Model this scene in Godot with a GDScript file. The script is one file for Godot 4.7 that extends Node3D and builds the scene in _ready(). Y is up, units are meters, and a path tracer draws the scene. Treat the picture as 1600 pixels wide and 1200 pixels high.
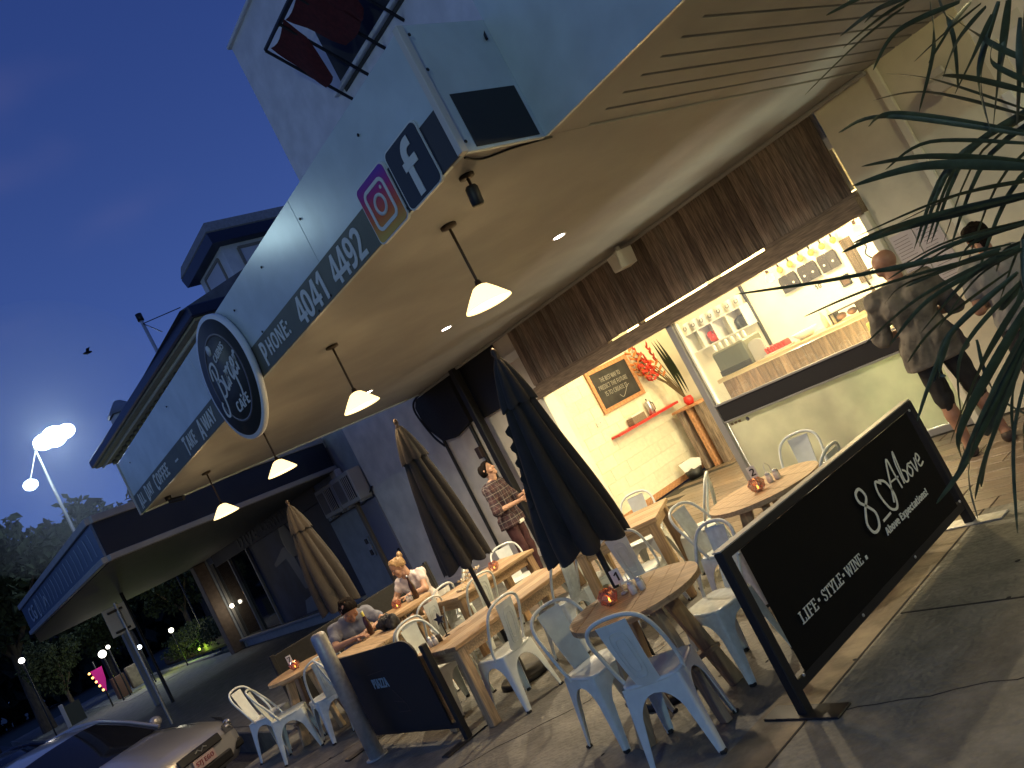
extends Node3D

var M = {}
var rng = RandomNumberGenerator.new()
var sans: SystemFont
var bold: SystemFont
var serif: SystemFont

# ---------------------------------------------------------------- mesh building
class B:
	var s = SurfaceTool.new()
	func _init():
		s.begin(Mesh.PRIMITIVE_TRIANGLES)
		flat()
	func flat():
		s.set_smooth_group(-1)
	func soft(g = 0):
		s.set_smooth_group(g)
	func tri(a, b, c, out):
		if (c - a).cross(b - a).dot(out) < 0.0:
			var t = b
			b = c
			c = t
		s.add_vertex(a)
		s.add_vertex(b)
		s.add_vertex(c)
	func q(a, b, c, d, out):
		if (c - a).cross(b - a).dot(out) + (d - a).cross(c - a).dot(out) < 0.0:
			var t = b
			b = d
			d = t
		s.add_vertex(a)
		s.add_vertex(b)
		s.add_vertex(c)
		s.add_vertex(a)
		s.add_vertex(c)
		s.add_vertex(d)
	func box(c: Vector3, sz: Vector3, bev = 0.0, bs = Basis()):
		var h = sz * 0.5
		bev = minf(bev, minf(h.x, minf(h.y, h.z)) * 0.9)
		var v = func(sg: Vector3, ax: int):
			var p = Vector3(sg.x * (h.x - bev), sg.y * (h.y - bev), sg.z * (h.z - bev))
			p[ax] = sg[ax] * h[ax]
			return c + bs * p
		for ax in 3:
			var i = (ax + 1) % 3
			var j = (ax + 2) % 3
			for sg in [-1.0, 1.0]:
				var pts = []
				for k in [[-1, -1], [1, -1], [1, 1], [-1, 1]]:
					var e = Vector3.ZERO
					e[ax] = sg
					e[i] = k[0]
					e[j] = k[1]
					pts.append(v.call(e, ax))
				var o = Vector3.ZERO
				o[ax] = sg
				q(pts[0], pts[1], pts[2], pts[3], bs * o)
			if bev > 0.0:
				for si in [-1.0, 1.0]:
					for sj in [-1.0, 1.0]:
						var lo = Vector3.ZERO
						lo[i] = si
						lo[j] = sj
						var o = bs * lo
						lo[ax] = -1
						var hi = lo
						hi[ax] = 1
						q(v.call(lo, i), v.call(hi, i), v.call(hi, j), v.call(lo, j), o)
		if bev > 0.0:
			for k in 8:
				var e = Vector3(1 if k & 1 else -1, 1 if k & 2 else -1, 1 if k & 4 else -1)
				tri(v.call(e, 0), v.call(e, 1), v.call(e, 2), bs * e)
		return self
	func bar(a: Vector3, b: Vector3, w: float, d: float, bev = 0.0, up = Vector3.UP):
		var y = (b - a).normalized()
		if absf(y.dot(up)) > 0.98:
			up = Vector3(0, 0, 1)
		var x = up.cross(y).normalized()
		return box((a + b) * 0.5, Vector3(w, a.distance_to(b), d), bev, Basis(x, y, x.cross(y)))
	func grid(rows, wrap = false, g = 0):
		soft(g)
		for i in rows.size() - 1:
			var n = rows[i].size()
			for j in (n if wrap else n - 1):
				var k = (j + 1) % n
				var a = rows[i][j]
				var b = rows[i][k]
				var c = rows[i + 1][k]
				var d = rows[i + 1][j]
				if a.distance_squared_to(b) > 1e-12:
					s.add_vertex(a)
					s.add_vertex(b)
					s.add_vertex(c)
				if c.distance_squared_to(d) > 1e-12:
					s.add_vertex(a)
					s.add_vertex(c)
					s.add_vertex(d)
		flat()
		return self
	func tube(pts, rad, n = 8, cap = true):
		var rows = []
		var up = Vector3(0.123, 0.97, 0.21)
		for i in pts.size():
			var t = (pts[mini(i + 1, pts.size() - 1)] - pts[maxi(i - 1, 0)]).normalized()
			if i == 0 and absf(t.dot(up)) > 0.9:
				up = Vector3(1, 0.1, 0.1)
			var x = up.cross(t).normalized()
			up = t.cross(x).normalized()
			var r = rad[i] if rad is Array else rad
			var row = []
			for k in n:
				var a = -TAU * k / n
				row.append(pts[i] + (x * cos(a) + up * sin(a)) * r)
			rows.append(row)
		grid(rows, true)
		if cap:
			for e in [0, rows.size() - 1]:
				var o = (pts[0] - pts[1]) if e == 0 else (pts[e] - pts[e - 1])
				for k in range(1, n - 1):
					tri(rows[e][0], rows[e][k], rows[e][k + 1], o)
		return self
	func lathe(prof, n = 16, xf = Transform3D()):
		var rows = []
		for p in prof:
			var row = []
			for k in n:
				var a = TAU * k / n
				row.append(xf * Vector3(cos(a) * p.x, p.y, sin(a) * p.x))
			rows.append(row)
		grid(rows, true)
		return self
	func prism(poly, z0: float, z1: float, xf = Transform3D()):
		var P = PackedVector2Array(poly)
		var id = Geometry2D.triangulate_polygon(P)
		var up = (xf.basis * Vector3(0, 0, 1)) * signf(z1 - z0)
		for i in range(0, id.size(), 3):
			var a = P[id[i]]
			var b = P[id[i + 1]]
			var c = P[id[i + 2]]
			tri(xf * Vector3(a.x, a.y, z1), xf * Vector3(b.x, b.y, z1), xf * Vector3(c.x, c.y, z1), up)
			tri(xf * Vector3(a.x, a.y, z0), xf * Vector3(b.x, b.y, z0), xf * Vector3(c.x, c.y, z0), -up)
		var area = 0.0
		for i in P.size():
			area += P[i].cross(P[(i + 1) % P.size()])
		for i in P.size():
			var a = P[i]
			var b = P[(i + 1) % P.size()]
			var o = Vector3(b.y - a.y, a.x - b.x, 0) * signf(area)
			q(xf * Vector3(a.x, a.y, z0), xf * Vector3(b.x, b.y, z0), xf * Vector3(b.x, b.y, z1), xf * Vector3(a.x, a.y, z1), xf.basis * o)
		return self
	func ribbon(pts, w: float, z0: float, z1: float, xf = Transform3D()):
		var n = pts.size()
		var L = []
		for i in n:
			var t = (pts[mini(i + 1, n - 1)] - pts[maxi(i - 1, 0)]).normalized()
			var o = Vector2(-t.y, t.x) * w * 0.5
			L.append([pts[i] + o, pts[i] - o])
		for i in n - 1:
			var a = L[i]
			var b = L[i + 1]
			var f = func(p, z): return xf * Vector3(p.x, p.y, z)
			var up = xf.basis * Vector3(0, 0, signf(z1 - z0))
			var t3 = pts[i + 1] - pts[i]
			var sd = xf.basis * Vector3(-t3.y, t3.x, 0)
			q(f.call(a[0], z1), f.call(b[0], z1), f.call(b[1], z1), f.call(a[1], z1), up)
			q(f.call(a[0], z0), f.call(b[0], z0), f.call(b[0], z1), f.call(a[0], z1), sd)
			q(f.call(a[1], z0), f.call(b[1], z0), f.call(b[1], z1), f.call(a[1], z1), -sd)
		return self
	func ball(c: Vector3, r: Vector3, n = 10, bs = Basis()):
		var rows = []
		for i in n + 1:
			var th = PI * i / n
			var row = []
			for k in n * 2:
				var a = TAU * k / (n * 2)
				row.append(c + bs * Vector3(r.x * sin(th) * cos(a), -r.y * cos(th), r.z * sin(th) * sin(a)))
			rows.append(row)
		grid(rows, true)
		return self
	func mesh() -> ArrayMesh:
		s.generate_normals()
		return s.commit()

func smooth2(pts, steps = 6):
	var out = []
	var n = pts.size()
	for i in n - 1:
		for k in steps:
			out.append(pts[i].cubic_interpolate(pts[i + 1], pts[maxi(i - 1, 0)], pts[mini(i + 2, n - 1)], float(k) / steps))
	out.append(pts[n - 1])
	return out

# ---------------------------------------------------------------- nodes
func obj(called: String, mesh, m, parent = self, at = Transform3D()):
	var o = MeshInstance3D.new()
	o.name = called
	o.mesh = mesh.mesh() if mesh is B else mesh
	if m != null:
		o.material_override = m
	o.transform = at
	parent.add_child(o, true)
	return o

func thing(called: String, label: String, category: String, at = Vector3.ZERO, turn = 0.0, group = ""):
	var o = Node3D.new()
	o.name = called
	o.position = at
	o.rotation.y = turn
	add_child(o, true)
	return tag(o, label, category, group)

func tag(o, label: String, category: String, group = ""):
	o.set_meta("label", label)
	o.set_meta("category", category)
	if group != "":
		o.set_meta("group", group)
	return o

func struct(o):
	o.set_meta("kind", "structure")
	return o

func stuff(o):
	o.set_meta("kind", "stuff")
	return o

func words(txt: String, font, m, parent, xf: Transform3D, w: float, h: float, called = "lettering", depth = 0.004, italic = 0.0):
	var t = TextMesh.new()
	t.text = txt
	t.font = font
	t.font_size = 48
	t.pixel_size = 0.01
	t.depth = 0.1
	t.curve_step = 4.0
	var bb = t.get_aabb()
	var sx = w / bb.size.x if w > 0.0 else h / bb.size.y
	var sy = h / bb.size.y if h > 0.0 else sx
	var o = MeshInstance3D.new()
	o.name = called
	o.mesh = t
	o.material_override = m
	var c = bb.get_center()
	o.transform = xf * Transform3D(Basis(Vector3(sx, 0, 0), Vector3(italic * sy, sy, 0), Vector3(0, 0, depth / 0.1)), Vector3(-c.x * sx, -c.y * sy, depth * 0.5))
	parent.add_child(o, true)
	return o

# ---------------------------------------------------------------- materials
func lin(r, g, b):
	return Color(r, g, b).linear_to_srgb()

func mat(c: Color, rough = 0.6, metal = 0.0):
	var m = StandardMaterial3D.new()
	m.albedo_color = c.linear_to_srgb()
	m.roughness = rough
	m.metallic = metal
	return m

func noise_tex(freq: float, sd: int, ramp: Array, size = 512, octaves = 5, kind = FastNoiseLite.TYPE_SIMPLEX_SMOOTH, gain = 0.5):
	var n = FastNoiseLite.new()
	n.seed = sd
	n.frequency = freq
	n.fractal_octaves = octaves
	n.fractal_gain = gain
	n.noise_type = kind
	var t = NoiseTexture2D.new()
	t.width = size
	t.height = size
	t.seamless = true
	t.noise = n
	var g = Gradient.new()
	var off = PackedFloat32Array()
	var cols = PackedColorArray()
	for i in ramp.size():
		off.append(ramp[i][0])
		cols.append(ramp[i][1].linear_to_srgb())
	g.offsets = off
	g.colors = cols
	t.color_ramp = g
	return t

func bump_tex(freq: float, sd: int, size = 512, octaves = 4):
	return noise_tex(freq, sd, [[0.0, Color.BLACK], [1.0, Color.WHITE]], size, octaves)

func patchy(c: Color, amount: float, freq: float, scale: Vector3, rough: float, sd: int, bump = null, bump_scale = 0.5, world = true, size = 512, octaves = 5, gain = 0.5):
	var m = StandardMaterial3D.new()
	m.albedo_texture = noise_tex(freq, sd, [[0.12, c * (1.0 - amount)], [0.45, c * (1.0 - amount * 0.25)], [0.6, c * (1.0 + amount * 0.2)], [0.9, c * (1.0 + amount)]], size, octaves, FastNoiseLite.TYPE_SIMPLEX_SMOOTH, gain)
	m.roughness = rough
	m.uv1_triplanar = true
	m.uv1_world_triplanar = world
	m.uv1_scale = scale
	if bump != null:
		m.heightmap_enabled = true
		m.heightmap_texture = bump
		m.heightmap_scale = bump_scale
		m.heightmap_deep_parallax = false
	return m

func glow(c: Color, e: float):
	var m = StandardMaterial3D.new()
	m.albedo_color = c
	m.emission_enabled = true
	m.emission = c
	m.emission_energy_multiplier = e
	m.roughness = 0.4
	return m

func glass(tint: Color, alpha: float):
	var m = StandardMaterial3D.new()
	m.transparency = BaseMaterial3D.TRANSPARENCY_ALPHA
	m.albedo_color = Color(tint.r, tint.g, tint.b, alpha)
	m.roughness = 0.03
	return m

func omni(called: String, at: Vector3, c: Color, e: float, sz = 0.05, parent = self):
	var l = OmniLight3D.new()
	l.name = called
	l.light_color = c
	l.light_energy = e
	l.light_size = sz
	l.omni_range = 60.0
	l.omni_attenuation = 2.0
	l.shadow_enabled = true
	l.position = at
	parent.add_child(l, true)
	return l

func spot(called: String, at: Vector3, c: Color, e: float, ang: float, sz = 0.05, parent = self, soft_edge = 0.6):
	var l = SpotLight3D.new()
	l.name = called
	l.light_color = c
	l.light_energy = e
	l.light_size = sz
	l.spot_range = 40.0
	l.spot_attenuation = 2.0
	l.spot_angle = ang
	l.spot_angle_attenuation = soft_edge
	l.shadow_enabled = true
	l.position = at
	l.rotation.x = -PI / 2
	parent.add_child(l, true)
	return l

func make_materials():
	sans = SystemFont.new()
	sans.font_names = PackedStringArray(["Droid Sans"])
	bold = SystemFont.new()
	bold.font_names = PackedStringArray(["Droid Sans"])
	bold.font_weight = 700
	serif = SystemFont.new()
	serif.font_names = PackedStringArray(["Droid Serif"])
	var fine = bump_tex(0.05, 3)
	M.fine = fine
	M.white_paint = patchy(Color(0.68, 0.68, 0.66), 0.07, 0.012, Vector3(0.5, 0.5, 0.5), 0.65, 5, fine, 0.15)
	M.side_wall = patchy(Color(0.66, 0.61, 0.53), 0.12, 0.01, Vector3(0.35, 0.35, 0.35), 0.8, 16, fine, 0.3)
	M.wall_white = patchy(Color(0.70, 0.69, 0.71), 0.10, 0.01, Vector3(0.35, 0.35, 0.35), 0.8, 6, fine, 0.3)
	M.fascia = patchy(Color(0.50, 0.59, 0.61), 0.08, 0.008, Vector3(0.5, 0.5, 0.5), 0.22, 7)
	M.band = patchy(Color(0.112, 0.120, 0.094), 0.12, 0.008, Vector3(0.6, 0.6, 0.6), 0.45, 8)
	M.band.metallic_specular = 0.3
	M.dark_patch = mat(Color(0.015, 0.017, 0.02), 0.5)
	M.letter_white = mat(Color(0.62, 0.65, 0.62), 0.55)
	M.beige = patchy(Color(0.64, 0.60, 0.47), 0.08, 0.01, Vector3(0.4, 0.4, 0.4), 0.7, 15, fine, 0.3)
	M.ceiling = patchy(Color(0.265, 0.26, 0.255), 0.08, 0.006, Vector3(0.4, 0.4, 0.4), 0.6, 9, fine, 0.08)
	M.black = mat(Color(0.012, 0.012, 0.013), 0.45)
	M.black_metal = mat(Color(0.014, 0.014, 0.015), 0.5, 0.1)
	M.black_fabric = patchy(Color(0.012, 0.012, 0.013), 0.35, 0.03, Vector3(1.2, 1.2, 1.2), 0.75, 10, fine, 0.1, false)
	M.bronze = mat(Color(0.045, 0.03, 0.022), 0.5, 0.5)
	M.steel = mat(Color(0.55, 0.56, 0.57), 0.32, 0.85)
	M.galv = patchy(Color(0.42, 0.43, 0.44), 0.2, 0.02, Vector3(1.5, 1.5, 1.5), 0.45, 11, null, 0.5, false)
	M.galv.metallic = 0.6
	M.chair = patchy(Color(0.70, 0.75, 0.73), 0.06, 0.02, Vector3(2, 2, 2), 0.17, 12, null, 0.5, false, 256)
	M.chair_b = patchy(Color(0.66, 0.71, 0.66), 0.10, 0.02, Vector3(2, 2, 2), 0.28, 13, null, 0.5, false, 256)
	M.chair_c = patchy(Color(0.60, 0.66, 0.67), 0.14, 0.03, Vector3(2, 2, 2), 0.24, 14, null, 0.5, false, 256)
	M.rubber = mat(Color(0.02, 0.02, 0.02), 0.8)
	for k in 3:
		var c = [Color(0.40, 0.27, 0.145), Color(0.34, 0.215, 0.11), Color(0.46, 0.32, 0.185)][k]
		var m = patchy(c, 0.32, 0.012, Vector3(0.5, 7, 7), 0.55, 20 + k, M.fine, 0.1, false)
		M["pine%d" % k] = m
		M["pinev%d" % k] = patchy(c, 0.32, 0.012, Vector3(7, 0.5, 7), 0.55, 24 + k, M.fine, 0.1, false)
	for k in 4:
		var c = [Color(0.17, 0.125, 0.093), Color(0.115, 0.083, 0.062), Color(0.24, 0.18, 0.137), Color(0.19, 0.152, 0.122)][k]
		M["clad%d" % k] = patchy(c, 0.5, 0.011, Vector3(7, 0.55, 7), 0.7, 30 + k, fine, 0.5, false)
	M.beam = patchy(Color(0.19, 0.14, 0.10), 0.4, 0.012, Vector3(0.6, 7, 7), 0.65, 40, fine, 0.3, false)
	for k in 3:
		var c = [Color(0.30, 0.165, 0.075), Color(0.21, 0.115, 0.05), Color(0.37, 0.22, 0.11)][k]
		M["counter%d" % k] = patchy(c, 0.35, 0.012, Vector3(7, 0.6, 7), 0.5, 44 + k, null, 0.3, false, 256)
	for k in 4:
		var c = [Color(0.17, 0.13, 0.095), Color(0.14, 0.105, 0.075), Color(0.205, 0.155, 0.115), Color(0.155, 0.125, 0.10)][k]
		M["plank%d" % k] = patchy(c, 0.35, 0.013, Vector3(0.7, 6, 6), 0.38, 50 + k, null, 0.3, false)
	M.concrete = patchy(Color(0.165, 0.160, 0.140), 0.28, 0.006, Vector3(0.42, 0.42, 0.42), 0.75, 60, bump_tex(0.09, 61, 512, 3), 0.6, true, 1024, 8, 0.66)
	M.concrete_edge = patchy(Color(0.21, 0.175, 0.12), 0.4, 0.012, Vector3(0.5, 0.5, 0.5), 0.8, 62, fine, 0.5)
	M.tar = patchy(Color(0.052, 0.052, 0.055), 0.35, 0.02, Vector3(0.5, 0.5, 0.5), 0.85, 63, fine, 1.2)
	M.footpath = patchy(Color(0.205, 0.198, 0.165), 0.28, 0.008, Vector3(0.33, 0.33, 0.33), 0.78, 64, bump_tex(0.12, 65, 512, 3), 0.9, true, 1024, 8, 0.70)
	M.path_light = patchy(Color(0.26, 0.25, 0.23), 0.25, 0.01, Vector3(0.2, 0.2, 0.2), 0.85, 66)
	M.soil = patchy(Color(0.04, 0.045, 0.028), 0.4, 0.01, Vector3(0.2, 0.2, 0.2), 0.9, 67)
	M.crack = mat(Color(0.03, 0.028, 0.025), 0.9)
	M.block = []
	for k in 3:
		M.block.append(patchy([Color(0.68, 0.64, 0.50), Color(0.66, 0.615, 0.475), Color(0.70, 0.66, 0.52)][k], 0.06, 0.02, Vector3(1, 1, 1), 0.6, 70 + k, fine, 0.35))
	M.mortar = mat(Color(0.67, 0.63, 0.49), 0.8)
	M.cream = patchy(Color(0.72, 0.70, 0.58), 0.05, 0.01, Vector3(0.5, 0.5, 0.5), 0.55, 74)
	M.frame_metal = mat(Color(0.30, 0.30, 0.30), 0.45, 0.4)
	M.frame_timber = patchy(Color(0.42, 0.21, 0.10), 0.25, 0.012, Vector3(6, 6, 6), 0.5, 76, null, 0.3, false, 256)
	M.chalk = patchy(Color(0.022, 0.022, 0.022), 0.4, 0.01, Vector3(1.5, 1.5, 1.5), 0.8, 77, null, 0.3, false, 256)
	M.chalk_white = mat(Color(0.26, 0.25, 0.23), 0.9)
	M.red = mat(Color(0.55, 0.025, 0.02), 0.35)
	M.umb = patchy(Color(0.031, 0.0265, 0.023), 0.2, 0.02, Vector3(1.4, 0.6, 1.4), 0.85, 80, bump_tex(0.2, 81, 256), 0.15, false)
	M.umb_dark = patchy(Color(0.022, 0.021, 0.021), 0.2, 0.02, Vector3(1.4, 0.6, 1.4), 0.85, 82, null, 0.2, false, 256)
	M.glass = glass(Color(0.92, 0.97, 0.95), 0.06)
	M.dark_glass = glass(Color(0.05, 0.06, 0.08), 0.55)
	M.plastic_white = mat(Color(0.55, 0.53, 0.48), 0.4)
	M.skin = patchy(Color(0.42, 0.24, 0.16), 0.08, 0.03, Vector3(3, 3, 3), 0.5, 84, null, 0.3, false, 256)
	M.skin_tan = patchy(Color(0.34, 0.18, 0.115), 0.1, 0.03, Vector3(3, 3, 3), 0.5, 85, null, 0.3, false, 256)
	M.hair_dark = patchy(Color(0.012, 0.009, 0.008), 0.5, 0.05, Vector3(2, 8, 2), 0.75, 86, bump_tex(0.08, 87, 256), 0.5, false, 256)
	M.hair_dark.metallic_specular = 0.15
	M.hair_blond = patchy(Color(0.36, 0.22, 0.10), 0.4, 0.05, Vector3(2, 8, 2), 0.45, 88, null, 0.3, false, 256)
	M.leaf_palm = patchy(Color(0.095, 0.112, 0.055), 0.35, 0.02, Vector3(3, 3, 3), 0.42, 90, null, 0.3, true, 256)
	M.leaf_palm.backlight_enabled = true
	M.leaf_palm.backlight = Color(0.10, 0.14, 0.04)
	M.leaf_palm_dry = mat(Color(0.15, 0.105, 0.025), 0.5)
	M.leaf = [mat(Color(0.014, 0.024, 0.008), 0.9), mat(Color(0.026, 0.040, 0.012), 0.85), mat(Color(0.010, 0.017, 0.008), 0.9)]
	for m in M.leaf:
		m.backlight_enabled = true
		m.backlight = Color(0.015, 0.03, 0.006)
	M.bark = patchy(Color(0.10, 0.075, 0.05), 0.4, 0.02, Vector3(2, 0.6, 2), 0.9, 92, fine, 1.0, false, 256)

func _ready():
	rng.seed = 77
	var cam = Camera3D.new()
	cam.name = "camera"
	cam.fov = 49.43
	cam.near = 0.05
	cam.far = 900.0
	cam.transform = Transform3D(Basis.from_euler(Vector3(deg_to_rad(3.684), deg_to_rad(50.98), deg_to_rad(-27.556)), EULER_ORDER_YXZ), Vector3(0, 1.85, 0))
	add_child(cam)
	cam.current = true
	var env = Environment.new()
	env.background_mode = Environment.BG_SKY
	var sky = Sky.new()
	var sm = ProceduralSkyMaterial.new()
	sm.sky_top_color = lin(0.0145, 0.034, 0.150)
	sm.sky_horizon_color = lin(0.078, 0.15, 0.45)
	sm.sky_curve = 0.22
	sm.ground_bottom_color = lin(0.012, 0.013, 0.018)
	sm.ground_horizon_color = lin(0.02, 0.024, 0.04)
	sm.sky_cover = cloud_cover()
	sm.sky_cover_modulate = lin(0.024, 0.016, 0.014)
	sky.sky_material = sm
	env.sky = sky
	env.background_energy_multiplier = 1.0
	env.tonemap_mode = Environment.TONE_MAPPER_LINEAR
	env.tonemap_exposure = 1.2
	env.volumetric_fog_enabled = true
	env.volumetric_fog_density = 0.0
	env.sdfgi_enabled = true
	env.ssao_enabled = true
	env.ssil_enabled = true
	var we = WorldEnvironment.new()
	we.name = "environment"
	we.environment = env
	add_child(we)
	make_materials()
	build_ground()
	build_cafe()
	build_interior()
	build_awning()
	build_dive_shop()
	build_background()
	build_street()
	build_lamps()
	build_tables()
	build_chairs()
	build_umbrellas()
	build_barriers()
	build_table_things()
	build_counter_things()
	build_people()
	build_palm()
	build_cars()

func cloud_cover():
	var im = Image.create(512, 256, false, Image.FORMAT_RGBA8)
	var n = FastNoiseLite.new()
	n.seed = 4
	n.frequency = 2.2
	n.fractal_octaves = 4
	for y in 256:
		var el = PI * (0.5 - (y + 0.5) / 256.0)
		for x in 512:
			var az = TAU * (x + 0.5) / 512.0
			var a = 0.0
			if el > 0.0:
				var d = Vector3(cos(el) * sin(az), sin(el) * 3.5, cos(el) * cos(az))
				a = clampf((n.get_noise_3dv(d * 1.3) - 0.18) * 1.6, 0.0, 0.5) * clampf(el * 4.0, 0.0, 1.0)
			im.set_pixel(x, y, Color(1, 1, 1, a))
	return ImageTexture.create_from_image(im)

# ---------------------------------------------------------------- ground
func slab(called, x0, x1, z0, z1, top, bottom, m, parent = self):
	var o = obj(called, B.new().box(Vector3((x0 + x1) / 2, (top + bottom) / 2, (z0 + z1) / 2), Vector3(absf(x1 - x0), top - bottom, absf(z1 - z0))), m, parent)
	if parent == self:
		struct(o)
	return o

func build_ground():
	var g = B.new()
	g.box(Vector3(-60, -0.62, 0), Vector3(900, 0.5, 900))
	struct(obj("ground", g, M.soil))
	var r = B.new()
	r.grid([[Vector3(60, -0.12, -3.2), Vector3(60, -0.12, 16)], [Vector3(-4, -0.12, -3.2), Vector3(-4, -0.12, 16)], [Vector3(-12, -0.31, -3.2), Vector3(-12, -0.31, 16)], [Vector3(-130, -0.34, -3.2), Vector3(-130, -0.34, 16)]])
	struct(obj("road", r, M.tar))
	# dining pavement with its build-out into the road
	var poly = [Vector2(-3.25, -5.5), Vector2(-3.25, -1.62), Vector2(-10.2, -1.62), Vector2(-10.75, -3.3), Vector2(-60, -3.3), Vector2(-60, -8.3), Vector2(-9.5, -8.3), Vector2(-9.5, -5.5)]
	var flip = Transform3D(Basis(Vector3(1, 0, 0), Vector3(0, 0, 1), Vector3(0, -1, 0)), Vector3.ZERO)
	var p = obj("dining_pavement", B.new().prism(poly, 0.0, 0.36, flip), M.concrete)
	struct(p)
	struct(obj("edging_strip", B.new().box(Vector3(-3.085, -0.08, -3.54), Vector3(0.33, 0.16, 3.9)), M.concrete_edge))
	slab("footpath", -2.92, 20.0, -5.5, -1.62, 0.0, -0.16, M.footpath)
	var kerb = B.new()
	kerb.box(Vector3(8.4, -0.085, -1.54), Vector3(23.2, 0.16, 0.155), 0.015)
	kerb.box(Vector3(-6.8, -0.17, -1.54), Vector3(7.0, 0.33, 0.15), 0.015)
	kerb.bar(Vector3(-10.28, -0.17, -1.58), Vector3(-10.83, -0.17, -3.26), 0.33, 0.155, 0.015)
	kerb.box(Vector3(-35.8, -0.17, -3.22), Vector3(50, 0.33, 0.155), 0.015)
	struct(obj("kerb", kerb, M.concrete))
	# joints and cracks that stand slightly proud as dark fillers
	var jn = B.new()
	for j in [[-2.93, -1.7, -2.935, -5.5, 0.012], [-2.9, -4.08, 6.0, -4.0, 0.012], [-2.9, -2.5, 6.0, -2.42, 0.01]]:
		var a = Vector3(j[0], 0.001, j[1])
		var b = Vector3(j[2], 0.001, j[3])
		jn.bar(a, b, j[4], 0.004)
	obj("joint", jn, M.crack, p)
	var cr = B.new()
	var lines = [[Vector2(-6.2, -2.0), Vector2(-5.0, -3.4)], [Vector2(-5.6, -1.8), Vector2(-4.3, -2.3)], [Vector2(-2.8, -3.1), Vector2(-1.2, -3.5)], [Vector2(-8.6, -1.9), Vector2(-7.4, -4.6)], [Vector2(-5.0, -3.4), Vector2(-4.6, -5.2)]]
	for l in lines:
		var pts = []
		for k in 15:
			var t = k / 14.0
			pts.append(l[0].lerp(l[1], t) + Vector2(rng.randf_range(-0.03, 0.03), rng.randf_range(-0.03, 0.03)))
		cr.ribbon(pts, 0.0045, 0.0005, 0.0025, Transform3D(Basis(Vector3(1, 0, 0), Vector3(0, 0, 1), Vector3(0, 1, 0)), Vector3.ZERO))
	obj("crack", cr, M.crack, p)
	var st = B.new()
	for k in 34:
		var c = Vector3(rng.randf_range(-9, -0.8), 0.002, rng.randf_range(-5.2, -1.8))
		st.ball(c, Vector3(rng.randf_range(0.006, 0.02), 0.0025, rng.randf_range(0.006, 0.02)), 4)
	obj("gum_spot", st, M.crack, p)
	# plank tiles in front of the shop and through the doorway
	var floor_ = struct(obj("plank_floor", B.new().box(Vector3(-4.6, -0.09, -8.3), Vector3(10.0, 0.16, 5.6)), M.crack))
	var sheets = []
	for v in 3:
		sheets.append(B.new().box(Vector3.ZERO, Vector3(1.19, 0.016, 0.193), 0.003).mesh())
	var row = 0
	var z = -5.6
	while z > -11.0:
		var x = -9.5 + fmod(row * 0.43, 1.2) - 0.6
		while x < (0.3 if z > -8.0 else -6.4):
			if x > -9.6:
				obj("plank", sheets[0], M["plank%d" % rng.randi_range(0, 3)], floor_, Transform3D(Basis(), Vector3(x + 0.6, -0.008 + rng.randf_range(-0.001, 0.001), z)))
			x += 1.2
		row += 1
		z -= 0.2
	slab("footpath_by_wall", 0.42, 20.0, -8.3, -5.5, 0.0, -0.16, M.footpath)

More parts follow.
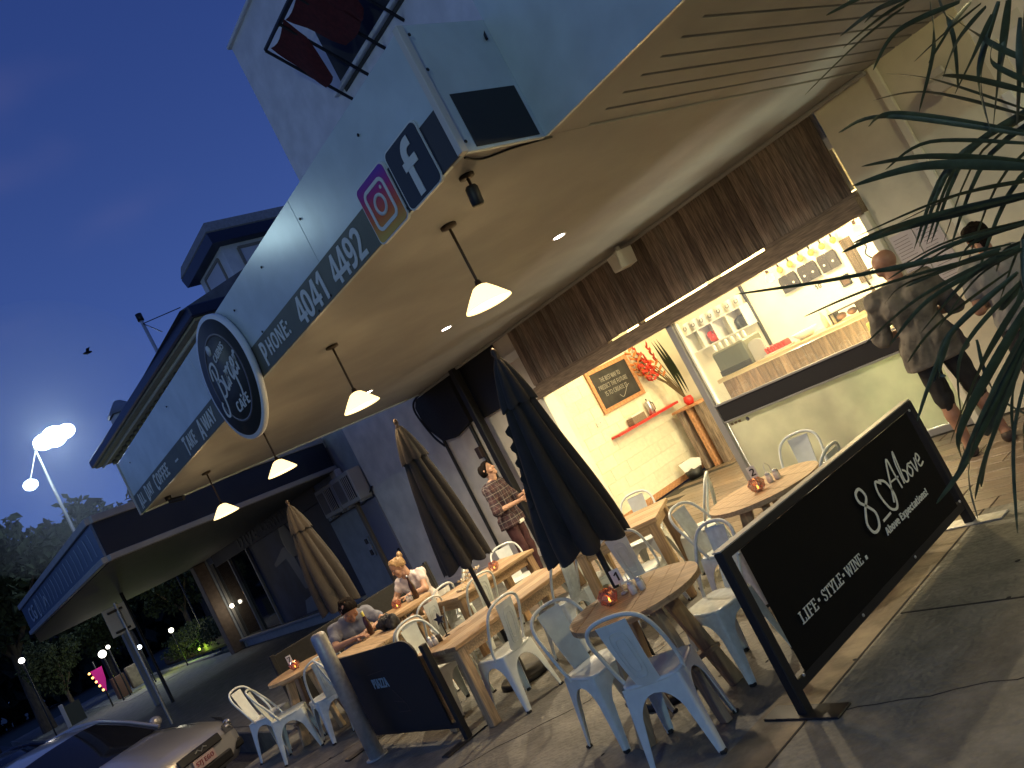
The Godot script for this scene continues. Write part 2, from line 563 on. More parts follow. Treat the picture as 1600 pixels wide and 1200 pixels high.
# ---------------------------------------------------------------- the cafe building
func build_cafe():
	var w = struct(obj("cafe_upper_wall", B.new().box(Vector3(-1.3, 7.42, -8.2), Vector3(22.6, 6.54, 0.4)), M.wall_white))
	obj("parapet_cap", B.new().box(Vector3(-1.3, 10.72, -8.18), Vector3(22.7, 0.06, 0.5), 0.01), M.wall_white, w)
	obj("side_wall", B.new().box(Vector3(-12.4, 7.42, -11.6), Vector3(0.4, 6.54, 6.4)), M.wall_white, w)
	var lw = struct(obj("white_side_wall", B.new().box(Vector3(-12.52, 2.08, -8.2), Vector3(6.3, 4.16, 0.2)), M.side_wall))
	obj("skirting", B.new().box(Vector3(-12.52, 0.06, -8.09), Vector3(6.3, 0.12, 0.025), 0.004), M.side_wall, lw)
	struct(obj("right_wall", B.new().box(Vector3(-3.1, 2.08, -8.12), Vector3(1.45, 4.16, 0.24)), M.beige))
	struct(obj("far_right_wall", B.new().box(Vector3(3.6, 2.08, -8.14), Vector3(9.0, 4.16, 0.24)), M.beige))
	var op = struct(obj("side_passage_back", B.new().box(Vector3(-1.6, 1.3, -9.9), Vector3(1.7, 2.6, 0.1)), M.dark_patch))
	obj("passage_head", B.new().box(Vector3(-1.64, 3.35, -8.13), Vector3(1.5, 1.6, 0.2)), M.wall_white, op)
	obj("passage_frame", B.new().box(Vector3(-2.345, 1.27, -7.99), Vector3(0.08, 2.54, 0.06), 0.006), M.white_paint, op)
	# head wall behind the timber cladding
	struct(obj("shop_head_wall", B.new().box(Vector3(-6.62, 3.34, -8.12), Vector3(5.5, 1.66, 0.12)), M.cream))
	var cl = thing("timber_cladding", "dark vertical timber boards hung above the shop doorway and servery", "cladding", Vector3(-9.42, 2.488, -8.02))
	var bm = []
	for k in 3:
		bm.append(B.new().box(Vector3(0, 0.43, 0), Vector3(0.106, 0.88 + k * 0.008, 0.024 + 0.006 * k), 0.004).mesh())
	var x = 0.06
	while x < 5.56:
		obj("board", bm[rng.randi_range(0, 2)], M["clad%d" % rng.randi_range(0, 3)], cl, Transform3D(Basis(), Vector3(x, -0.004, 0.02)))
		x += 0.1085
	var bt = thing("timber_beam", "long dark timber beam over the doorway and the servery window", "beam", Vector3(-6.62, 2.35, -8.02))
	obj("beam_face", B.new().box(Vector3(0, 0, 0), Vector3(5.56, 0.17, 0.2), 0.008), M.beam, bt)
	obj("slot_filler", B.new().box(Vector3(-1.92, 0.105, -0.02), Vector3(1.72, 0.07, 0.1), 0.004).box(Vector3(-0.42, 0.105, -0.02), Vector3(0.05, 0.07, 0.1), 0.004).box(Vector3(2.2, 0.105, -0.02), Vector3(1.16, 0.07, 0.1), 0.004), M.beam, bt)
	obj("beam_ledge", B.new().box(Vector3(0, -0.085, 0.06), Vector3(5.56, 0.03, 0.14), 0.004), M.beam, bt)
	# door frame and servery window
	var df = thing("doorway_frame", "cream painted frame on the left side of the open doorway", "door frame", Vector3(-9.37, 0, -8.08))
	obj("jamb", B.new().box(Vector3(0.0, 1.13, 0), Vector3(0.07, 2.26, 0.22), 0.006), M.cream, df)
	var sw = thing("servery_window", "wide servery window with grey frame, black band and frosted lower panel", "window", Vector3(-6.62, 0, -8.0))
	obj("mullion", B.new().box(Vector3(0, 1.13, 0), Vector3(0.10, 2.26, 0.12), 0.006), M.frame_metal, sw)
	obj("inner_frame", B.new().box(Vector3(0.075, 1.68, 0.0), Vector3(0.03, 1.13, 0.05), 0.003), M.cream, sw)
	obj("black_band", B.new().box(Vector3(1.39, 1.012, 0.02), Vector3(2.66, 0.20, 0.05), 0.005), M.black, sw)
	obj("sill_rail", B.new().box(Vector3(1.39, 1.124, 0.03), Vector3(2.66, 0.024, 0.07), 0.003), M.frame_metal, sw)
	obj("lower_rail", B.new().box(Vector3(1.39, 0.9, 0.03), Vector3(2.66, 0.02, 0.06), 0.003), M.frame_metal, sw)
	var fr = patchy(Color(0.50, 0.50, 0.41), 0.14, 0.006, Vector3(0.5, 0.5, 0.5), 0.25, 111)
	fr.backlight_enabled = true
	fr.backlight = lin(0.62, 0.62, 0.55)
	obj("frosted_panel", B.new().box(Vector3(1.39, 0.48, 0.0), Vector3(2.66, 0.81, 0.012)), fr, sw)
	obj("bottom_rail", B.new().box(Vector3(1.39, 0.035, 0.0), Vector3(2.66, 0.07, 0.08), 0.005), M.frame_metal, sw)
	obj("pane", B.new().box(Vector3(1.39, 1.70, -0.02), Vector3(2.64, 1.12, 0.006)), M.glass, sw)
	obj("end_jamb", B.new().box(Vector3(2.75, 1.13, -0.01), Vector3(0.07, 2.26, 0.16), 0.005), M.cream, sw)
	obj("sticker", B.new().lathe([Vector2(0.0, 0.0), Vector2(0.025, 0.0), Vector2(0.025, 0.002), Vector2(0.0, 0.002)], 16, Transform3D(Basis(Vector3(1, 0, 0), PI / 2), Vector3(0.36, 0.84, 0.008))), mat(Color(0.08, 0.08, 0.12)), sw)
	for k in 3:
		obj("decal", B.new().box(Vector3(0.12 + k * 0.06, 0.85, 0.008), Vector3(0.04, 0.03, 0.002)), mat(Color(0.22, 0.16, 0.09)), sw)
	# pipe, posters and floodlight on the right wall
	tag(obj("cable_cover", B.new().box(Vector3(-3.16, 1.7, -7.975), Vector3(0.075, 3.36, 0.045), 0.008), M.cream), "cream vertical cable cover on the wall right of the servery", "pipe")
	var menu = thing("wall_menu", "pale lined menu sheets fixed to the wall right of the servery", "menu", Vector3(-3.5, 1.62, -7.995))
	for k in 2:
		var sh = obj("sheet", B.new().box(Vector3(-0.17 + k * 0.235, 0, 0.004), Vector3(0.225, 0.62, 0.006), 0.001), mat(Color(0.50, 0.46, 0.47), 0.4), menu)
		var ln = B.new()
		for i in 17:
			ln.box(Vector3(-0.17 + k * 0.235 - rng.randf_range(0.0, 0.03), 0.26 - i * 0.032, 0.0078), Vector3(rng.randf_range(0.11, 0.17), 0.006, 0.001))
		obj("print", ln, mat(Color(0.20, 0.17, 0.17)), sh)
	var fl = thing("floodlight", "small white floodlight unit high on the right wall behind palm leaves", "floodlight", Vector3(-2.72, 2.95, -7.98))
	obj("plate", B.new().box(Vector3(0, 0, 0.02), Vector3(0.14, 0.16, 0.05), 0.01), M.plastic_white, fl)
	obj("head", B.new().box(Vector3(0.05, -0.07, 0.14), Vector3(0.2, 0.13, 0.12), 0.02, Basis(Vector3(1, 0, 0), 0.5)), M.plastic_white, fl)
	# window awning frame with torn red cloth, high on the upper wall
	var aw = thing("red_window_awning", "dark iron frame with torn red cloth over the upstairs window", "awning", Vector3(-10.2, 7.84, -8.0))
	obj("window_recess", B.new().box(Vector3(1.3, 1.15, 0.01), Vector3(2.5, 1.9, 0.02)), mat(Color(0.05, 0.05, 0.055), 0.95), aw)
	obj("window_sill", B.new().box(Vector3(1.25, 0.30, 0.05), Vector3(2.9, 0.07, 0.1), 0.01), M.wall_white, aw)
	for k in 6:
		var bx = 0.1 + k * 0.62
		obj("brace", B.new().bar(Vector3(bx, 0.02, 0.0), Vector3(bx - 0.1, 1.08, 1.0), 0.035, 0.035), M.black_metal, aw)
	obj("outer_rail", B.new().bar(Vector3(0.0, 1.09, 1.0), Vector3(3.4, 1.09, 1.0), 0.04, 0.04), M.black_metal, aw)
	obj("upper_rail", B.new().bar(Vector3(0.0, 1.5, 0.55), Vector3(3.4, 1.5, 0.55), 0.035, 0.035), M.black_metal, aw)
	obj("wall_rail", B.new().bar(Vector3(0.0, 2.0, 0.03), Vector3(3.4, 2.0, 0.03), 0.035, 0.035), M.black_metal, aw)
	for k in 6:
		obj("rafter", B.new().bar(Vector3(k * 0.62, 1.09, 1.0), Vector3(k * 0.62, 2.0, 0.03), 0.025, 0.025), M.black_metal, aw)
	var rc = patchy(Color(0.085, 0.010, 0.012), 0.3, 0.02, Vector3(1, 1, 1), 0.85, 114, M.fine, 0.5)
	for k in 4:
		var c = B.new()
		var x0 = 0.08 + k * 0.66
		var rows = []
		for i in 9:
			var t = i / 8.0
			var r = []
			for j in 7:
				var u = j / 6.0
				var wv = 0.64 * (1.0 - [0.55, 0.15, 0.5, 0.1][k] * maxf(0.0, t - 0.4) / 0.6)
				var sag = 0.06 * sin(u * PI) + 0.02 * sin(t * 9.0 + k + u * 5.0)
				r.append(Vector3(x0 + wv * u + t * 0.25 * (k % 2), lerpf(1.06, 0.30 + 0.06 * k, t) - sag, lerpf(0.95, 0.36, t)))
			rows.append(r)
		c.grid(rows)
		obj("torn_cloth", c, rc, aw)

# ---------------------------------------------------------------- interior
func build_interior():
	var lw = struct(obj("entry_block_wall", B.new().box(Vector3(-9.80, 1.48, -9.6), Vector3(0.14, 2.96, 3.0)), M.mortar))
	var bl = []
	for k in 2:
		bl.append(B.new().box(Vector3.ZERO, Vector3(0.03, 0.196, 0.396), 0.002).mesh())
	for r in 15:
		var z = -8.12 - (0.1 if r % 2 else 0.3) + 0.2
		while z > -11.2:
			obj("block", bl[0], M.block[rng.randi_range(0, 2)], lw, Transform3D(Basis(), Vector3(-9.718 + rng.randf_range(-0.0012, 0.0012), 0.1 + r * 0.198, z - 0.2)))
			z -= 0.398
	obj("skirting_board", B.new().box(Vector3(-9.69, 0.05, -9.6), Vector3(0.02, 0.1, 3.0), 0.004), M.frame_timber, lw)
	struct(obj("shop_back_wall", B.new().box(Vector3(-5.9, 1.48, -11.1), Vector3(8.0, 2.96, 0.2)), M.cream))
	struct(obj("shop_right_wall", B.new().box(Vector3(-2.3, 1.48, -9.6), Vector3(0.15, 2.96, 3.2)), M.cream))
	struct(obj("shop_ceiling", B.new().box(Vector3(-5.95, 3.02, -9.62), Vector3(7.9, 0.12, 3.2)), M.white_paint))
	struct(obj("shop_floor", B.new().box(Vector3(-4.5, -0.05, -9.55), Vector3(4.2, 0.09, 2.9)), M.plank1))
	var warm = Color(1.0, 0.90, 0.67)
	var i = 0
	for p in [[-8.6, -9.4, 1.45], [-6.2, -9.7, 5.2], [-4.3, -9.5, 5.2]]:
		var l = thing("ceiling_globe", ["round warm ceiling light inside the entry", "round warm ceiling light over the counter middle", "round warm ceiling light near the right end of the counter"][i], "ceiling light", Vector3(p[0], 2.8, p[1]), 0.0, "lights inside the shop")
		obj("globe_light", B.new().ball(Vector3.ZERO, Vector3(0.13, 0.1, 0.13), 8), glow(warm, 5.0), l)
		obj("base", B.new().lathe([Vector2(0.0, 0.16), Vector2(0.08, 0.16), Vector2(0.08, 0.09), Vector2(0.0, 0.09)], 14), M.plastic_white, l)
		omni("globe_lamp", Vector3(0, 0, 0), warm, p[2], 0.1, l)
		i += 1
	# glowing tubes added behind the beam so that its slot shows bright
	i = 0
	for x in [-6.95, -5.2]:
		var l = thing("tube_light", ["added glowing tube above the mullion behind the timber beam", "added glowing tube above the servery behind the timber beam"][i], "tube light", Vector3(x, 2.478, -8.45), 0.0, "added tubes that brighten the beam slot")
		obj("tube", B.new().box(Vector3.ZERO, Vector3(1.5, 0.035, 0.04), 0.01), glow(Color(1.0, 0.86, 0.58), 7.0), l)
		obj("batten", B.new().box(Vector3(0, 0.045, 0), Vector3(1.55, 0.05, 0.08), 0.01), M.plastic_white, l)
		i += 1
	# glow behind the frosted panel
	var ub = thing("under_counter_light", "lamp under the counter behind the frosted panel's right end", "lamp", Vector3(-4.35, 0.62, -8.33))
	obj("bulb", B.new().ball(Vector3.ZERO, Vector3(0.05, 0.05, 0.05), 8), glow(Color(0.96, 1.0, 0.78), 4.0), ub)
	omni("bulb_lamp", Vector3.ZERO, Color(0.96, 1.0, 0.84), 3.4, 0.05, ub)
	var ub2 = thing("under_counter_light", "lamp under the counter behind the frosted panel's left half", "lamp", Vector3(-5.9, 0.6, -8.5))
	obj("bulb", B.new().ball(Vector3.ZERO, Vector3(0.04, 0.04, 0.04), 8), glow(Color(0.95, 0.95, 0.6), 3.0), ub2)
	omni("bulb_lamp", Vector3.ZERO, Color(1.0, 0.95, 0.84), 2.4, 0.04, ub2)
	i = 0
	for x in [-5.30, -4.16]:
		var l = thing("window_bulb", ["orange hot bulb at the middle of the servery window head", "orange hot bulb at the right end of the servery window head"][i], "bulb", Vector3(x, 2.17, -8.3), 0.0, "bulbs at the servery window head")
		obj("globe_light", B.new().ball(Vector3.ZERO, Vector3(0.05, 0.055, 0.05), 8), glow(Color(1.0, 0.66, 0.30), 9.0), l)
		obj("holder", B.new().tube([Vector3(0, 0.05, 0), Vector3(0, 0.16, 0)], 0.018, 8), M.bronze, l)
		omni("globe_lamp", Vector3(0, 0, 0), Color(1.0, 0.82, 0.54), 1.1, 0.05, l)
		i += 1
	# the counter
	var ct = thing("servery_counter", "timber clad counter with pale top behind the servery window", "counter", Vector3(-6.72, 0, -8.75))
	obj("carcass", B.new().box(Vector3(1.4, 1.14, 0.0), Vector3(2.8, 0.36, 0.5)), M.frame_timber, ct)
	obj("counter_top", B.new().box(Vector3(1.4, 1.345, 0.02), Vector3(2.84, 0.05, 0.62), 0.006), patchy(Color(0.5, 0.38, 0.2), 0.15, 0.01, Vector3(0.7, 5, 5), 0.35, 116, null, 0.3, false, 256), ct)
	var bm = B.new().box(Vector3.ZERO, Vector3(0.108, 0.36, 0.022), 0.003).mesh()
	for k in 25:
		obj("board", bm, M["counter%d" % rng.randi_range(0, 2)], ct, Transform3D(Basis(), Vector3(0.06 + k * 0.1115, 1.14, 0.262 + rng.randf_range(-0.003, 0.003))))
	# black post and shelf cubes on the back wall
	tag(obj("black_trim", B.new().box(Vector3(-7.54, 1.85, -10.97), Vector3(0.045, 1.9, 0.04), 0.004), M.black), "black vertical trim on the pale wall behind the counter", "trim")
	var sh = thing("cube_shelf", "white cube shelf on the back wall holding red and dark items", "shelf", Vector3(-8.75, 1.80, -11.0))
	for k in 5:
		obj("divider", B.new().box(Vector3(k * 0.3, 0.15, 0.14), Vector3(0.02, 0.3, 0.28), 0.002), M.white_paint, sh)
	obj("bottom_board", B.new().box(Vector3(0.6, -0.01, 0.14), Vector3(1.22, 0.02, 0.28), 0.002), M.white_paint, sh)
	obj("top_board", B.new().box(Vector3(0.6, 0.31, 0.14), Vector3(1.22, 0.02, 0.28), 0.002), M.white_paint, sh)
	tag(obj("red_cloth_pile", B.new().ball(Vector3(-8.28, 1.87, -10.83), Vector3(0.1, 0.07, 0.09), 6).ball(Vector3(-8.34, 1.93, -10.84), Vector3(0.06, 0.07, 0.07), 6).ball(Vector3(-8.22, 1.93, -10.84), Vector3(0.05, 0.06, 0.07), 6), M.red), "heap of red packets in the white cube shelf", "packets")
	tag(obj("dark_jar_group", B.new().lathe([Vector2(0.0, 1.81), Vector2(0.05, 1.81), Vector2(0.055, 1.93), Vector2(0.03, 1.97), Vector2(0.0, 1.98)], 12, Transform3D(Basis(), Vector3(-7.78, 0, -10.84))).box(Vector3(-7.69, 1.9, -10.85), Vector3(0.12, 0.2, 0.1), 0.02), M.black), "dark jar and tin in the white cube shelf", "jar")
	for k in 7:
		var mg = thing("paper_cup_stack", ["leftmost", "second from left", "third from left", "middle", "third from right", "second from right", "rightmost"][k] + " stack of white printed cups on the cube shelf", "cups", Vector3(-8.7 + k * 0.185, 2.12, -10.84), 0.0, "cup stacks on the cube shelf")
		obj("cup", B.new().lathe([Vector2(0.0, 0.0), Vector2(0.05, 0.0), Vector2(0.065, 0.16), Vector2(0.067, 0.17), Vector2(0.0, 0.17)], 14), M.white_paint, mg)
		obj("mark", B.new().lathe([Vector2(0.026, 0.0), Vector2(0.036, 0.0), Vector2(0.036, 0.003), Vector2(0.026, 0.003)], 14, Transform3D(Basis(Vector3(1, 0, 0), PI / 2 - 0.12), Vector3(0, 0.09, 0.059))), M.black, mg)

# ---------------------------------------------------------------- awning
func build_awning():
	var c = struct(obj("awning_ceiling", B.new().box(Vector3(-7.73, 3.40, -5.53), Vector3(9.0, 0.04, 4.94)).box(Vector3(1.4, 3.40, -3.9), Vector3(9.25, 0.04, 0.40)), M.ceiling))
	obj("ribbed_sheet", B.new().box(Vector3(1.4, 3.435, -6.05), Vector3(9.25, 0.03, 3.9)), M.ceiling, c)
	var rb = B.new().prism([Vector2(-0.081, 0.03), Vector2(-0.070, 0.0), Vector2(0.070, 0.0), Vector2(0.081, 0.03)], -1.95, 1.95).mesh()
	for k in 34:
		obj("rib", rb, M.ceiling, c, Transform3D(Basis(), Vector3(-3.15 + k * 0.166, 3.392, -6.06)))
	obj("cornice", B.new().box(Vector3(-7.7, 3.36, -7.93), Vector3(9.0, 0.05, 0.05), 0.015), M.ceiling, c)
	obj("roof_sheet", B.new().box(Vector3(-7.7, 4.05, -5.5), Vector3(8.9, 0.03, 4.8)).box(Vector3(1.4, 4.05, -5.85), Vector3(9.2, 0.03, 4.25)), M.galv, c)
	var f = thing("awning_fascia", "pale fascia with dark lettered band along the cafe awning edge", "fascia", Vector3(-12.25, 3.36, -3.04))
	var xs = [0.0, 4.15, 7.2, 9.03]
	for k in 3:
		obj("panel", B.new().box(Vector3((xs[k] + xs[k + 1]) / 2, 0.39, -0.015), Vector3(xs[k + 1] - xs[k] - 0.003, 0.78, 0.03), 0.003), M.fascia, f)
	obj("dark_band", B.new().box(Vector3(4.515, 0.134, 0.002), Vector3(9.02, 0.268, 0.008), 0.001), M.band, f)
	obj("dark_corner_patch", B.new().box(Vector3(8.71, 0.150, 0.006), Vector3(0.62, 0.297, 0.006), 0.001), M.dark_patch, f)
	obj("end_panel", B.new().box(Vector3(-0.01, 0.39, -2.5), Vector3(0.03, 0.78, 4.9), 0.003), M.fascia, f)
	obj("corner_trim", B.new().box(Vector3(9.045, 0.39, 0.004), Vector3(0.05, 0.79, 0.05), 0.004), M.plastic_white, f)
	obj("corner_trim", B.new().box(Vector3(-0.03, 0.39, 0.0), Vector3(0.03, 0.79, 0.04), 0.004), M.plastic_white, f)
	obj("return_panel", B.new().box(Vector3(9.03, 0.40, -0.34), Vector3(0.03, 0.80, 0.62), 0.003), M.fascia, f)
	obj("return_patch", B.new().box(Vector3(9.048, 0.185, -0.36), Vector3(0.006, 0.33, 0.50), 0.001), M.dark_patch, f)
	var scr = B.new()
	for p in [[0.6, 0.62], [2.9, 0.64], [5.6, 0.62], [5.9, 0.28], [6.4, 0.64], [7.25, 0.6], [7.15, 0.03], [8.3, 0.6], [8.4, 0.03], [4.6, 0.03], [6.9, 0.02]]:
		scr.ball(Vector3(p[0], p[1], 0.008), Vector3(0.011, 0.011, 0.006), 5)
	for p in [[9.072, 0.05], [9.072, 0.72], [9.072, 0.5]]:
		scr.ball(Vector3(p[0], p[1], -0.03), Vector3(0.006, 0.011, 0.011), 5)
	obj("screw", scr, M.black, f)
	# lettering: large initials, the rest smaller
	var T = func(x, y): return Transform3D(Basis(), Vector3(x, y, 0.007))
	for wd in [["A", "LL", 0.20, 0.52], ["D", "AY", 0.66, 1.05], ["C", "OFFEE", 1.22, 1.98], ["T", "AKE", 2.86, 3.33], ["A", "WAY", 3.50, 4.12]]:
		var full = wd[3] - wd[2]
		var first = full / (wd[1].length() + 1.25) * 1.25
		words(wd[0], bold, M.letter_white, f, T.call(wd[2] + first * 0.45, 0.135), first * 0.8, 0.215)
		words(wd[1], bold, M.letter_white, f, T.call(wd[2] + first + (full - first) * 0.5, 0.145), full - first - 0.015, 0.155)
	obj("dash", B.new().box(Vector3(2.4, 0.12, 0.008), Vector3(0.13, 0.022, 0.004)), M.letter_white, f)
	words("P", bold, M.letter_white, f, T.call(5.77, 0.13), 0.10, 0.205)
	words("HONE:", bold, M.letter_white, f, T.call(6.12, 0.14), 0.50, 0.14)
	words("4041", bold, M.letter_white, f, T.call(6.865, 0.130), 0.56, 0.215)
	words("4492", bold, M.letter_white, f, T.call(7.56, 0.130), 0.53, 0.215)
	# round cafe sign
	var s = thing("round_sign", "round dark sign with white rim reading Burger Cafe on the awning fascia", "sign", Vector3(-7.26, 3.58, -3.0))
	var face = Transform3D(Basis(Vector3(1, 0, 0), PI / 2), Vector3.ZERO)
	obj("rim", B.new().lathe([Vector2(0.0, -0.02), Vector2(0.595, -0.02), Vector2(0.60, 0.0), Vector2(0.60, 0.028), Vector2(0.595, 0.032), Vector2(0.0, 0.032)], 64, face), mat(Color(0.72, 0.76, 0.78), 0.35), s)
	var sf = patchy(Color(0.038, 0.040, 0.038), 0.15, 0.008, Vector3(0.6, 0.6, 0.6), 0.45, 117)
	sf.metallic_specular = 0.3
	obj("face", B.new().lathe([Vector2(0.0, 0.037), Vector2(0.555, 0.037), Vector2(0.558, 0.032)], 64, face), sf, s)
	obj("ring", B.new().lathe([Vector2(0.40, 0.037), Vector2(0.40, 0.0395), Vector2(0.425, 0.0395), Vector2(0.425, 0.037)], 64, face), mat(Color(0.11, 0.10, 0.095), 0.4), s)
	var zf = Transform3D(Basis(), Vector3(-0.29, -0.14, 0.0))
	var sc = 0.33
	var lt = B.new()
	var strokes = [[[0.10, 0.98], [0.09, 0.5], [0.02, -0.1], [-0.12, -0.36], [-0.32, -0.28], [-0.36, -0.02], [-0.24, 0.1]], [[-0.16, 0.74], [-0.02, 1.04], [0.28, 1.08], [0.40, 0.86], [0.30, 0.64], [0.12, 0.57], [0.36, 0.50], [0.46, 0.28], [0.32, 0.08], [0.12, 0.10]],
		[[0.56, 0.56], [0.54, 0.24], [0.62, 0.10], [0.76, 0.22], [0.82, 0.56], [0.80, 0.2], [0.88, 0.10]], [[0.94, 0.56], [0.96, 0.34], [0.94, 0.1]], [[0.95, 0.34], [1.06, 0.56], [1.16, 0.5]],
		[[1.42, 0.48], [1.28, 0.57], [1.18, 0.34], [1.26, 0.13], [1.38, 0.24], [1.43, 0.54], [1.42, -0.2], [1.26, -0.46], [1.12, -0.32]], [[1.52, 0.30], [1.68, 0.38], [1.66, 0.56], [1.54, 0.50], [1.52, 0.24], [1.62, 0.10], [1.76, 0.22]], [[1.84, 0.56], [1.86, 0.3], [1.84, 0.1]], [[1.85, 0.34], [1.95, 0.58], [2.05, 0.52]]]
	for st in strokes:
		var p = []
		for v in st:
			p.append(Vector2(v[0], v[1] + v[0] * 0.12) * sc)
		lt.ribbon(smooth2(p), 0.028, 0.037, 0.041, zf)
	obj("script_lettering", lt, M.letter_white, s)
	words("CAIRNS", bold, M.letter_white, s, Transform3D(Basis(Vector3(0, 0, 1), 0.12), Vector3(0.06, 0.24, 0.037)), 0.32, 0.07)
	words("CAFE", bold, M.letter_white, s, Transform3D(Basis(), Vector3(0.06, -0.27, 0.037)), 0.34, 0.10)
	obj("emblem", B.new().lathe([Vector2(0.0, 0.037), Vector2(0.0, 0.041), Vector2(0.052, 0.041), Vector2(0.052, 0.037)], 20, face.translated(Vector3(-0.13, 0.33, 0))), M.letter_white, s)
	# two square badges
	var badge = func(called, label, at, m):
		var b = thing(called, label, "sign", at)
		var rr = func(h, r):
			var p = []
			for k in 4:
				for i in 7:
					var a = k * PI / 2 + i * PI / 12
					p.append(Vector2((h - r) * (1 if k in [0, 3] else -1) + r * cos(a), (h - r) * (1 if k < 2 else -1) + r * sin(a)))
			return p
		obj("border", B.new().prism(rr.call(0.198, 0.045), -0.01, 0.012), M.letter_white, b)
		var pl = rr.call(0.187, 0.038)
		var u = B.new()
		u.prism(pl, 0.012, 0.016)
		obj("face", u, m, b)
		return [b, rr]
	var fb = badge.call("square_badge", "dark square badge with white letter f near the fascia corner", Vector3(-3.62, 3.535, -3.035), mat(Color(0.014, 0.022, 0.040), 0.6))
	var fl = [[0.06, 0.125], [-0.01, 0.115], [-0.035, 0.06], [-0.035, -0.185]]
	var fp = []
	for v in fl:
		fp.append(Vector2(v[0], v[1]))
	obj("letter", B.new().ribbon(smooth2([Vector2(0.085, 0.13), Vector2(0.03, 0.125), Vector2(-0.005, 0.09), Vector2(-0.01, 0.03), Vector2(-0.01, -0.17)], 4), 0.058, 0.016, 0.020).box(Vector3(0.01, 0.022, 0.0185), Vector3(0.15, 0.052, 0.005)), M.letter_white, fb[0])
	var im = Image.create(64, 64, false, Image.FORMAT_RGB8)
	for y in 64:
		for x in 64:
			var t = clampf((63 - y) / 63.0 * 0.95 + (x / 63.0 - 0.5) * 0.12, 0.0, 1.0)
			var g = Gradient.new()
			var cc = Color(0.62, 0.42, 0.10).lerp(Color(0.62, 0.15, 0.05), clampf(t * 3.0, 0, 1)).lerp(Color(0.46, 0.04, 0.16), clampf(t * 2.6 - 0.8, 0, 1)).lerp(Color(0.12, 0.06, 0.42), clampf(t * 2.5 - 1.5, 0, 1))
			im.set_pixel(x, y, cc.linear_to_srgb())
	var gm = mat(Color.WHITE, 0.6)
	gm.metallic_specular = 0.25
	gm.albedo_texture = ImageTexture.create_from_image(im)
	gm.uv1_triplanar = true
	gm.uv1_scale = Vector3(2.6, 2.6, 2.6)
	gm.uv1_offset = Vector3(0.5, 0.5, 0.5)
	var ig = badge.call("square_badge", "rainbow square badge with white camera outline on the awning fascia", Vector3(-4.05, 3.535, -3.035), gm)
	var ring = func(pts):
		pts.append(pts[0])
		return pts
	obj("camera_outline", B.new().ribbon(ring.call(ig[1].call(0.125, 0.045)), 0.024, 0.016, 0.020).lathe([Vector2(0.048, 0.0), Vector2(0.048, 0.004), Vector2(0.070, 0.004), Vector2(0.070, 0.0)], 28, Transform3D(Basis(Vector3(1, 0, 0), PI / 2), Vector3(0, 0, 0.016))).ball(Vector3(0.078, 0.078, 0.018), Vector3(0.013, 0.013, 0.003), 6), M.letter_white, ig[0])
	# the recessed fascia to the right
	var f2 = thing("recessed_fascia", "plain pale fascia stepping back right of the lettered awning corner", "fascia", Vector3(-3.21, 3.36, -3.69))
	obj("panel", B.new().box(Vector3(4.5, 0.85, -0.015), Vector3(9.0, 1.70, 0.03), 0.003), M.fascia, f2)
	var brk = B.new()
	brk.bar(Vector3(-0.01, 0.74, 0.03), Vector3(0.02, 0.66, 0.07), 0.015, 0.015)
	obj("bracket", brk, M.black_metal, f2)
	tag(obj("ceiling_cable", B.new().tube(smooth2v([Vector3(-3.30, 3.374, -3.12), Vector3(-3.36, 3.374, -3.30), Vector3(-3.30, 3.374, -3.50), Vector3(-3.26, 3.374, -3.80)]), 0.006, 6), M.black), "thin dark cable under the awning's front corner", "cable")
	# fittings under the ceiling
	var cm = thing("ceiling_spotlight", "small black spotlight head under the awning's front right corner", "spotlight", Vector3(-3.55, 3.38, -3.30))
	obj("rose", B.new().lathe([Vector2(0.0, 0.0), Vector2(0.05, 0.0), Vector2(0.05, -0.015), Vector2(0.0, -0.02)], 16), M.bronze, cm)
	obj("stem", B.new().tube([Vector3(0, 0, 0), Vector3(0, -0.07, 0)], 0.01, 8), M.bronze, cm)
	obj("head", B.new().lathe([Vector2(0.0, -0.06), Vector2(0.03, -0.065), Vector2(0.04, -0.08), Vector2(0.04, -0.18), Vector2(0.034, -0.19), Vector2(0.0, -0.19)], 16, Transform3D(Basis(Vector3(0, 0, 1), -0.12), Vector3.ZERO)), M.black_metal, cm)
	var c2 = thing("security_camera", "small black camera under the awning's far left corner", "camera", Vector3(-11.75, 3.38, -3.3))
	obj("mount", B.new().lathe([Vector2(0.0, 0.0), Vector2(0.045, 0.0), Vector2(0.045, -0.05), Vector2(0.0, -0.06)], 12), M.black_metal, c2)
	obj("body", B.new().tube([Vector3(0.0, -0.07, 0.0), Vector3(0.16, -0.12, -0.14)], 0.035, 10), M.black_metal, c2)
	var sp = thing("wall_speaker", "small white loudspeaker hung under the awning beside the dark cladding", "speaker", Vector3(-6.55, 3.20, -7.72), -0.35)
	obj("cabinet", B.new().prism([Vector2(-0.14, 0.1), Vector2(-0.11, -0.1), Vector2(0.11, -0.1), Vector2(0.14, 0.1)], -0.1, 0.12), M.plastic_white, sp)
	obj("grille", B.new().box(Vector3(0, 0.0, 0.125), Vector3(0.22, 0.17, 0.012), 0.004), mat(Color(0.5, 0.48, 0.42), 0.8), sp)
	obj("bracket", B.new().box(Vector3(0, 0.13, 0.0), Vector3(0.05, 0.09, 0.05), 0.004), M.plastic_white, sp)

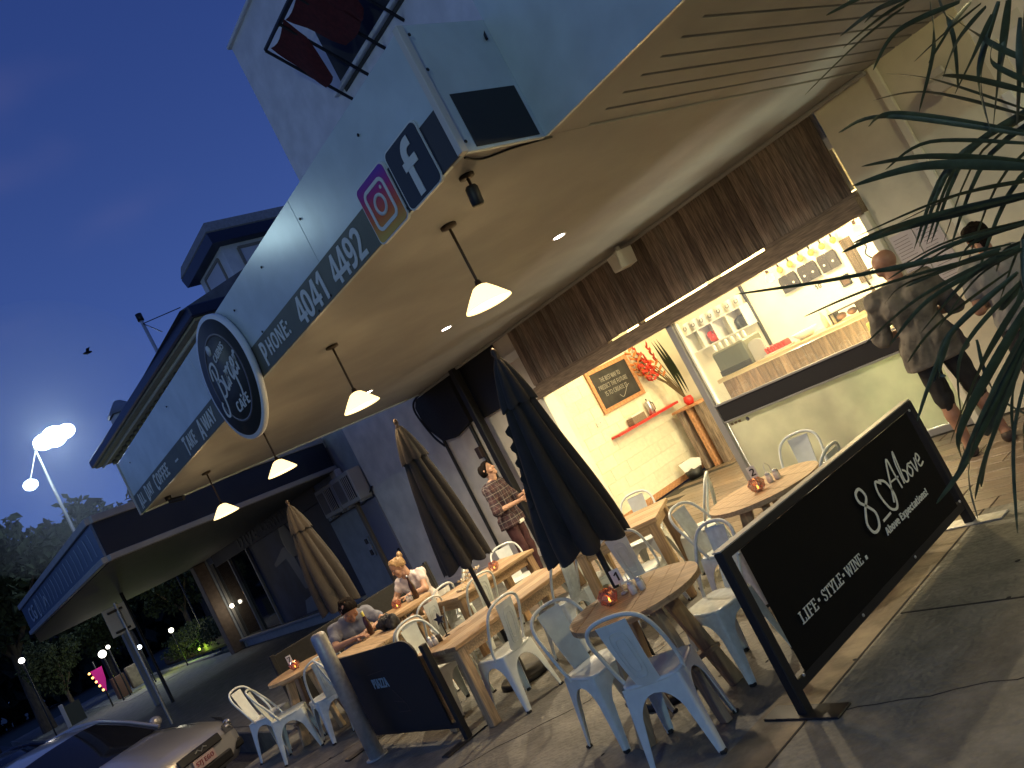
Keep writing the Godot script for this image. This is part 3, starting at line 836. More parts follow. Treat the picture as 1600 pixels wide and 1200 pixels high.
# ---------------------------------------------------------------- dive shop
func build_dive_shop():
	var navy = mat(Color(0.016, 0.02, 0.034), 0.5)
	var strip = patchy(Color(0.30, 0.30, 0.30), 0.1, 0.01, Vector3(0.5, 0.5, 0.5), 0.5, 120)
	var soffit = patchy(Color(0.11, 0.105, 0.09), 0.1, 0.01, Vector3(0.5, 0.5, 0.5), 0.7, 121)
	var sh = thing("dive_shop", "dark corner shop with printed front window beyond the cafe", "shop", Vector3.ZERO)
	obj("wall", B.new().box(Vector3(-17.15, 1.96, -8.40), Vector3(2.9, 3.92, 0.3)).box(Vector3(-23.8, 3.42, -8.40), Vector3(10.4, 1.0, 0.3)).box(Vector3(-23.8, 0.15, -8.40), Vector3(10.4, 0.3, 0.3)).box(Vector3(-28.9, 1.96, -8.4), Vector3(0.5, 3.92, 0.4)).box(Vector3(-29.0, 1.96, -12.0), Vector3(0.3, 3.92, 7.0)), patchy(Color(0.34, 0.36, 0.36), 0.12, 0.01, Vector3(0.4, 0.4, 0.4), 0.75, 122), sh)
	obj("upper_wall", B.new().box(Vector3(-22.5, 5.6, -9.6), Vector3(11.0, 3.8, 4.0)), M.cream, sh)
	obj("corner_pillar", B.new().box(Vector3(-28.9, 1.56, -8.0), Vector3(0.45, 3.12, 0.4), 0.02), patchy(Color(0.17, 0.12, 0.085), 0.2, 0.01, Vector3(1, 1, 1), 0.7, 123), sh)
	var blueprint = patchy(Color(0.022, 0.034, 0.06), 0.7, 0.006, Vector3(0.16, 0.16, 0.16), 0.6, 124)
	var wn = obj("printed_window", B.new().box(Vector3(-21.7, 1.6, -8.33), Vector3(6.0, 2.64, 0.03)), blueprint, sh)
	obj("pale_print", B.new().prism([Vector2(-22.7, 0.35), Vector2(-20.3, 0.38), Vector2(-20.1, 0.75), Vector2(-21.2, 0.85), Vector2(-22.4, 0.7)], -8.314, -8.309), mat(Color(0.14, 0.17, 0.20), 0.5), wn)
	obj("pale_print", B.new().prism([Vector2(-22.0, 1.0), Vector2(-21.6, 0.95), Vector2(-21.75, 2.2), Vector2(-22.2, 2.25), Vector2(-23.3, 1.95), Vector2(-23.3, 1.85), Vector2(-22.3, 1.95)], -8.314, -8.309), mat(Color(0.07, 0.085, 0.10), 0.5), wn)
	obj("dark_print", B.new().ball(Vector3(-21.6, 2.35, -8.31), Vector3(0.42, 0.5, 0.01), 8), mat(Color(0.008, 0.01, 0.014), 0.5), wn)
	for x in [-24.75, -26.6, -28.55]:
		obj("window_frame", B.new().box(Vector3(x, 1.6, -8.3), Vector3(0.09, 2.66, 0.1), 0.01), mat(Color(0.22, 0.21, 0.19), 0.5, 0.2), sh)
	obj("glass_door", B.new().box(Vector3(-25.7, 1.6, -8.35), Vector3(1.8, 2.64, 0.02)), glass(Color(0.1, 0.12, 0.12), 0.75), sh)
	obj("glass_door", B.new().box(Vector3(-27.6, 1.6, -8.35), Vector3(1.8, 2.64, 0.02)), glass(Color(0.1, 0.12, 0.12), 0.75), sh)
	obj("sill", B.new().box(Vector3(-23.7, 0.28, -8.2), Vector3(10.2, 0.07, 0.2), 0.01), strip, sh)
	obj("lettering_board", B.new().box(Vector3(-23.2, 3.0, -8.22), Vector3(9.3, 0.5, 0.05), 0.005), mat(Color(0.13, 0.115, 0.09), 0.7), sh)
	words("DIVE", bold, mat(Color(0.03, 0.03, 0.03), 0.6), sh, Transform3D(Basis(), Vector3(-24.0, 2.98, -8.19)), 1.9, 0.36)
	words("CENTRE", bold, mat(Color(0.04, 0.038, 0.035), 0.6), sh, Transform3D(Basis(), Vector3(-21.6, 3.0, -8.19)), 2.2, 0.3)
	obj("shop_back", B.new().box(Vector3(-24.0, 1.9, -10.4), Vector3(10.0, 3.8, 0.1)), mat(Color(0.05, 0.05, 0.05), 0.9), sh)
	var aw = thing("shop_awning", "low dark awning with pale edges over the corner shop front", "awning", Vector3.ZERO)
	var P = [Vector2(-14.44, 2.85), Vector2(-23.9, 2.56), Vector2(-29.6, 3.2), Vector2(-29.6, 8.2), Vector2(-16.9, 8.2)]
	var flip = Transform3D(Basis(Vector3(1, 0, 0), Vector3(0, 0, -1), Vector3(0, 1, 0)), Vector3.ZERO)
	obj("soffit", B.new().prism(P, 3.13, 3.2, flip), soffit, aw)
	obj("roof", B.new().prism(P, 3.84, 3.88, flip), strip, aw)
	var A = Vector3(-14.44, 0, -2.85)
	var Bq = Vector3(-23.9, 0, -2.56)
	var D = Vector3(-16.9, 0, -8.15)
	obj("end_board", B.new().bar(A + Vector3(0, 3.52, 0), D + Vector3(0, 3.52, 0), 0.05, 0.56), navy, aw)
	obj("lower_trim", B.new().bar(A + Vector3(0.02, 3.19, 0), D + Vector3(0.02, 3.19, 0), 0.13, 0.1, 0.01), strip, aw)
	obj("upper_trim", B.new().bar(A + Vector3(0.02, 3.86, 0), D + Vector3(0.02, 3.86, 0), 0.11, 0.12, 0.01), strip, aw)
	obj("blue_board", B.new().bar(A + Vector3(0, 3.52, 0.01), Bq + Vector3(0, 3.52, 0.01), 0.05, 0.56), mat(Color(0.11, 0.155, 0.24), 0.3), aw)
	obj("lower_trim", B.new().bar(A + Vector3(0, 3.19, 0.03), Bq + Vector3(0, 3.19, 0.03), 0.13, 0.1, 0.01), strip, aw)
	obj("upper_trim", B.new().bar(A + Vector3(0, 3.86, 0.03), Bq + Vector3(0, 3.86, 0.03), 0.11, 0.12, 0.01), strip, aw)
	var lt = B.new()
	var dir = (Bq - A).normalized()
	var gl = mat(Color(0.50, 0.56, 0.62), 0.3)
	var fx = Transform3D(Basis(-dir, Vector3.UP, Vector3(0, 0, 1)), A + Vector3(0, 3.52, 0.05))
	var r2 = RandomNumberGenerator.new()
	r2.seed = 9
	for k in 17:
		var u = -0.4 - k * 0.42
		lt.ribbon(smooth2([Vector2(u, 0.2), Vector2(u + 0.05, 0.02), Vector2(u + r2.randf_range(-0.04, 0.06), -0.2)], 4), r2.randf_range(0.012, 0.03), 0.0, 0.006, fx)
	obj("glint_stripe", lt, mat(Color(0.32, 0.39, 0.48), 0.4), aw)  # pale strokes that paint reflective glints onto the blue board
	words("CG", bold, gl, aw, Transform3D(fx.basis, fx * Vector3(-8.1, -0.02, 0.002)), 0.9, 0.34)
	obj("letter", B.new().ribbon(smooth2([Vector2(-7.2, 0.2), Vector2(-7.25, -0.18), Vector2(-7.05, -0.2)], 4), 0.05, 0.002, 0.008, fx).ribbon(smooth2([Vector2(-6.2, -0.12), Vector2(-6.0, 0.05), Vector2(-5.85, -0.1)], 4), 0.05, 0.002, 0.008, fx), gl, aw)
	# timber roof with cream soffit, cupola
	var rf = thing("eaves_roof", "blue trimmed roof with cream bracketed soffit above the corner shop", "roof", Vector3(-28.2, 7.2, -6.5))
	var trim = mat(Color(0.012, 0.02, 0.055), 0.4)
	var sf = patchy(Color(0.40, 0.34, 0.20), 0.1, 0.01, Vector3(0.6, 0.6, 0.6), 0.7, 126)
	var ti = Basis(Vector3.UP, 0.03)
	obj("gutter", B.new().box(Vector3(5.8, 0.18, 0.0), Vector3(11.7, 0.26, 0.14), 0.03, ti).box(Vector3(11.6, 0.18, -2.3), Vector3(0.14, 0.26, 4.4), 0.03, ti), trim, rf)
	obj("soffit", B.new().box(Vector3(5.8, 0.02, -0.62), Vector3(11.6, 0.05, 1.2), 0.0, ti).box(Vector3(11.0, 0.02, -2.6), Vector3(1.1, 0.05, 3.4), 0.0, ti), sf, rf)
	obj("rail", B.new().box(Vector3(5.8, -0.03, -0.24), Vector3(11.6, 0.06, 0.06), 0.008, ti), M.cream, rf)
	for k in 22:
		obj("bracket", B.new().box(ti * Vector3(0.3 + k * 0.52, -0.06, -0.66), Vector3(0.14, 0.12, 0.72), 0.01, ti), sf, rf)
	obj("frieze", B.new().box(Vector3(5.8, -0.24, -1.25), Vector3(11.6, 0.5, 0.1), 0.0, ti), sf, rf)
	obj("roof_slope", B.new().prism([Vector2(0.02, 0.28), Vector2(-3.2, 1.3), Vector2(-6.4, 0.28)], 0.0, 11.6, Transform3D(Basis(Vector3(0, 0, 1), Vector3(0, 1, 0), Vector3(1, 0, 0)), Vector3(0, 0, 0))), patchy(Color(0.12, 0.13, 0.15), 0.2, 0.01, Vector3(0.5, 0.5, 0.5), 0.6, 127), rf)
	var cu = thing("cupola", "boxy white roof turret with blue eaves and framed panels", "cupola", Vector3(-19.6, 7.7, -9.9), -0.785)
	var oct = func(r): return [Vector2(0, 0), r]
	var wall = B.new()
	var pan = B.new()
	var fr = B.new()
	for k in 4:
		var a0 = TAU * k / 4.0
		var a1 = TAU * (k + 1) / 4.0
		var R0 = 1.42
		var p0 = Vector3(cos(a0), 0, sin(a0)) * R0
		var p1 = Vector3(cos(a1), 0, sin(a1)) * R0
		var o = (p0 + p1).normalized()
		wall.q(p0, p1, p1 + Vector3.UP * 1.85, p0 + Vector3.UP * 1.85, o)
		var mid = (p0 + p1) / 2 + Vector3.UP * 1.12 + o * 0.02
		var u = (p1 - p0).normalized()
		var cs = [mid + u * 0.6 + Vector3.UP * 0.5, mid - u * 0.6 + Vector3.UP * 0.5, mid - u * 0.6 - Vector3.UP * 0.5, mid + u * 0.6 - Vector3.UP * 0.5]
		for i in 4:
			fr.bar(cs[i], cs[(i + 1) % 4], 0.07, 0.05, 0.0, o)
		pan.q(cs[0], cs[1], cs[2], cs[3], o)
	obj("wall", wall, M.white_paint, cu)
	obj("panel_frame", fr, mat(Color(0.25, 0.22, 0.17), 0.7), cu)
	obj("panel", pan, mat(Color(0.60, 0.60, 0.62), 0.6), cu)
	var o8 = Transform3D(Basis(Vector3.UP, 0.0), Vector3.ZERO)
	var lathe8 = func(prof):
		var b = B.new()
		var rows = []
		for p in prof:
			var row = []
			for k in 4:
				var a = TAU * k / 4.0
				row.append(Vector3(cos(a) * p.x, p.y, sin(a) * p.x))
			rows.append(row)
		for i in rows.size() - 1:
			for k in 4:
				var kk = (k + 1) % 4
				var e = (rows[i][k] + rows[i][kk]) * Vector3(1, 0, 1) + Vector3(0, prof[i].x - prof[i + 1].x, 0) * 2.0
				b.q(rows[i][k], rows[i][kk], rows[i + 1][kk], rows[i + 1][k], e)
		return b
	obj("eaves_trim", lathe8.call([Vector2(1.42, 1.76), Vector2(1.80, 1.78), Vector2(1.86, 2.04), Vector2(1.4, 2.04)]), trim, cu)
	obj("cap", lathe8.call([Vector2(1.80, 2.045), Vector2(1.86, 2.08), Vector2(1.72, 2.36), Vector2(0.0, 2.46)]), patchy(Color(0.30, 0.29, 0.27), 0.2, 0.02, Vector3(1, 1, 1), 0.8, 128), cu)
	var mast = thing("roof_mast", "thin leaning antenna mast with stays above the blue trimmed roof", "mast", Vector3(-23.2, 7.6, -8.0))
	obj("pole", B.new().tube([Vector3(0, 0, 0), Vector3(-0.15, 2.3, 0)], 0.05, 8), M.galv, mast)
	obj("cap", B.new().lathe([Vector2(0.0, 2.2), Vector2(0.09, 2.2), Vector2(0.09, 2.42), Vector2(0.0, 2.44)], 10, Transform3D(Basis(), Vector3(-0.15, 0, 0))), M.black_metal, mast)
	for d in [Vector3(1.5, 1.2, 0.2), Vector3(2.1, 1.5, -0.3)]:
		obj("stay", B.new().tube([Vector3(-0.12, 2.1, 0), d], 0.014, 5), M.black_metal, mast)
	var v = thing("roof_vent", "small pale vent turret at the roof's far left end", "vent", Vector3(-29.0, 7.4, -8.0))
	obj("body", B.new().box(Vector3(0, 0.7, 0), Vector3(0.7, 1.4, 0.7), 0.05), M.cream, v)
	obj("top", B.new().lathe([Vector2(0.55, 1.4), Vector2(0.55, 1.5), Vector2(0.15, 1.85), Vector2(0.0, 1.9)], 4, Transform3D(Basis(Vector3.UP, PI / 4), Vector3.ZERO)), strip, v)
	# things on the white wall between the shops
	var mk_ac = func(at, label):
		var a = thing("air_conditioner", label, "air conditioner", at, 0.0, "air conditioners on the side wall")
		obj("casing", B.new().box(Vector3(0, 0, 0.15), Vector3(0.95, 0.68, 0.32), 0.02), mat(Color(0.36, 0.35, 0.32), 0.5), a)
		obj("fan_opening", B.new().box(Vector3(0.22, 0, 0.312), Vector3(0.36, 0.5, 0.01), 0.002), M.black, a)
		for k in 4:
			obj("grille_bar", B.new().box(Vector3(0.10 + k * 0.08, 0, 0.32), Vector3(0.012, 0.5, 0.01)), M.plastic_white, a)
		obj("side_grille", B.new().box(Vector3(-0.24, 0, 0.312), Vector3(0.34, 0.48, 0.008)), mat(Color(0.18, 0.17, 0.15), 0.6), a)
		obj("bracket", B.new().box(Vector3(-0.35, -0.36, 0.12), Vector3(0.04, 0.05, 0.3)).box(Vector3(0.35, -0.36, 0.12), Vector3(0.04, 0.05, 0.3)), M.galv, a)
		return a
	mk_ac.call(Vector3(-16.2, 2.62, -8.1), "larger air conditioner on the white wall under the awning's end")
	var _b = mk_ac.call(Vector3(-17.45, 2.62, -8.22), "dimmer air conditioner beside it, nearer the dark shop")
	var cb = thing("wall_box", "small white junction box above the air conditioners", "box", Vector3(-16.9, 3.05, -8.2))
	obj("cover", B.new().box(Vector3(0, 0, 0.08), Vector3(0.3, 0.2, 0.16), 0.02), M.plastic_white, cb)
	tag(obj("wall_cable", B.new().tube(smooth2v([Vector3(-15.55, 2.42, -8.06), Vector3(-16.2, 2.2, -8.06), Vector3(-17.4, 2.24, -8.2), Vector3(-18.5, 2.2, -8.2)]), 0.02, 6), M.black), "black cable running under the air conditioners", "cable")
	var sd = thing("side_door", "blue grey side door with brown post on the white wall", "door", Vector3(-16.1, 0, -8.09))
	obj("leaf", B.new().box(Vector3(0.05, 1.1, 0.0), Vector3(0.78, 2.2, 0.05), 0.006), mat(Color(0.19, 0.19, 0.235), 0.6), sd)
	obj("brown_post", B.new().box(Vector3(-0.42, 1.15, 0.03), Vector3(0.13, 2.3, 0.09), 0.01), mat(Color(0.21, 0.16, 0.10), 0.7), sd)
	obj("lock", B.new().box(Vector3(0.36, 1.0, 0.04), Vector3(0.05, 0.09, 0.05), 0.01), M.black_metal, sd)
	var mt = thing("meter_box", "small dark meter plate on the pale wall left of the side door", "meter", Vector3(-17.2, 1.3, -8.24))
	obj("plate", B.new().box(Vector3(0, 0, 0.02), Vector3(0.16, 0.46, 0.05), 0.008), M.galv, mt)
	obj("dial", B.new().box(Vector3(0, 0.14, 0.05), Vector3(0.13, 0.12, 0.03), 0.01), M.black, mt)
	obj("dial", B.new().box(Vector3(0, -0.13, 0.05), Vector3(0.13, 0.13, 0.03), 0.01), M.black, mt)
	# dark boards high on the wall and the posts in front of them
	var db = thing("dark_wall_board", "large dark board high on the white wall, left of two", "board", Vector3(-11.95, 2.92, -8.06), 0.0, "dark boards high on the wall")
	obj("board", B.new().prism([Vector2(-0.55, 0.42), Vector2(-0.68, 0.30), Vector2(-0.66, -0.1), Vector2(-0.36, -0.46), Vector2(0.05, -0.52), Vector2(0.62, -0.42), Vector2(0.62, 0.44)], -0.02, 0.06), M.black_fabric, db)
	obj("edge_tube", B.new().tube(smooth2v([Vector3(-0.3, 0.46, 0.07), Vector3(-0.62, 0.40, 0.07), Vector3(-0.72, 0.2, 0.07), Vector3(-0.55, -0.3, 0.07), Vector3(-0.36, -0.55, 0.07)]), 0.02, 6), M.black_metal, db)
	var d2 = thing("dark_wall_board", "darker board beside the timber cladding, right of two", "board", Vector3(-10.55, 2.9, -8.06), 0.0, "dark boards high on the wall")
	obj("board", B.new().box(Vector3(0, 0, 0.02), Vector3(1.25, 0.92, 0.06), 0.01), M.black, d2)
	var p1 = thing("black_post", "thick black square post standing by the person in plaid", "post", Vector3(-10.93, 0, -7.9))
	obj("post", B.new().box(Vector3(0, 1.69, 0), Vector3(0.13, 3.38, 0.13), 0.008), M.black_metal, p1)
	var p2 = thing("thin_conduit", "thin dark conduit with a small box left of the thick post", "pipe", Vector3(-11.45, 0, -8.06))
	obj("pipe", B.new().box(Vector3(0, 1.69, 0), Vector3(0.06, 3.38, 0.05), 0.01), M.black_metal, p2)
	obj("switch_box", B.new().box(Vector3(-0.03, 1.98, 0.05), Vector3(0.12, 0.2, 0.08), 0.01), mat(Color(0.05, 0.03, 0.025), 0.5), p2)
	var p3 = thing("thin_conduit", "thin dark pipe right beside the middle folded umbrella", "pipe", Vector3(-12.35, 0, -8.05))
	obj("pipe", B.new().box(Vector3(0, 1.4, 0), Vector3(0.05, 2.8, 0.05), 0.01), M.black_metal, p3)

func smooth2v(pts, steps = 6):
	var out = []
	var n = pts.size()
	for i in n - 1:
		for k in steps:
			out.append(pts[i].cubic_interpolate(pts[i + 1], pts[maxi(i - 1, 0)], pts[mini(i + 2, n - 1)], float(k) / steps))
	out.append(pts[n - 1])
	return out

# ---------------------------------------------------------------- background
func leaf_cloud(r: RandomNumberGenerator, center: Vector3, rad: Vector3, n: int, size: float, clumps: int):
	var b = B.new()
	var cc = []
	for k in clumps:
		var d = Vector3(r.randfn(), r.randfn(), r.randfn()).normalized() * pow(r.randf(), 0.45)
		cc.append([center + d * rad * 0.85, r.randf_range(0.16, 0.36)])
	for k in n:
		var c = cc[r.randi_range(0, clumps - 1)]
		var d = Vector3(r.randfn(), r.randfn(), r.randfn()).normalized() * pow(r.randf(), 0.5)
		var p = c[0] + d * rad * c[1]
		var u = Vector3(r.randfn(), r.randfn() - 0.4, r.randfn()).normalized()
		var v = u.cross(Vector3(r.randfn(), r.randfn(), r.randfn())).normalized()
		var s = size * r.randf_range(0.6, 1.3)
		var w = u.cross(v) * s * 0.12
		b.s.add_vertex(p)
		b.s.add_vertex(p + u * s * 0.5 + v * s * 0.28 + w)
		b.s.add_vertex(p + u * s)
		b.s.add_vertex(p)
		b.s.add_vertex(p + u * s)
		b.s.add_vertex(p + u * s * 0.5 - v * s * 0.28 + w)
	return b

func build_background():
	var r = RandomNumberGenerator.new()
	r.seed = 31
	var kinds = []
	for k in 3:
		var t = Node3D.new()
		t.name = "street_tree"
		var h = 9.5
		var tb = B.new()
		tb.tube([Vector3(0, -0.1, 0), Vector3(0.1, h * 0.2, 0.05), Vector3(-0.05, h * 0.42, 0.0), Vector3(0.15, h * 0.7, 0.1)], [0.30, 0.22, 0.17, 0.07], 9)
		obj("trunk", tb, M.bark, t)
		for q in 4:
			var a = q * 1.7 + k
			obj("limb", B.new().tube([Vector3(0, h * 0.34, 0), Vector3(cos(a) * 1.1, h * 0.52, sin(a) * 1.1), Vector3(cos(a) * 2.1, h * 0.68, sin(a) * 2.1)], [0.13, 0.09, 0.03], 7), M.bark, t)
		obj("crown", leaf_cloud(r, Vector3(0, h * 0.66, 0), Vector3(3.2, h * 0.36, 3.2), 5200, 0.42, 46), M.leaf[k], t)
		kinds.append(t)
	var spots = [[-47, -4.0, 1.15, "tall dark tree left of the street lamp's foot"], [-52, -9.5, 1.1, "dark tree behind the lamp pole"], [-44, 1.5, 1.1, "dark tree at the photo's left edge"], [-43.5, -10.6, 0.62, "small tree beside the shop pillar"], [-47, -7.4, 0.55, "low tree under the shop awning's edge"], [-60, -16, 1.2, "far dark tree behind the hedge"], [-56, -2, 1.3, "tall tree at the back left"], [-41.5, -4.6, 0.42, "small lit tree by the pink banner"], [-64, -10, 1.3, "tallest tree at the very back"], [-52, 5, 1.2, "dark tree behind the left edge trees"], [-70, -24, 1.4, "distant tree behind the shop"]]
	for i in spots.size():
		var o = kinds[i % 3] if i < 3 else kinds[i % 3].duplicate()
		add_child(o, true)
		o.position = Vector3(spots[i][0], 0, spots[i][1])
		o.rotation.y = i * 1.3
		o.scale = Vector3.ONE * spots[i][2]
		tag(o, spots[i][3], "tree", "trees at the end of the street")
	var fc = stuff(obj("far_tree_belt", leaf_cloud(r, Vector3(-110, 7, -10), Vector3(12, 11, 95), 16000, 2.2, 150), M.leaf[2]))
	fc.set_meta("label", "dark belt of trees closing the far end of the street")
	fc.set_meta("category", "trees")
	var hd = thing("hedge", "low clipped green hedge beside the far pavement", "hedge", Vector3(-38.5, 0, -9.6))
	obj("leaves", leaf_cloud(r, Vector3(0, 0.75, 0), Vector3(8.0, 0.75, 0.9), 9000, 0.16, 120), M.leaf[1], hd)
	obj("stems", B.new().box(Vector3(0, 0.3, 0), Vector3(13, 0.5, 0.9), 0.1), M.bark, hd)
	struct(obj("path", B.new().box(Vector3(-47, 0.004, -6.6), Vector3(24, 0.012, 2.0)).box(Vector3(-40, 0.03, -8.45), Vector3(14, 0.08, 0.35), 0.02), M.path_light))
	# added bulb for a glass door reflection, then lamps of the garden
	var sl = thing("door_reflection", "added bulb standing in for a reflection in the dark shop's glass door", "lamp", Vector3(-28.1, 1.42, -8.26))
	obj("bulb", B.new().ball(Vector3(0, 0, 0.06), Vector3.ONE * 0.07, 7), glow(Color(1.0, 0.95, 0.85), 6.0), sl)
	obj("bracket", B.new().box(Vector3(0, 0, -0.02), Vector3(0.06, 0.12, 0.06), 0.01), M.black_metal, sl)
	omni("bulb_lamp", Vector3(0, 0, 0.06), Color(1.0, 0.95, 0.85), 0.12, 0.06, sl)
	var i = 0
	for p in [[-37.6, 1.56, -7.06, 0.09, 2.0, Color(0.9, 0.95, 1.0), "white globe lamp nearest the leaning sign post"], [-37.0, 1.57, -8.25, 0.10, 3.0, Color(1, 0.97, 0.85), "white globe lamp above the hedge"], [-37.5, 2.0, -5.76, 0.15, 3.0, Color(1, 0.97, 0.92), "bright white shop light in the trees"], [-38.5, 2.15, -6.2, 0.08, 2.0, Color(1, 0.97, 0.92), "smaller white light right of the bright shop light"], [-37.8, 3.18, -3.31, 0.11, 6.0, Color(1, 0.98, 0.95), "white street light low at the photo's left edge"], [-36.5, 4.1, -9.2, 0.12, 1.0, Color(0.95, 1, 0.95), "small lamp high under the shop awning"]]:
		var l = thing("garden_lamp", p[6], "lamp", Vector3(p[0], 0, p[2]), 0.0, "lamps at the end of the street")
		obj("post", B.new().tube([Vector3(0, 0, 0), Vector3(0, p[1] - p[3] * 0.8, 0)], 0.03, 7), M.black_metal, l)
		obj("globe_light", B.new().ball(Vector3(0, p[1], 0), Vector3.ONE * p[3], 7), glow(p[5], 4.0), l)
		omni("globe_lamp", Vector3(0, p[1], 0), p[5], p[4] * 0.16, p[3] * 0.8, l)
		i += 1
	# small spotlights that light patches of leaves
	for p in [[-39.2, 0.9, -7.6, Color(0.95, 1.0, 0.25), 0.8, "yellow lit garden spotlight under the low tree"], [-37.0, 0.35, -8.9, Color(0.75, 1.0, 0.3), 0.45, "green lit garden spotlight in front of the hedge"]]:
		var l = thing("garden_spotlight", p[5], "spotlight", Vector3(p[0], 0, p[2]), 0.0, "garden spotlights")
		obj("stake", B.new().tube([Vector3(0, 0, 0), Vector3(0, p[1] - 0.05, 0)], 0.02, 6), M.black_metal, l)
		obj("bulb", B.new().ball(Vector3(0, p[1], 0), Vector3.ONE * 0.05, 6), glow(p[3], 4.0), l)
		omni("bulb_lamp", Vector3(0, p[1], 0), p[3], p[4], 0.04, l)
	var pk = thing("pink_banner", "glowing pink wedge banner edged with small bulbs beside the path", "banner", Vector3(-37.6, 0.0, -5.35))
	obj("cloth_light", B.new().prism([Vector2(-0.2, 1.6), Vector2(0.22, 1.6), Vector2(0.17, 1.1), Vector2(0.02, 0.65), Vector2(-0.15, 1.1)], -0.03, 0.03, Transform3D(Basis(Vector3.UP, PI / 2), Vector3.ZERO)), glow(Color(0.75, 0.14, 0.50), 0.42), pk)
	obj("pole", B.new().tube([Vector3(0, 0, 0), Vector3(0, 1.9, 0)], 0.03, 6), M.black_metal, pk)
	for k in 5:
		obj("bulb", B.new().ball(Vector3(0.03, 1.55 - k * 0.2, 0.27 - k * 0.05), Vector3.ONE * 0.045, 5), glow(Color(1.0, 0.75, 0.4), 4.0), pk)
	var ws = thing("white_panel_sign", "small white framed panel standing in the dark at the left", "sign", Vector3(-37.7, 0, -4.1))
	obj("panel", B.new().box(Vector3(0, 0.55, 0.3), Vector3(0.06, 0.95, 0.14), 0.01), M.plastic_white, ws)
	obj("base", B.new().box(Vector3(0, 0.08, 0), Vector3(0.06, 0.06, 0.7)), M.galv, ws)
	obj("back_board", B.new().box(Vector3(-0.02, 0.5, -0.05), Vector3(0.04, 0.8, 0.55)), mat(Color(0.09, 0.09, 0.05), 0.7), ws)
	var bx = thing("planter_box", "pale planter boxes beyond the pink banner", "planter", Vector3(-39.0, 0, -6.1))
	obj("box", B.new().box(Vector3(0, 0.5, 0), Vector3(0.5, 0.9, 0.5), 0.02), mat(Color(0.10, 0.05, 0.03), 0.7), bx)
	obj("box", B.new().box(Vector3(0, 0.62, -0.6), Vector3(0.45, 0.9, 0.45), 0.02), M.concrete_edge, bx)

# ---------------------------------------------------------------- street furniture
func build_street():
	var bd = thing("bird", "small dark bird gliding in the dusk sky above the street lamp", "bird", Vector3(-36.9, 13.7, -10.0))
	obj("body", B.new().ball(Vector3.ZERO, Vector3(0.07, 0.06, 0.2), 6), M.black, bd)
	for w in [-1, 1]:
		var wg = B.new()
		wg.grid([[Vector3(0, 0.02, 0.06), Vector3(w * 0.22, 0.12, 0.05), Vector3(w * 0.50, 0.06, -0.08)], [Vector3(0, 0.02, -0.08), Vector3(w * 0.22, 0.115, -0.09), Vector3(w * 0.50, 0.058, -0.1)]])
		obj("wing", wg, M.black, bd)
	var sp = thing("sign_post", "grey street sign seen from behind on a thin post", "sign", Vector3(-19.3, 0, -3.56))
	obj("post", B.new().tube([Vector3(0, 0, 0), Vector3(0, 2.75, 0)], 0.032, 8), M.galv, sp)
	obj("plate", B.new().box(Vector3(-0.04, 2.4, 0.06), Vector3(0.012, 0.60, 0.46), 0.003), mat(Color(0.36, 0.37, 0.37), 0.5, 0.3), sp)
	obj("clamp", B.new().box(Vector3(0.0, 2.6, 0.06), Vector3(0.05, 0.05, 0.3), 0.008), M.black_metal, sp)
	obj("clamp", B.new().box(Vector3(0.0, 2.17, 0.06), Vector3(0.05, 0.05, 0.3), 0.008), M.black_metal, sp)
	var wp = thing("pale_post", "pale square post behind the street sign", "post", Vector3(-26.0, 0, -4.72))
	obj("post", B.new().box(Vector3(0, 1.2, 0), Vector3(0.2, 2.4, 0.2), 0.02), mat(Color(0.3, 0.3, 0.29), 0.6), wp)
	var dp = thing("dark_post", "thin dark post carrying the shop awning edge", "post", Vector3(-24.2, 0, -4.7))
	obj("post", B.new().tube([Vector3(0, 0, 0), Vector3(0, 3.13, 0)], 0.045, 8), M.black_metal, dp)
	var bo = thing("steel_bollard", "tall dull steel bollard in front of the small dark banner", "bollard", Vector3(-7.28, 0, -2.66))
	obj("tube", B.new().lathe([Vector2(0.0, 0.0), Vector2(0.07, 0.0), Vector2(0.07, 1.14), Vector2(0.064, 1.165), Vector2(0.045, 1.18), Vector2(0.0, 1.183)], 28), M.galv, bo)
	obj("collar", B.new().lathe([Vector2(0.07, 0.0), Vector2(0.10, 0.0), Vector2(0.10, 0.012), Vector2(0.07, 0.014)], 28), M.galv, bo)

func street_light(label, at: Vector3, h: float, heads, arm: float):
	var l = thing("street_lamp", label, "street lamp", at, 0.0, "street lamps")
	obj("pole", B.new().tube([Vector3(0, 0, 0), Vector3(0, h * 0.5, 0), Vector3(0, h, 0)], [0.12, 0.09, 0.06], 10), M.galv, l)
	for hd in heads:
		obj("arm", B.new().tube([Vector3(0, h - 0.2, 0), hd.p + Vector3(0, 0.1, 0)], 0.035, 6), M.galv, l)
		obj("housing", B.new().box(hd.p + Vector3(0, 0.12, 0), Vector3(hd.r * 1.2, 0.14, hd.r * 1.2), 0.03), M.galv, l)
		obj("lens_light", B.new().ball(hd.p, Vector3(hd.r, hd.r * hd.get("f", 0.5), hd.r), 8), glow(hd.c, hd.g), l)
		omni("lens_lamp", hd.p + Vector3(0, -0.02, 0), hd.c, hd.e, hd.r * 0.8, l)
	return l

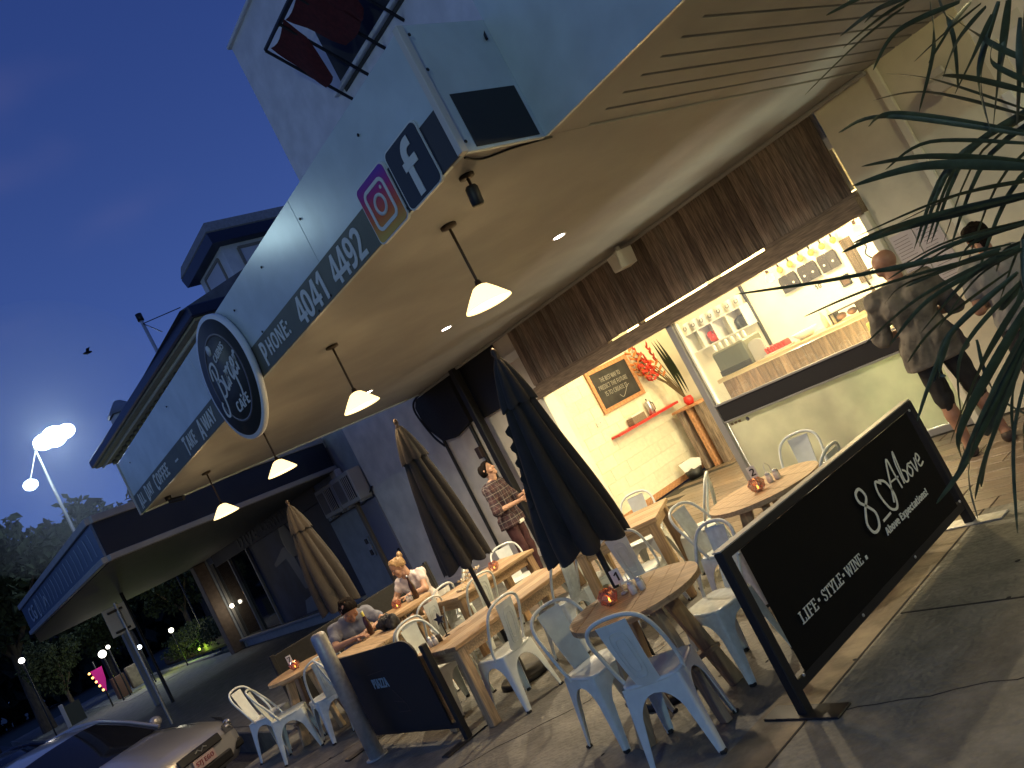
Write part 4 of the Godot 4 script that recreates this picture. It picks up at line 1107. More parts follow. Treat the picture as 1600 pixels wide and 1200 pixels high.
func build_lamps():
	var cool = Color(0.88, 0.96, 1.0)
	var far_lamp = street_light("tall street lamp with a very bright lamp against the dusk sky", Vector3(-44.1, 0, -7.9), 12.3, [{"p": Vector3(1.2, 12.15, -0.75), "r": 0.55, "f": 0.9, "c": cool, "g": 30.0, "e": 5.0}, {"p": Vector3(1.5, 12.0, -0.2), "r": 0.46, "f": 0.8, "c": cool, "g": 30.0, "e": 2.0}, {"p": Vector3(0.9, 12.3, -1.35), "r": 0.42, "f": 0.8, "c": cool, "g": 30.0, "e": 2.0}, {"p": Vector3(0.6, 10.5, 0.9), "r": 0.32, "f": 0.8, "c": cool, "g": 14.0, "e": 0.8}], 1.0)
	street_light("street lamp standing beside the road outside the picture", Vector3(-13.6, 0, 2.6), 7.9, [{"p": Vector3(0, 7.62, -1.07), "r": 0.42, "c": Color(0.82, 0.97, 1.0), "g": 9.0, "e": 7.0}], 1.0)
	street_light("street lamp across the road behind the photographer", Vector3(5.5, -0.12, 11.0), 6.4, [{"p": Vector3(0, 6.15, -1.2), "r": 0.34, "c": Color(0.86, 1.0, 0.93), "g": 20.0, "e": 88.0}], 1.0)
	# haze volume added to give the bright lamp its glare halo
	spot("lens_lamp", Vector3(1.2, 11.5, -0.6), cool, 5.0, 52.0, 0.4, far_lamp, 0.5)
	var hz = FogVolume.new()
	hz.name = "added_halo_haze"
	hz.shape = RenderingServer.FOG_VOLUME_SHAPE_ELLIPSOID
	hz.size = Vector3(13, 13, 13)
	hz.position = Vector3(-42.9, 12.1, -8.6)
	var fm = FogMaterial.new()
	fm.density = 0.016
	fm.albedo = Color(0.95, 0.97, 1.0)
	hz.material = fm
	add_child(hz)
	tag(hz, "added haze volume imitating the glare halo round the bright street lamp", "haze")
	# pendant lamps under the awning
	var wm = Color(1.0, 0.83, 0.60)
	var sh = StandardMaterial3D.new()
	sh.albedo_color = Color(0.9, 0.85, 0.72)
	sh.roughness = 0.35
	sh.emission_enabled = true
	sh.emission = Color(1.0, 0.86, 0.60)
	sh.emission_energy_multiplier = 2.0
	var names = ["nearest", "second", "third", "farthest"]
	var xs = [[-4.30, -3.63], [-6.56, -3.67], [-8.98, -3.75], [-11.02, -3.66]]
	for k in 4:
		var l = thing("pendant_lamp", "lit cone shaded pendant lamp under the awning, %s of the row of four" % names[k], "pendant lamp", Vector3(xs[k][0], 3.38, xs[k][1]), 0.0, "pendant lamps under the awning")
		obj("rose", B.new().lathe([Vector2(0.0, 0.0), Vector2(0.06, 0.0), Vector2(0.06, -0.018), Vector2(0.012, -0.03), Vector2(0.0, -0.03)], 18), M.bronze, l)
		obj("rod", B.new().tube([Vector3(0, -0.01, 0), Vector3(0, -0.46, 0)], 0.0105, 8), M.bronze, l)
		obj("holder", B.new().lathe([Vector2(0.0, -0.43), Vector2(0.018, -0.43), Vector2(0.026, -0.46), Vector2(0.034, -0.475), Vector2(0.0, -0.475)], 14), M.bronze, l)
		obj("lamp_shade", B.new().lathe([Vector2(0.03, -0.468), Vector2(0.055, -0.478), Vector2(0.105, -0.53), Vector2(0.17, -0.605), Vector2(0.172, -0.615), Vector2(0.164, -0.608), Vector2(0.10, -0.538), Vector2(0.05, -0.488), Vector2(0.028, -0.478)], 36), sh, l)
		obj("bulb", B.new().ball(Vector3(0, -0.545, 0), Vector3(0.03, 0.04, 0.03), 8), glow(Color(1.0, 0.86, 0.6), 14.0), l)
		spot("bulb_lamp", Vector3(0, -0.60, 0), wm, 0.85, 82.0, 0.16, l, 0.5)
		omni("upper_glow_lamp", Vector3(0, -0.545, 0), wm, 0.05, 0.03, l)
	var bt = thing("batten_light", "fluorescent batten on the ribbed ceiling at the right end of the awning", "batten light", Vector3(0.35, 3.39, -5.6))
	obj("housing", B.new().box(Vector3(0, -0.02, 0), Vector3(0.12, 0.05, 1.25), 0.01), M.plastic_white, bt)
	obj("tube_light", B.new().tube([Vector3(0, -0.07, -0.58), Vector3(0, -0.07, 0.58)], 0.016, 10), glow(Color(1.0, 0.95, 0.70), 9.0), bt)
	omni("tube_lamp", Vector3(0, -0.12, 0), Color(1.0, 0.93, 0.68), 3.2, 0.18, bt)
	for k in 3:
		var d = thing("downlight", ["round white recessed downlight nearest the camera", "round white recessed downlight in the middle of the row", "recessed downlight farthest along, half hidden by the second pendant lamp"][k], "downlight", Vector3([-5.37, -7.60, -9.83][k], 3.38, -5.68), 0.0, "recessed downlights")
		obj("trim", B.new().lathe([Vector2(0.057, 0.0), Vector2(0.078, -0.002), Vector2(0.078, -0.009), Vector2(0.057, -0.007)], 24), M.white_paint, d)
		obj("lens_light", B.new().lathe([Vector2(0.0, -0.009), Vector2(0.058, -0.008), Vector2(0.058, 0.0)], 24), glow(Color(1.0, 0.95, 0.92), 12.0), d)
		spot("lens_lamp", Vector3(0, -0.03, 0), Color(1.0, 0.91, 0.76), 7.5, 81.0, 0.045, d, 0.8)

# ---------------------------------------------------------------- tables
func clip_plank(x0: float, x1: float, r: float):
	var up = []
	var dn = []
	var n = 9
	for i in n:
		var x = lerpf(x0, x1, i / float(n - 1))
		var y = sqrt(maxf(r * r - x * x, 0.0))
		up.append(Vector2(x, y))
		dn.append(Vector2(x, -y))
	dn.reverse()
	var out = []
	for p in dn + up:
		if out.is_empty() or (out[-1].distance_to(p) > 0.001 and out[0].distance_to(p) > 0.001):
			out.append(p)
	return out

func round_table(label, at: Vector3, r: float, h: float, turn: float, shade: int):
	var t = thing("round_table", label, "table", at, turn, "round timber cafe tables")
	var flat = Transform3D(Basis(Vector3(1, 0, 0), Vector3(0, 0, -1), Vector3(0, 1, 0)), Vector3.ZERO)
	var top = obj("tabletop", B.new().lathe([Vector2(0.0, h - 0.034), Vector2(r - 0.02, h - 0.034), Vector2(r - 0.02, h - 0.008), Vector2(0.0, h - 0.008)], 40), M["pine%d" % shade], t)
	var n = 7
	var w = 2.0 * r / n
	for k in n:
		var x0 = -r + k * w
		var pl = clip_plank(x0 + 0.0012, x0 + w - 0.0012, r)
		obj("plank", B.new().prism(pl, h - 0.034, h + rng.randf_range(-0.0012, 0.0012), flat), M["pine%d" % ((shade + rng.randi_range(0, 4) / 4) % 3)], top)
	for k in 4:
		var a = PI / 4 + k * PI / 2
		var d = Vector3(cos(a), 0, sin(a))
		obj("leg", B.new().bar(d * 0.17 + Vector3(0, h - 0.035, 0), d * (r * 0.82), 0.045, 0.095, 0.006, d), M["pinev%d" % shade], t)
	obj("cross_rail", B.new().bar(Vector3(-0.24, 0.32, -0.24), Vector3(0.24, 0.32, 0.24), 0.07, 0.03, 0.004).bar(Vector3(-0.24, 0.25, 0.24), Vector3(0.24, 0.25, -0.24), 0.07, 0.03, 0.004), M["pine%d" % shade], t)
	obj("top_block", B.new().box(Vector3(0, h - 0.055, 0), Vector3(0.4, 0.04, 0.4), 0.004), M["pine%d" % shade], t)
	return t

func rect_table(label, at: Vector3, turn: float, sx: float, sz: float, h: float, shade: int):
	var t = thing("rectangular_table", label, "table", at, turn, "rectangular timber cafe tables")
	var m = M["pine%d" % shade]
	var top = obj("tabletop", B.new().box(Vector3(0, h - 0.045, 0), Vector3(sx - 0.05, 0.02, sz - 0.05)), m, t)
	var n = 4
	var across = sx if sz > sx else sz
	var w = across / n
	for k in n:
		var c = -across / 2 + (k + 0.5) * w
		var size = Vector3(w - 0.003, 0.036, sz) if sz > sx else Vector3(sx, 0.036, w - 0.003)
		var pos = Vector3(c, h - 0.018 + rng.randf_range(-0.0012, 0.0012), 0) if sz > sx else Vector3(0, h - 0.018 + rng.randf_range(-0.0012, 0.0012), c)
		if sz > sx:
			obj("plank", B.new().box(Vector3.ZERO, Vector3(size.z, size.y, size.x), 0.004), M["pine%d" % ((shade + k % 2 * 2) % 3)], top, Transform3D(Basis(Vector3.UP, PI / 2), pos))
		else:
			obj("plank", B.new().box(Vector3.ZERO, size, 0.004), M["pine%d" % ((shade + k % 2 * 2) % 3)], top, Transform3D(Basis(), pos))
	for i in [-1, 1]:
		for j in [-1, 1]:
			obj("leg", B.new().bar(Vector3(i * (sx / 2 - 0.07), h - 0.036, j * (sz / 2 - 0.07)), Vector3(i * (sx / 2 - 0.05), 0, j * (sz / 2 - 0.05)), 0.085, 0.085, 0.006), M["pinev%d" % shade], t)
		obj("apron", B.new().box(Vector3(i * (sx / 2 - 0.07), h - 0.085, 0), Vector3(0.03, 0.085, sz - 0.22), 0.003), m, t)
		obj("apron", B.new().box(Vector3(0, h - 0.085, i * (sz / 2 - 0.07)), Vector3(sx - 0.22, 0.085, 0.03), 0.003), m, t)
	return t

func build_tables():
	round_table("small round timber table nearest the camera, number one card on it", Vector3(-3.79, 0, -3.14), 0.415, 0.75, 0.5, 0)
	round_table("round plank table behind the large dark banner, number two card on it", Vector3(-3.92, 0, -4.78), 0.42, 0.75, 1.25, 2)
	rect_table("square timber table behind the front umbrella", Vector3(-5.765, 0, -5.02), deg_to_rad(33.5), 0.84, 0.77, 0.75, 0)
	rect_table("timber table with paper flowers near the person in plaid", Vector3(-7.84, 0, -4.72), 0.0, 0.7, 1.1, 0.75, 1)
	rect_table("long timber table just behind the small dark banner", Vector3(-6.27, 0, -3.82), deg_to_rad(6.0), 0.62, 1.6, 0.68, 2)
	round_table("round timber table where the woman in white sits", Vector3(-9.2, 0, -4.35), 0.42, 0.75, 0.2, 1)
	round_table("round timber table at the far left, number seven card on it", Vector3(-9.5, 0, -3.14), 0.38, 0.75, 0.9, 2)
	rect_table("timber table with a beer bottle behind the steel bollard", Vector3(-8.15, 0, -3.52), 0.0, 0.98, 0.7, 0.75, 0)

# ---------------------------------------------------------------- chairs
func chair_half(y: float):
	return lerpf(0.215, 0.172, y / 0.44)

func make_chair():
	var o = Node3D.new()
	o.name = "metal_chair"
	var ys = [0.012, 0.08, 0.16, 0.24, 0.275, 0.305, 0.33, 0.35, 0.366, 0.377, 0.384, 0.405, 0.44]
	var lb = B.new()
	var rows = []
	var lipb = []
	var lipa = []
	for y in ys:
		var h = chair_half(y)
		var w = lerpf(0.030, 0.058, clampf(y / 0.24, 0, 1))
		if y > 0.24:
			var t = clampf((y - 0.24) / 0.145, 0.0, 1.0)
			w = 0.058 + (h - 0.058) * (1.0 - sqrt(maxf(0.0, 1.0 - t * t)))
		if y >= 0.384:
			w = h
		rows.append([Vector3(h - w, y, h), Vector3(h - 0.016, y, h), Vector3(h - 0.005, y, h - 0.005), Vector3(h, y, h - 0.016), Vector3(h, y, h - w)])
		if y <= 0.3845:
			lipb.append(Vector3(h - w, y, h - 0.003))
			lipa.append(Vector3(h - 0.003, y, h - w))
	lb.grid(rows)
	lb.tube(lipa, 0.0042, 6)
	lb.tube(lipb, 0.0042, 6)
	var leg = lb.mesh()
	var foot = B.new().box(Vector3(0.203, 0.009, 0.203), Vector3(0.034, 0.018, 0.034), 0.004).mesh()
	for k in 4:
		var lg = obj("leg", leg, M.chair, o, Transform3D(Basis(Vector3.UP, k * PI / 2), Vector3.ZERO))
		obj("foot", foot, M.rubber, lg)
	var sb = B.new()
	var prof = [[0.0, 0.440], [0.10, 0.441], [0.150, 0.447], [0.168, 0.449], [0.178, 0.444], [0.180, 0.432], [0.174, 0.428]]
	var srows = []
	for p in prof:
		var row = []
		for k in 40:
			var a = -TAU * k / 40.0
			var c = cos(a)
			var s = sin(a)
			var q = pow(pow(absf(c), 5.0) + pow(absf(s), 5.0), -0.2)
			row.append(Vector3(c * q * p[0], p[1], s * q * p[0]))
		srows.append(row)
	sb.grid(srows, true)
	obj("seat", sb, M.chair, o)
	var spl = B.new()
	var fr = []
	var bk = []
	for i in 9:
		var t = i / 8.0
		var y = lerpf(0.435, 0.815, t)
		var z = -0.168 - 0.10 * t - 0.012 * sin(t * PI)
		var wd = lerpf(0.066, 0.088, t)
		var r1 = []
		var r2 = []
		for j in 5:
			var u = -1.0 + j * 0.5
			r1.append(Vector3(u * wd, y, z + 0.008 * (1.0 - u * u) * -1.0))
			r2.append(Vector3(u * wd, y, z - 0.005 + 0.008 * (1.0 - u * u) * -1.0))
		fr.append(r1)
		r2.reverse()
		bk.append(r2)
	spl.grid(fr)
	spl.grid(bk)
	for side in [0, 4]:
		var e = []
		for i in 9:
			e.append(fr[i][side] + Vector3(0, 0, -0.0025))
		spl.tube(e, 0.0035, 6)
	for ring in [0.62, 0.36]:
		var path = []
		for k in 29:
			var a = TAU * k / 28.0
			var c = cos(a)
			var s = sin(a)
			var q = pow(pow(absf(c), 4.0) + pow(absf(s), 4.0), -0.25)
			var t = 0.5 + s * q * (0.40 * ring + 0.12)
			path.append(Vector3(c * q * ring * lerpf(0.066, 0.088, t), lerpf(0.435, 0.815, t), -0.168 - 0.10 * t - 0.012 * sin(t * PI) - 0.0145))
		spl.tube(path, 0.0026, 5, false)
	obj("splat", spl, M.chair, o)
	var hp = smooth2v([Vector3(0.172, 0.425, -0.075), Vector3(0.186, 0.50, -0.10), Vector3(0.190, 0.62, -0.155), Vector3(0.184, 0.73, -0.215), Vector3(0.155, 0.80, -0.25), Vector3(0.09, 0.838, -0.272), Vector3(0.0, 0.848, -0.278), Vector3(-0.09, 0.838, -0.272), Vector3(-0.155, 0.80, -0.25), Vector3(-0.184, 0.73, -0.215), Vector3(-0.190, 0.62, -0.155), Vector3(-0.186, 0.50, -0.10), Vector3(-0.172, 0.425, -0.075)], 4)
	obj("back_hoop", B.new().tube(hp, 0.0118, 8), M.chair, o)
	return o

func build_chairs():
	var proto = make_chair()
	var L = [
		[-3.55, -2.86, -0.45, -0.89, "pale blue metal chair nearest the camera, back turned to it"],
		[-4.2, -2.99, 0.98, 0.12, "white metal chair on the left side of the nearest round table"],
		[-3.70, -3.62, -0.1, 0.99, "pale metal chair between the nearest round table and the large banner"],
		[-5.3, -4.6, -0.56, -0.83, "blue grey backed chair just behind the front umbrella pole"],
		[-6.05, -4.66, 0.96, 0.25, "white chair in profile left of the front umbrella pole"],
		[-7.52, -5.3, -0.35, 0.93, "white chair in profile right of the paper flower table"],
		[-8.2, -5.4, 0.8, 0.45, "white chair behind the paper flower table by the person in plaid"],
		[-7.62, -4.42, -1.0, 0.0, "blue backed chair in front of the paper flower table"],
		[-6.08, -4.30, -0.98, 0.15, "white chair at the back end of the long table"],
		[-5.86, -3.42, -0.97, 0.12, "large white chair on the right side of the long table"],
		[-8.7, -4.78, -0.5, 0.86, "cream backed chair in profile right of the woman in white"],
		[-8.45, -4.40, -0.95, 0.2, "white chair with its back to the woman's table's right side"],
		[-8.1, -4.02, -0.95, 0.1, "white chair between the woman's table and the long table"],
		[-6.85, -3.40, 0.99, -0.1, "white chair on the left side of the long table, salt shakers before it"],
		[-7.64, -3.5, -1.0, 0.05, "grey backed chair facing the beer bottle table"],
		[-8.42, -3.22, 0.25, -0.96, "white chair right of the bollard top, facing the beer bottle table"],
		[-9.28, -3.78, 1.0, 0.05, "white chair in which the person in grey sits"],
		[-9.68, -3.62, 0.2, 0.97, "white chair behind the far left table, mostly hidden by the bollard"],
		[-9.98, -2.76, 0.8, -0.6, "leftmost white chair at the far left table"],
		[-9.26, -2.74, 0.45, -0.89, "grey backed chair at the far left table, second from the left"],
		[-8.86, -3.06, -1.0, -0.1, "white chair between the far left table and the bollard"],
		[-6.15, -5.58, 0.45, 0.89, "white chair behind the square table, in front of the lit doorway"],
		[-5.24, -5.38, -0.83, 0.55, "white chair on the right of the square table, seen edge on"],
		[-4.36, -4.66, 0.97, -0.1, "white chair in profile left of the round plank table"],
		[-4.2, -5.62, 0.2, 0.98, "white chair behind the round plank table, before the frosted panel"],
		[-3.66, -4.93, -1.0, 0.12, "pale chair right of the round plank table, half hidden by the banner"],
	]
	for i in L.size():
		var e = L[i]
		var c = proto if i == 0 else proto.duplicate()
		c.name = "metal_chair"
		add_child(c, true)
		c.position = Vector3(e[0], 0, e[1])
		c.rotation.y = atan2(e[2], e[3])
		tag(c, e[4], "chair", "metal cafe chairs")
		if i % 3 > 0:
			for ch in c.get_children():
				ch.material_override = M.chair_b if i % 3 == 1 else M.chair_c

# ---------------------------------------------------------------- umbrellas
func umbrella(label, at: Vector3, top: float, rb: float, seed_: int, lean: float):
	var t = thing("folded_umbrella", label, "umbrella", at, 0.0, "folded cafe umbrellas")
	obj("pole", B.new().tube([Vector3(0, 0.05, 0), Vector3(0, top - 0.02, 0)], 0.021, 10), M.black_metal, t)
	obj("base", B.new().lathe([Vector2(0.0, 0.0), Vector2(0.23, 0.0), Vector2(0.23, 0.03), Vector2(0.21, 0.05), Vector2(0.035, 0.06), Vector2(0.035, 0.25), Vector2(0.0, 0.25)], 24), M.black_metal, t)
	var r = RandomNumberGenerator.new()
	r.seed = seed_
	var ph = []
	var am = []
	for k in 9:
		ph.append(TAU * k / 8.0 + r.randf_range(-0.18, 0.18))
		am.append(r.randf_range(0.75, 1.15))
	var rad = func(a, t2):
		var u = fposmod(a / TAU * 8.0, 8.0)
		var k = int(u)
		var f = u - k
		var lobe = sqrt(absf(sin(f * PI)))
		var A = lerpf(am[k], am[(k + 1) % 8], f)
		return lerpf(0.55, 1.0, lobe) * lerpf(1.0, A, t2)
	var rows = []
	var n = 26
	for i in n:
		var f = i / float(n - 1)
		var row = []
		for k in 72:
			var a = -TAU * k / 72.0
			var tw = a + 0.5 * f
			var hem = 0.05 * absf(sin(tw * 4.0)) if i == n - 1 else 0.0
			var y = lerpf(top - 0.06, top - 1.34, f) - hem
			var R = lerpf(0.045, rb, pow(f, 0.8)) * (1.0 + 0.05 * sin(f * 6.0 + seed_))
			var rr = R * rad.call(tw, f)
			row.append(Vector3(cos(a) * rr * 1.0 + lean * f, y, sin(a) * rr))
		rows.append(row)
	obj("canopy", B.new().grid(rows, true), M.umb, t)
	var inner = []
	for i in [n - 1, n - 2]:
		var row = []
		for k in 72:
			var v = rows[n - 1][k]
			row.append(Vector3(v.x * 0.9, v.y + (0.22 if i == n - 2 else 0.0), v.z * 0.9))
		inner.append(row)
	obj("lining", B.new().grid(inner, true), M.umb_dark, t)
	var crow = []
	for i in 9:
		var f = i / 8.0
		var row = []
		for k in 72:
			var a = -TAU * k / 72.0
			var y = lerpf(top - 0.03, top - 0.34, f) - (0.025 * absf(sin(a * 4.0 + 0.4)) if i == 8 else 0.0)
			var R = lerpf(0.03, 0.135 * (0.8 + 0.2 * rb / 0.28), pow(f, 0.75))
			row.append(Vector3(cos(a) * R * (0.8 + 0.2 * absf(sin(a * 4.0 + 0.4))) + lean * f * 0.3, y, sin(a) * R * (0.8 + 0.2 * absf(sin(a * 4.0 + 0.4)))))
		crow.append(row)
	obj("vent_cap", B.new().grid(crow, true), M.umb, t)
	obj("finial", B.new().lathe([Vector2(0.0, top + 0.06), Vector2(0.018, top + 0.04), Vector2(0.022, top + 0.015), Vector2(0.012, top - 0.01), Vector2(0.03, top - 0.03), Vector2(0.0, top - 0.03)], 12), M.bronze, t)
	return t

func build_umbrellas():
	var u1 = umbrella("folded grey brown umbrella nearest the camera, behind the front round table", Vector3(-4.21, 0, -3.40), 2.41, 0.30, 3, -0.04)
	# zigzag trimmed flap that hangs out of the folds on its far left
	var pts = []
	var side = Vector3(-0.63, 0, 0.777)
	for k in 11:
		var y = 1.97 - k * 0.052
		pts.append(Vector2(0.135 + k * 0.009 + (0.030 if k % 2 else 0.0), y))
		pts.append(Vector2(0.150 + k * 0.009 + (0.0 if k % 2 else 0.024), y - 0.026))
	pts.append(Vector2(0.05, 1.42))
	pts.append(Vector2(0.05, 1.95))
	obj("zigzag_flap", B.new().prism(pts, -0.006, 0.006, Transform3D(Basis(side, Vector3.UP, side.cross(Vector3.UP)), Vector3(0, 0, 0))), M.umb_dark, u1)
	umbrella("folded grey brown umbrella in the middle, through the long table", Vector3(-6.42, 0, -3.82), 2.48, 0.27, 11, 0.03)
	umbrella("folded brown umbrella farthest left, beside the dark shop window", Vector3(-9.75, 0, -3.95), 2.46, 0.30, 23, 0.06)

# ---------------------------------------------------------------- barriers
func build_barriers():
	var b = thing("large_banner_barrier", "large dark wine banner stretched in a black frame at right", "barrier", Vector3(-2.97, 0, -3.1))
	obj("post", B.new().box(Vector3(0, 0.445, 0), Vector3(0.06, 0.89, 0.06), 0.005), M.black_metal, b)
	obj("post", B.new().box(Vector3(0.02, 0.445, -2.2), Vector3(0.06, 0.89, 0.06), 0.005), M.black_metal, b)
	obj("top_rail", B.new().bar(Vector3(0, 0.868, -0.02), Vector3(0.02, 0.868, -2.18), 0.05, 0.05, 0.005), M.black_metal, b)
	obj("top_cap", B.new().bar(Vector3(-0.006, 0.897, 0.03), Vector3(0.014, 0.897, -2.23), 0.062, 0.008, 0.002), mat(Color(0.42, 0.40, 0.34), 0.5), b)
	obj("bottom_rail", B.new().bar(Vector3(0, 0.135, -0.02), Vector3(0.02, 0.135, -2.18), 0.05, 0.06, 0.005), M.black_metal, b)
	for z in [0.0, -2.2]:
		obj("foot_plate", B.new().box(Vector3(0.0 - z * 0.009, 0.006, z), Vector3(0.46, 0.012, 0.13), 0.003), M.black_metal if z == 0.0 else M.galv, b)
	var rows = []
	for i in 9:
		var r = []
		for j in 21:
			var u = j / 20.0
			var v = i / 8.0
			var bow = 0.012 * sin(u * PI) * sin(v * PI) + 0.002 * sin(u * 31.0 + v * 5.0)
			r.append(Vector3(0.028 + u * 0.02 - bow, lerpf(0.16, 0.845, v), lerpf(-0.10, -2.1, u)))
		rows.append(r)
	var bmx = mat(Color(0.0085, 0.0085, 0.008), 0.6)
	bmx.metallic_specular = 0.22
	obj("banner", B.new().grid(rows), bmx, b)
	var lace = B.new()
	for k in [[-0.06, 0.84], [-0.06, 0.17], [-2.15, 0.84], [-2.15, 0.17], [-0.7, 0.145], [-1.4, 0.145]]:
		lace.ball(Vector3(0.05, k[1], k[0]), Vector3(0.006, 0.010, 0.010), 5)
	obj("rivet", lace, M.steel, b)
	var pale = mat(Color(0.72, 0.74, 0.66), 0.6)
	var F = func(z, y): return Transform3D(Basis(Vector3(0, 0, -1), Vector3.UP, Vector3(1, 0, 0)), Vector3(0.036 - (z + 3.1) * 0.009, y, z + 3.1))
	var sc = B.new()
	var S = func(list, w, close = false):
		var p = []
		for v in list:
			p.append(Vector2(v[0], v[1]))
		sc.ribbon(smooth2(p, 5), w, 0.0, 0.003, F.call(-4.2, 0.40))
	S.call([[0.10, 0.17], [0.155, 0.215], [0.13, 0.275], [0.075, 0.265], [0.07, 0.215], [0.12, 0.165], [0.165, 0.10], [0.13, 0.03], [0.06, 0.025], [0.035, 0.085], [0.075, 0.145], [0.10, 0.17]], 0.018)
	S.call([[0.19, 0.035], [0.30, 0.04]], 0.014)
	S.call([[0.36, 0.21], [0.31, 0.24], [0.285, 0.17], [0.32, 0.06], [0.39, 0.035], [0.43, 0.11], [0.405, 0.20], [0.345, 0.235]], 0.016)
	S.call([[0.385, 0.07], [0.44, 0.16], [0.53, 0.30], [0.535, 0.20], [0.54, 0.10]], 0.014)
	S.call([[0.45, 0.175], [0.56, 0.17]], 0.010)
	S.call([[0.585, 0.11], [0.60, 0.24], [0.635, 0.31], [0.62, 0.22], [0.605, 0.12], [0.645, 0.11], [0.665, 0.155], [0.63, 0.185]], 0.012)
	S.call([[0.715, 0.185], [0.68, 0.15], [0.70, 0.11], [0.74, 0.14], [0.715, 0.185], [0.76, 0.18]], 0.011)
	S.call([[0.765, 0.19], [0.785, 0.11], [0.82, 0.19]], 0.011)
	S.call([[0.83, 0.15], [0.88, 0.165], [0.865, 0.20], [0.835, 0.17], [0.845, 0.12], [0.90, 0.13]], 0.011)
	obj("script_lettering", sc, pale, b)
	words("Above Expectations!", bold, pale, b, F.call(-4.655, 0.372), 0.60, 0.062)
	words("LIFE", serif, pale, b, F.call(-3.43, 0.375), 0.17, 0.062)
	words("STYLE", serif, pale, b, F.call(-3.69, 0.375), 0.215, 0.062)
	words("WINE", serif, pale, b, F.call(-3.94, 0.375), 0.19, 0.062)
	var dots = B.new()
	for z in [-3.545, -3.822]:
		dots.box(F.call(z, 0.377) * Vector3.ZERO, Vector3(0.003, 0.016, 0.016))
	dots.box(F.call(-4.08, 0.355) * Vector3.ZERO, Vector3(0.003, 0.022, 0.022), 0.001)
	obj("dot", dots, pale, b)
	# small banner
	var p = thing("small_banner_barrier", "small black banner reading Piazza behind the steel bollard", "barrier", Vector3(-7.8, 0, -2.83), 0.052)
	for x in [0.0, 1.73]:
		obj("post", B.new().box(Vector3(x, 0.40, 0), Vector3(0.055, 0.80, 0.055), 0.005), M.black_metal, p)
		obj("foot_plate", B.new().box(Vector3(x, 0.006, 0), Vector3(0.10, 0.012, 0.50), 0.003), M.black_metal, p)
	obj("bottom_rail", B.new().box(Vector3(0.865, 0.125, 0.0), Vector3(1.68, 0.05, 0.045), 0.005), M.black_metal, p)
	var o2 = []
	for k in 7:
		o2.append(Vector2(1.64 - 0.16 + 0.16 * cos(k * PI / 12), 0.88 - 0.12 + 0.12 * sin(k * PI / 12)))
	for k in 7:
		o2.append(Vector2(0.06 + 0.03 - 0.03 * sin(k * PI / 12), 0.86 - 0.03 + 0.03 * cos(k * PI / 12)))
	o2.append(Vector2(0.06, 0.14))
	o2.append(Vector2(1.64, 0.14))
	obj("banner", B.new().prism(o2, 0.022, 0.038), mat(Color(0.010, 0.010, 0.0115), 0.55), p)
	words("PIAZZA", bold, mat(Color(0.22, 0.33, 0.42), 0.5), p, Transform3D(Basis(), Vector3(0.86, 0.575, 0.038)), 0.27, 0.085)
	var ol = B.new()
	ol.ribbon([Vector2(1.0, 0.5), Vector2(1.13, 0.36), Vector2(1.13, 0.30), Vector2(0.94, 0.30), Vector2(0.94, 0.40), Vector2(1.10, 0.38)], 0.006, 0.038, 0.040)
	ol.ribbon([Vector2(0.70, 0.66), Vector2(1.02, 0.68)], 0.004, 0.038, 0.040)
	obj("emblem_outline", ol, mat(Color(0.055, 0.035, 0.032), 0.6), p)
	# far barrier
	var f = thing("far_banner_barrier", "long low black banner closing the far end of the tables", "barrier", Vector3(-10.45, 0, -3.2))
	for z in [0.0, -1.3, -2.6]:
		obj("post", B.new().box(Vector3(z * 0.14, 0.47, z), Vector3(0.055, 0.94, 0.055), 0.005), M.black_metal, f)
		obj("foot_plate", B.new().box(Vector3(z * 0.14, 0.006, z), Vector3(0.45, 0.012, 0.1), 0.003), M.black_metal, f)
	obj("banner", B.new().bar(Vector3(0, 0.53, 0), Vector3(-0.364, 0.53, -2.6), 0.03, 0.78, 0.005), M.black_fabric, f)

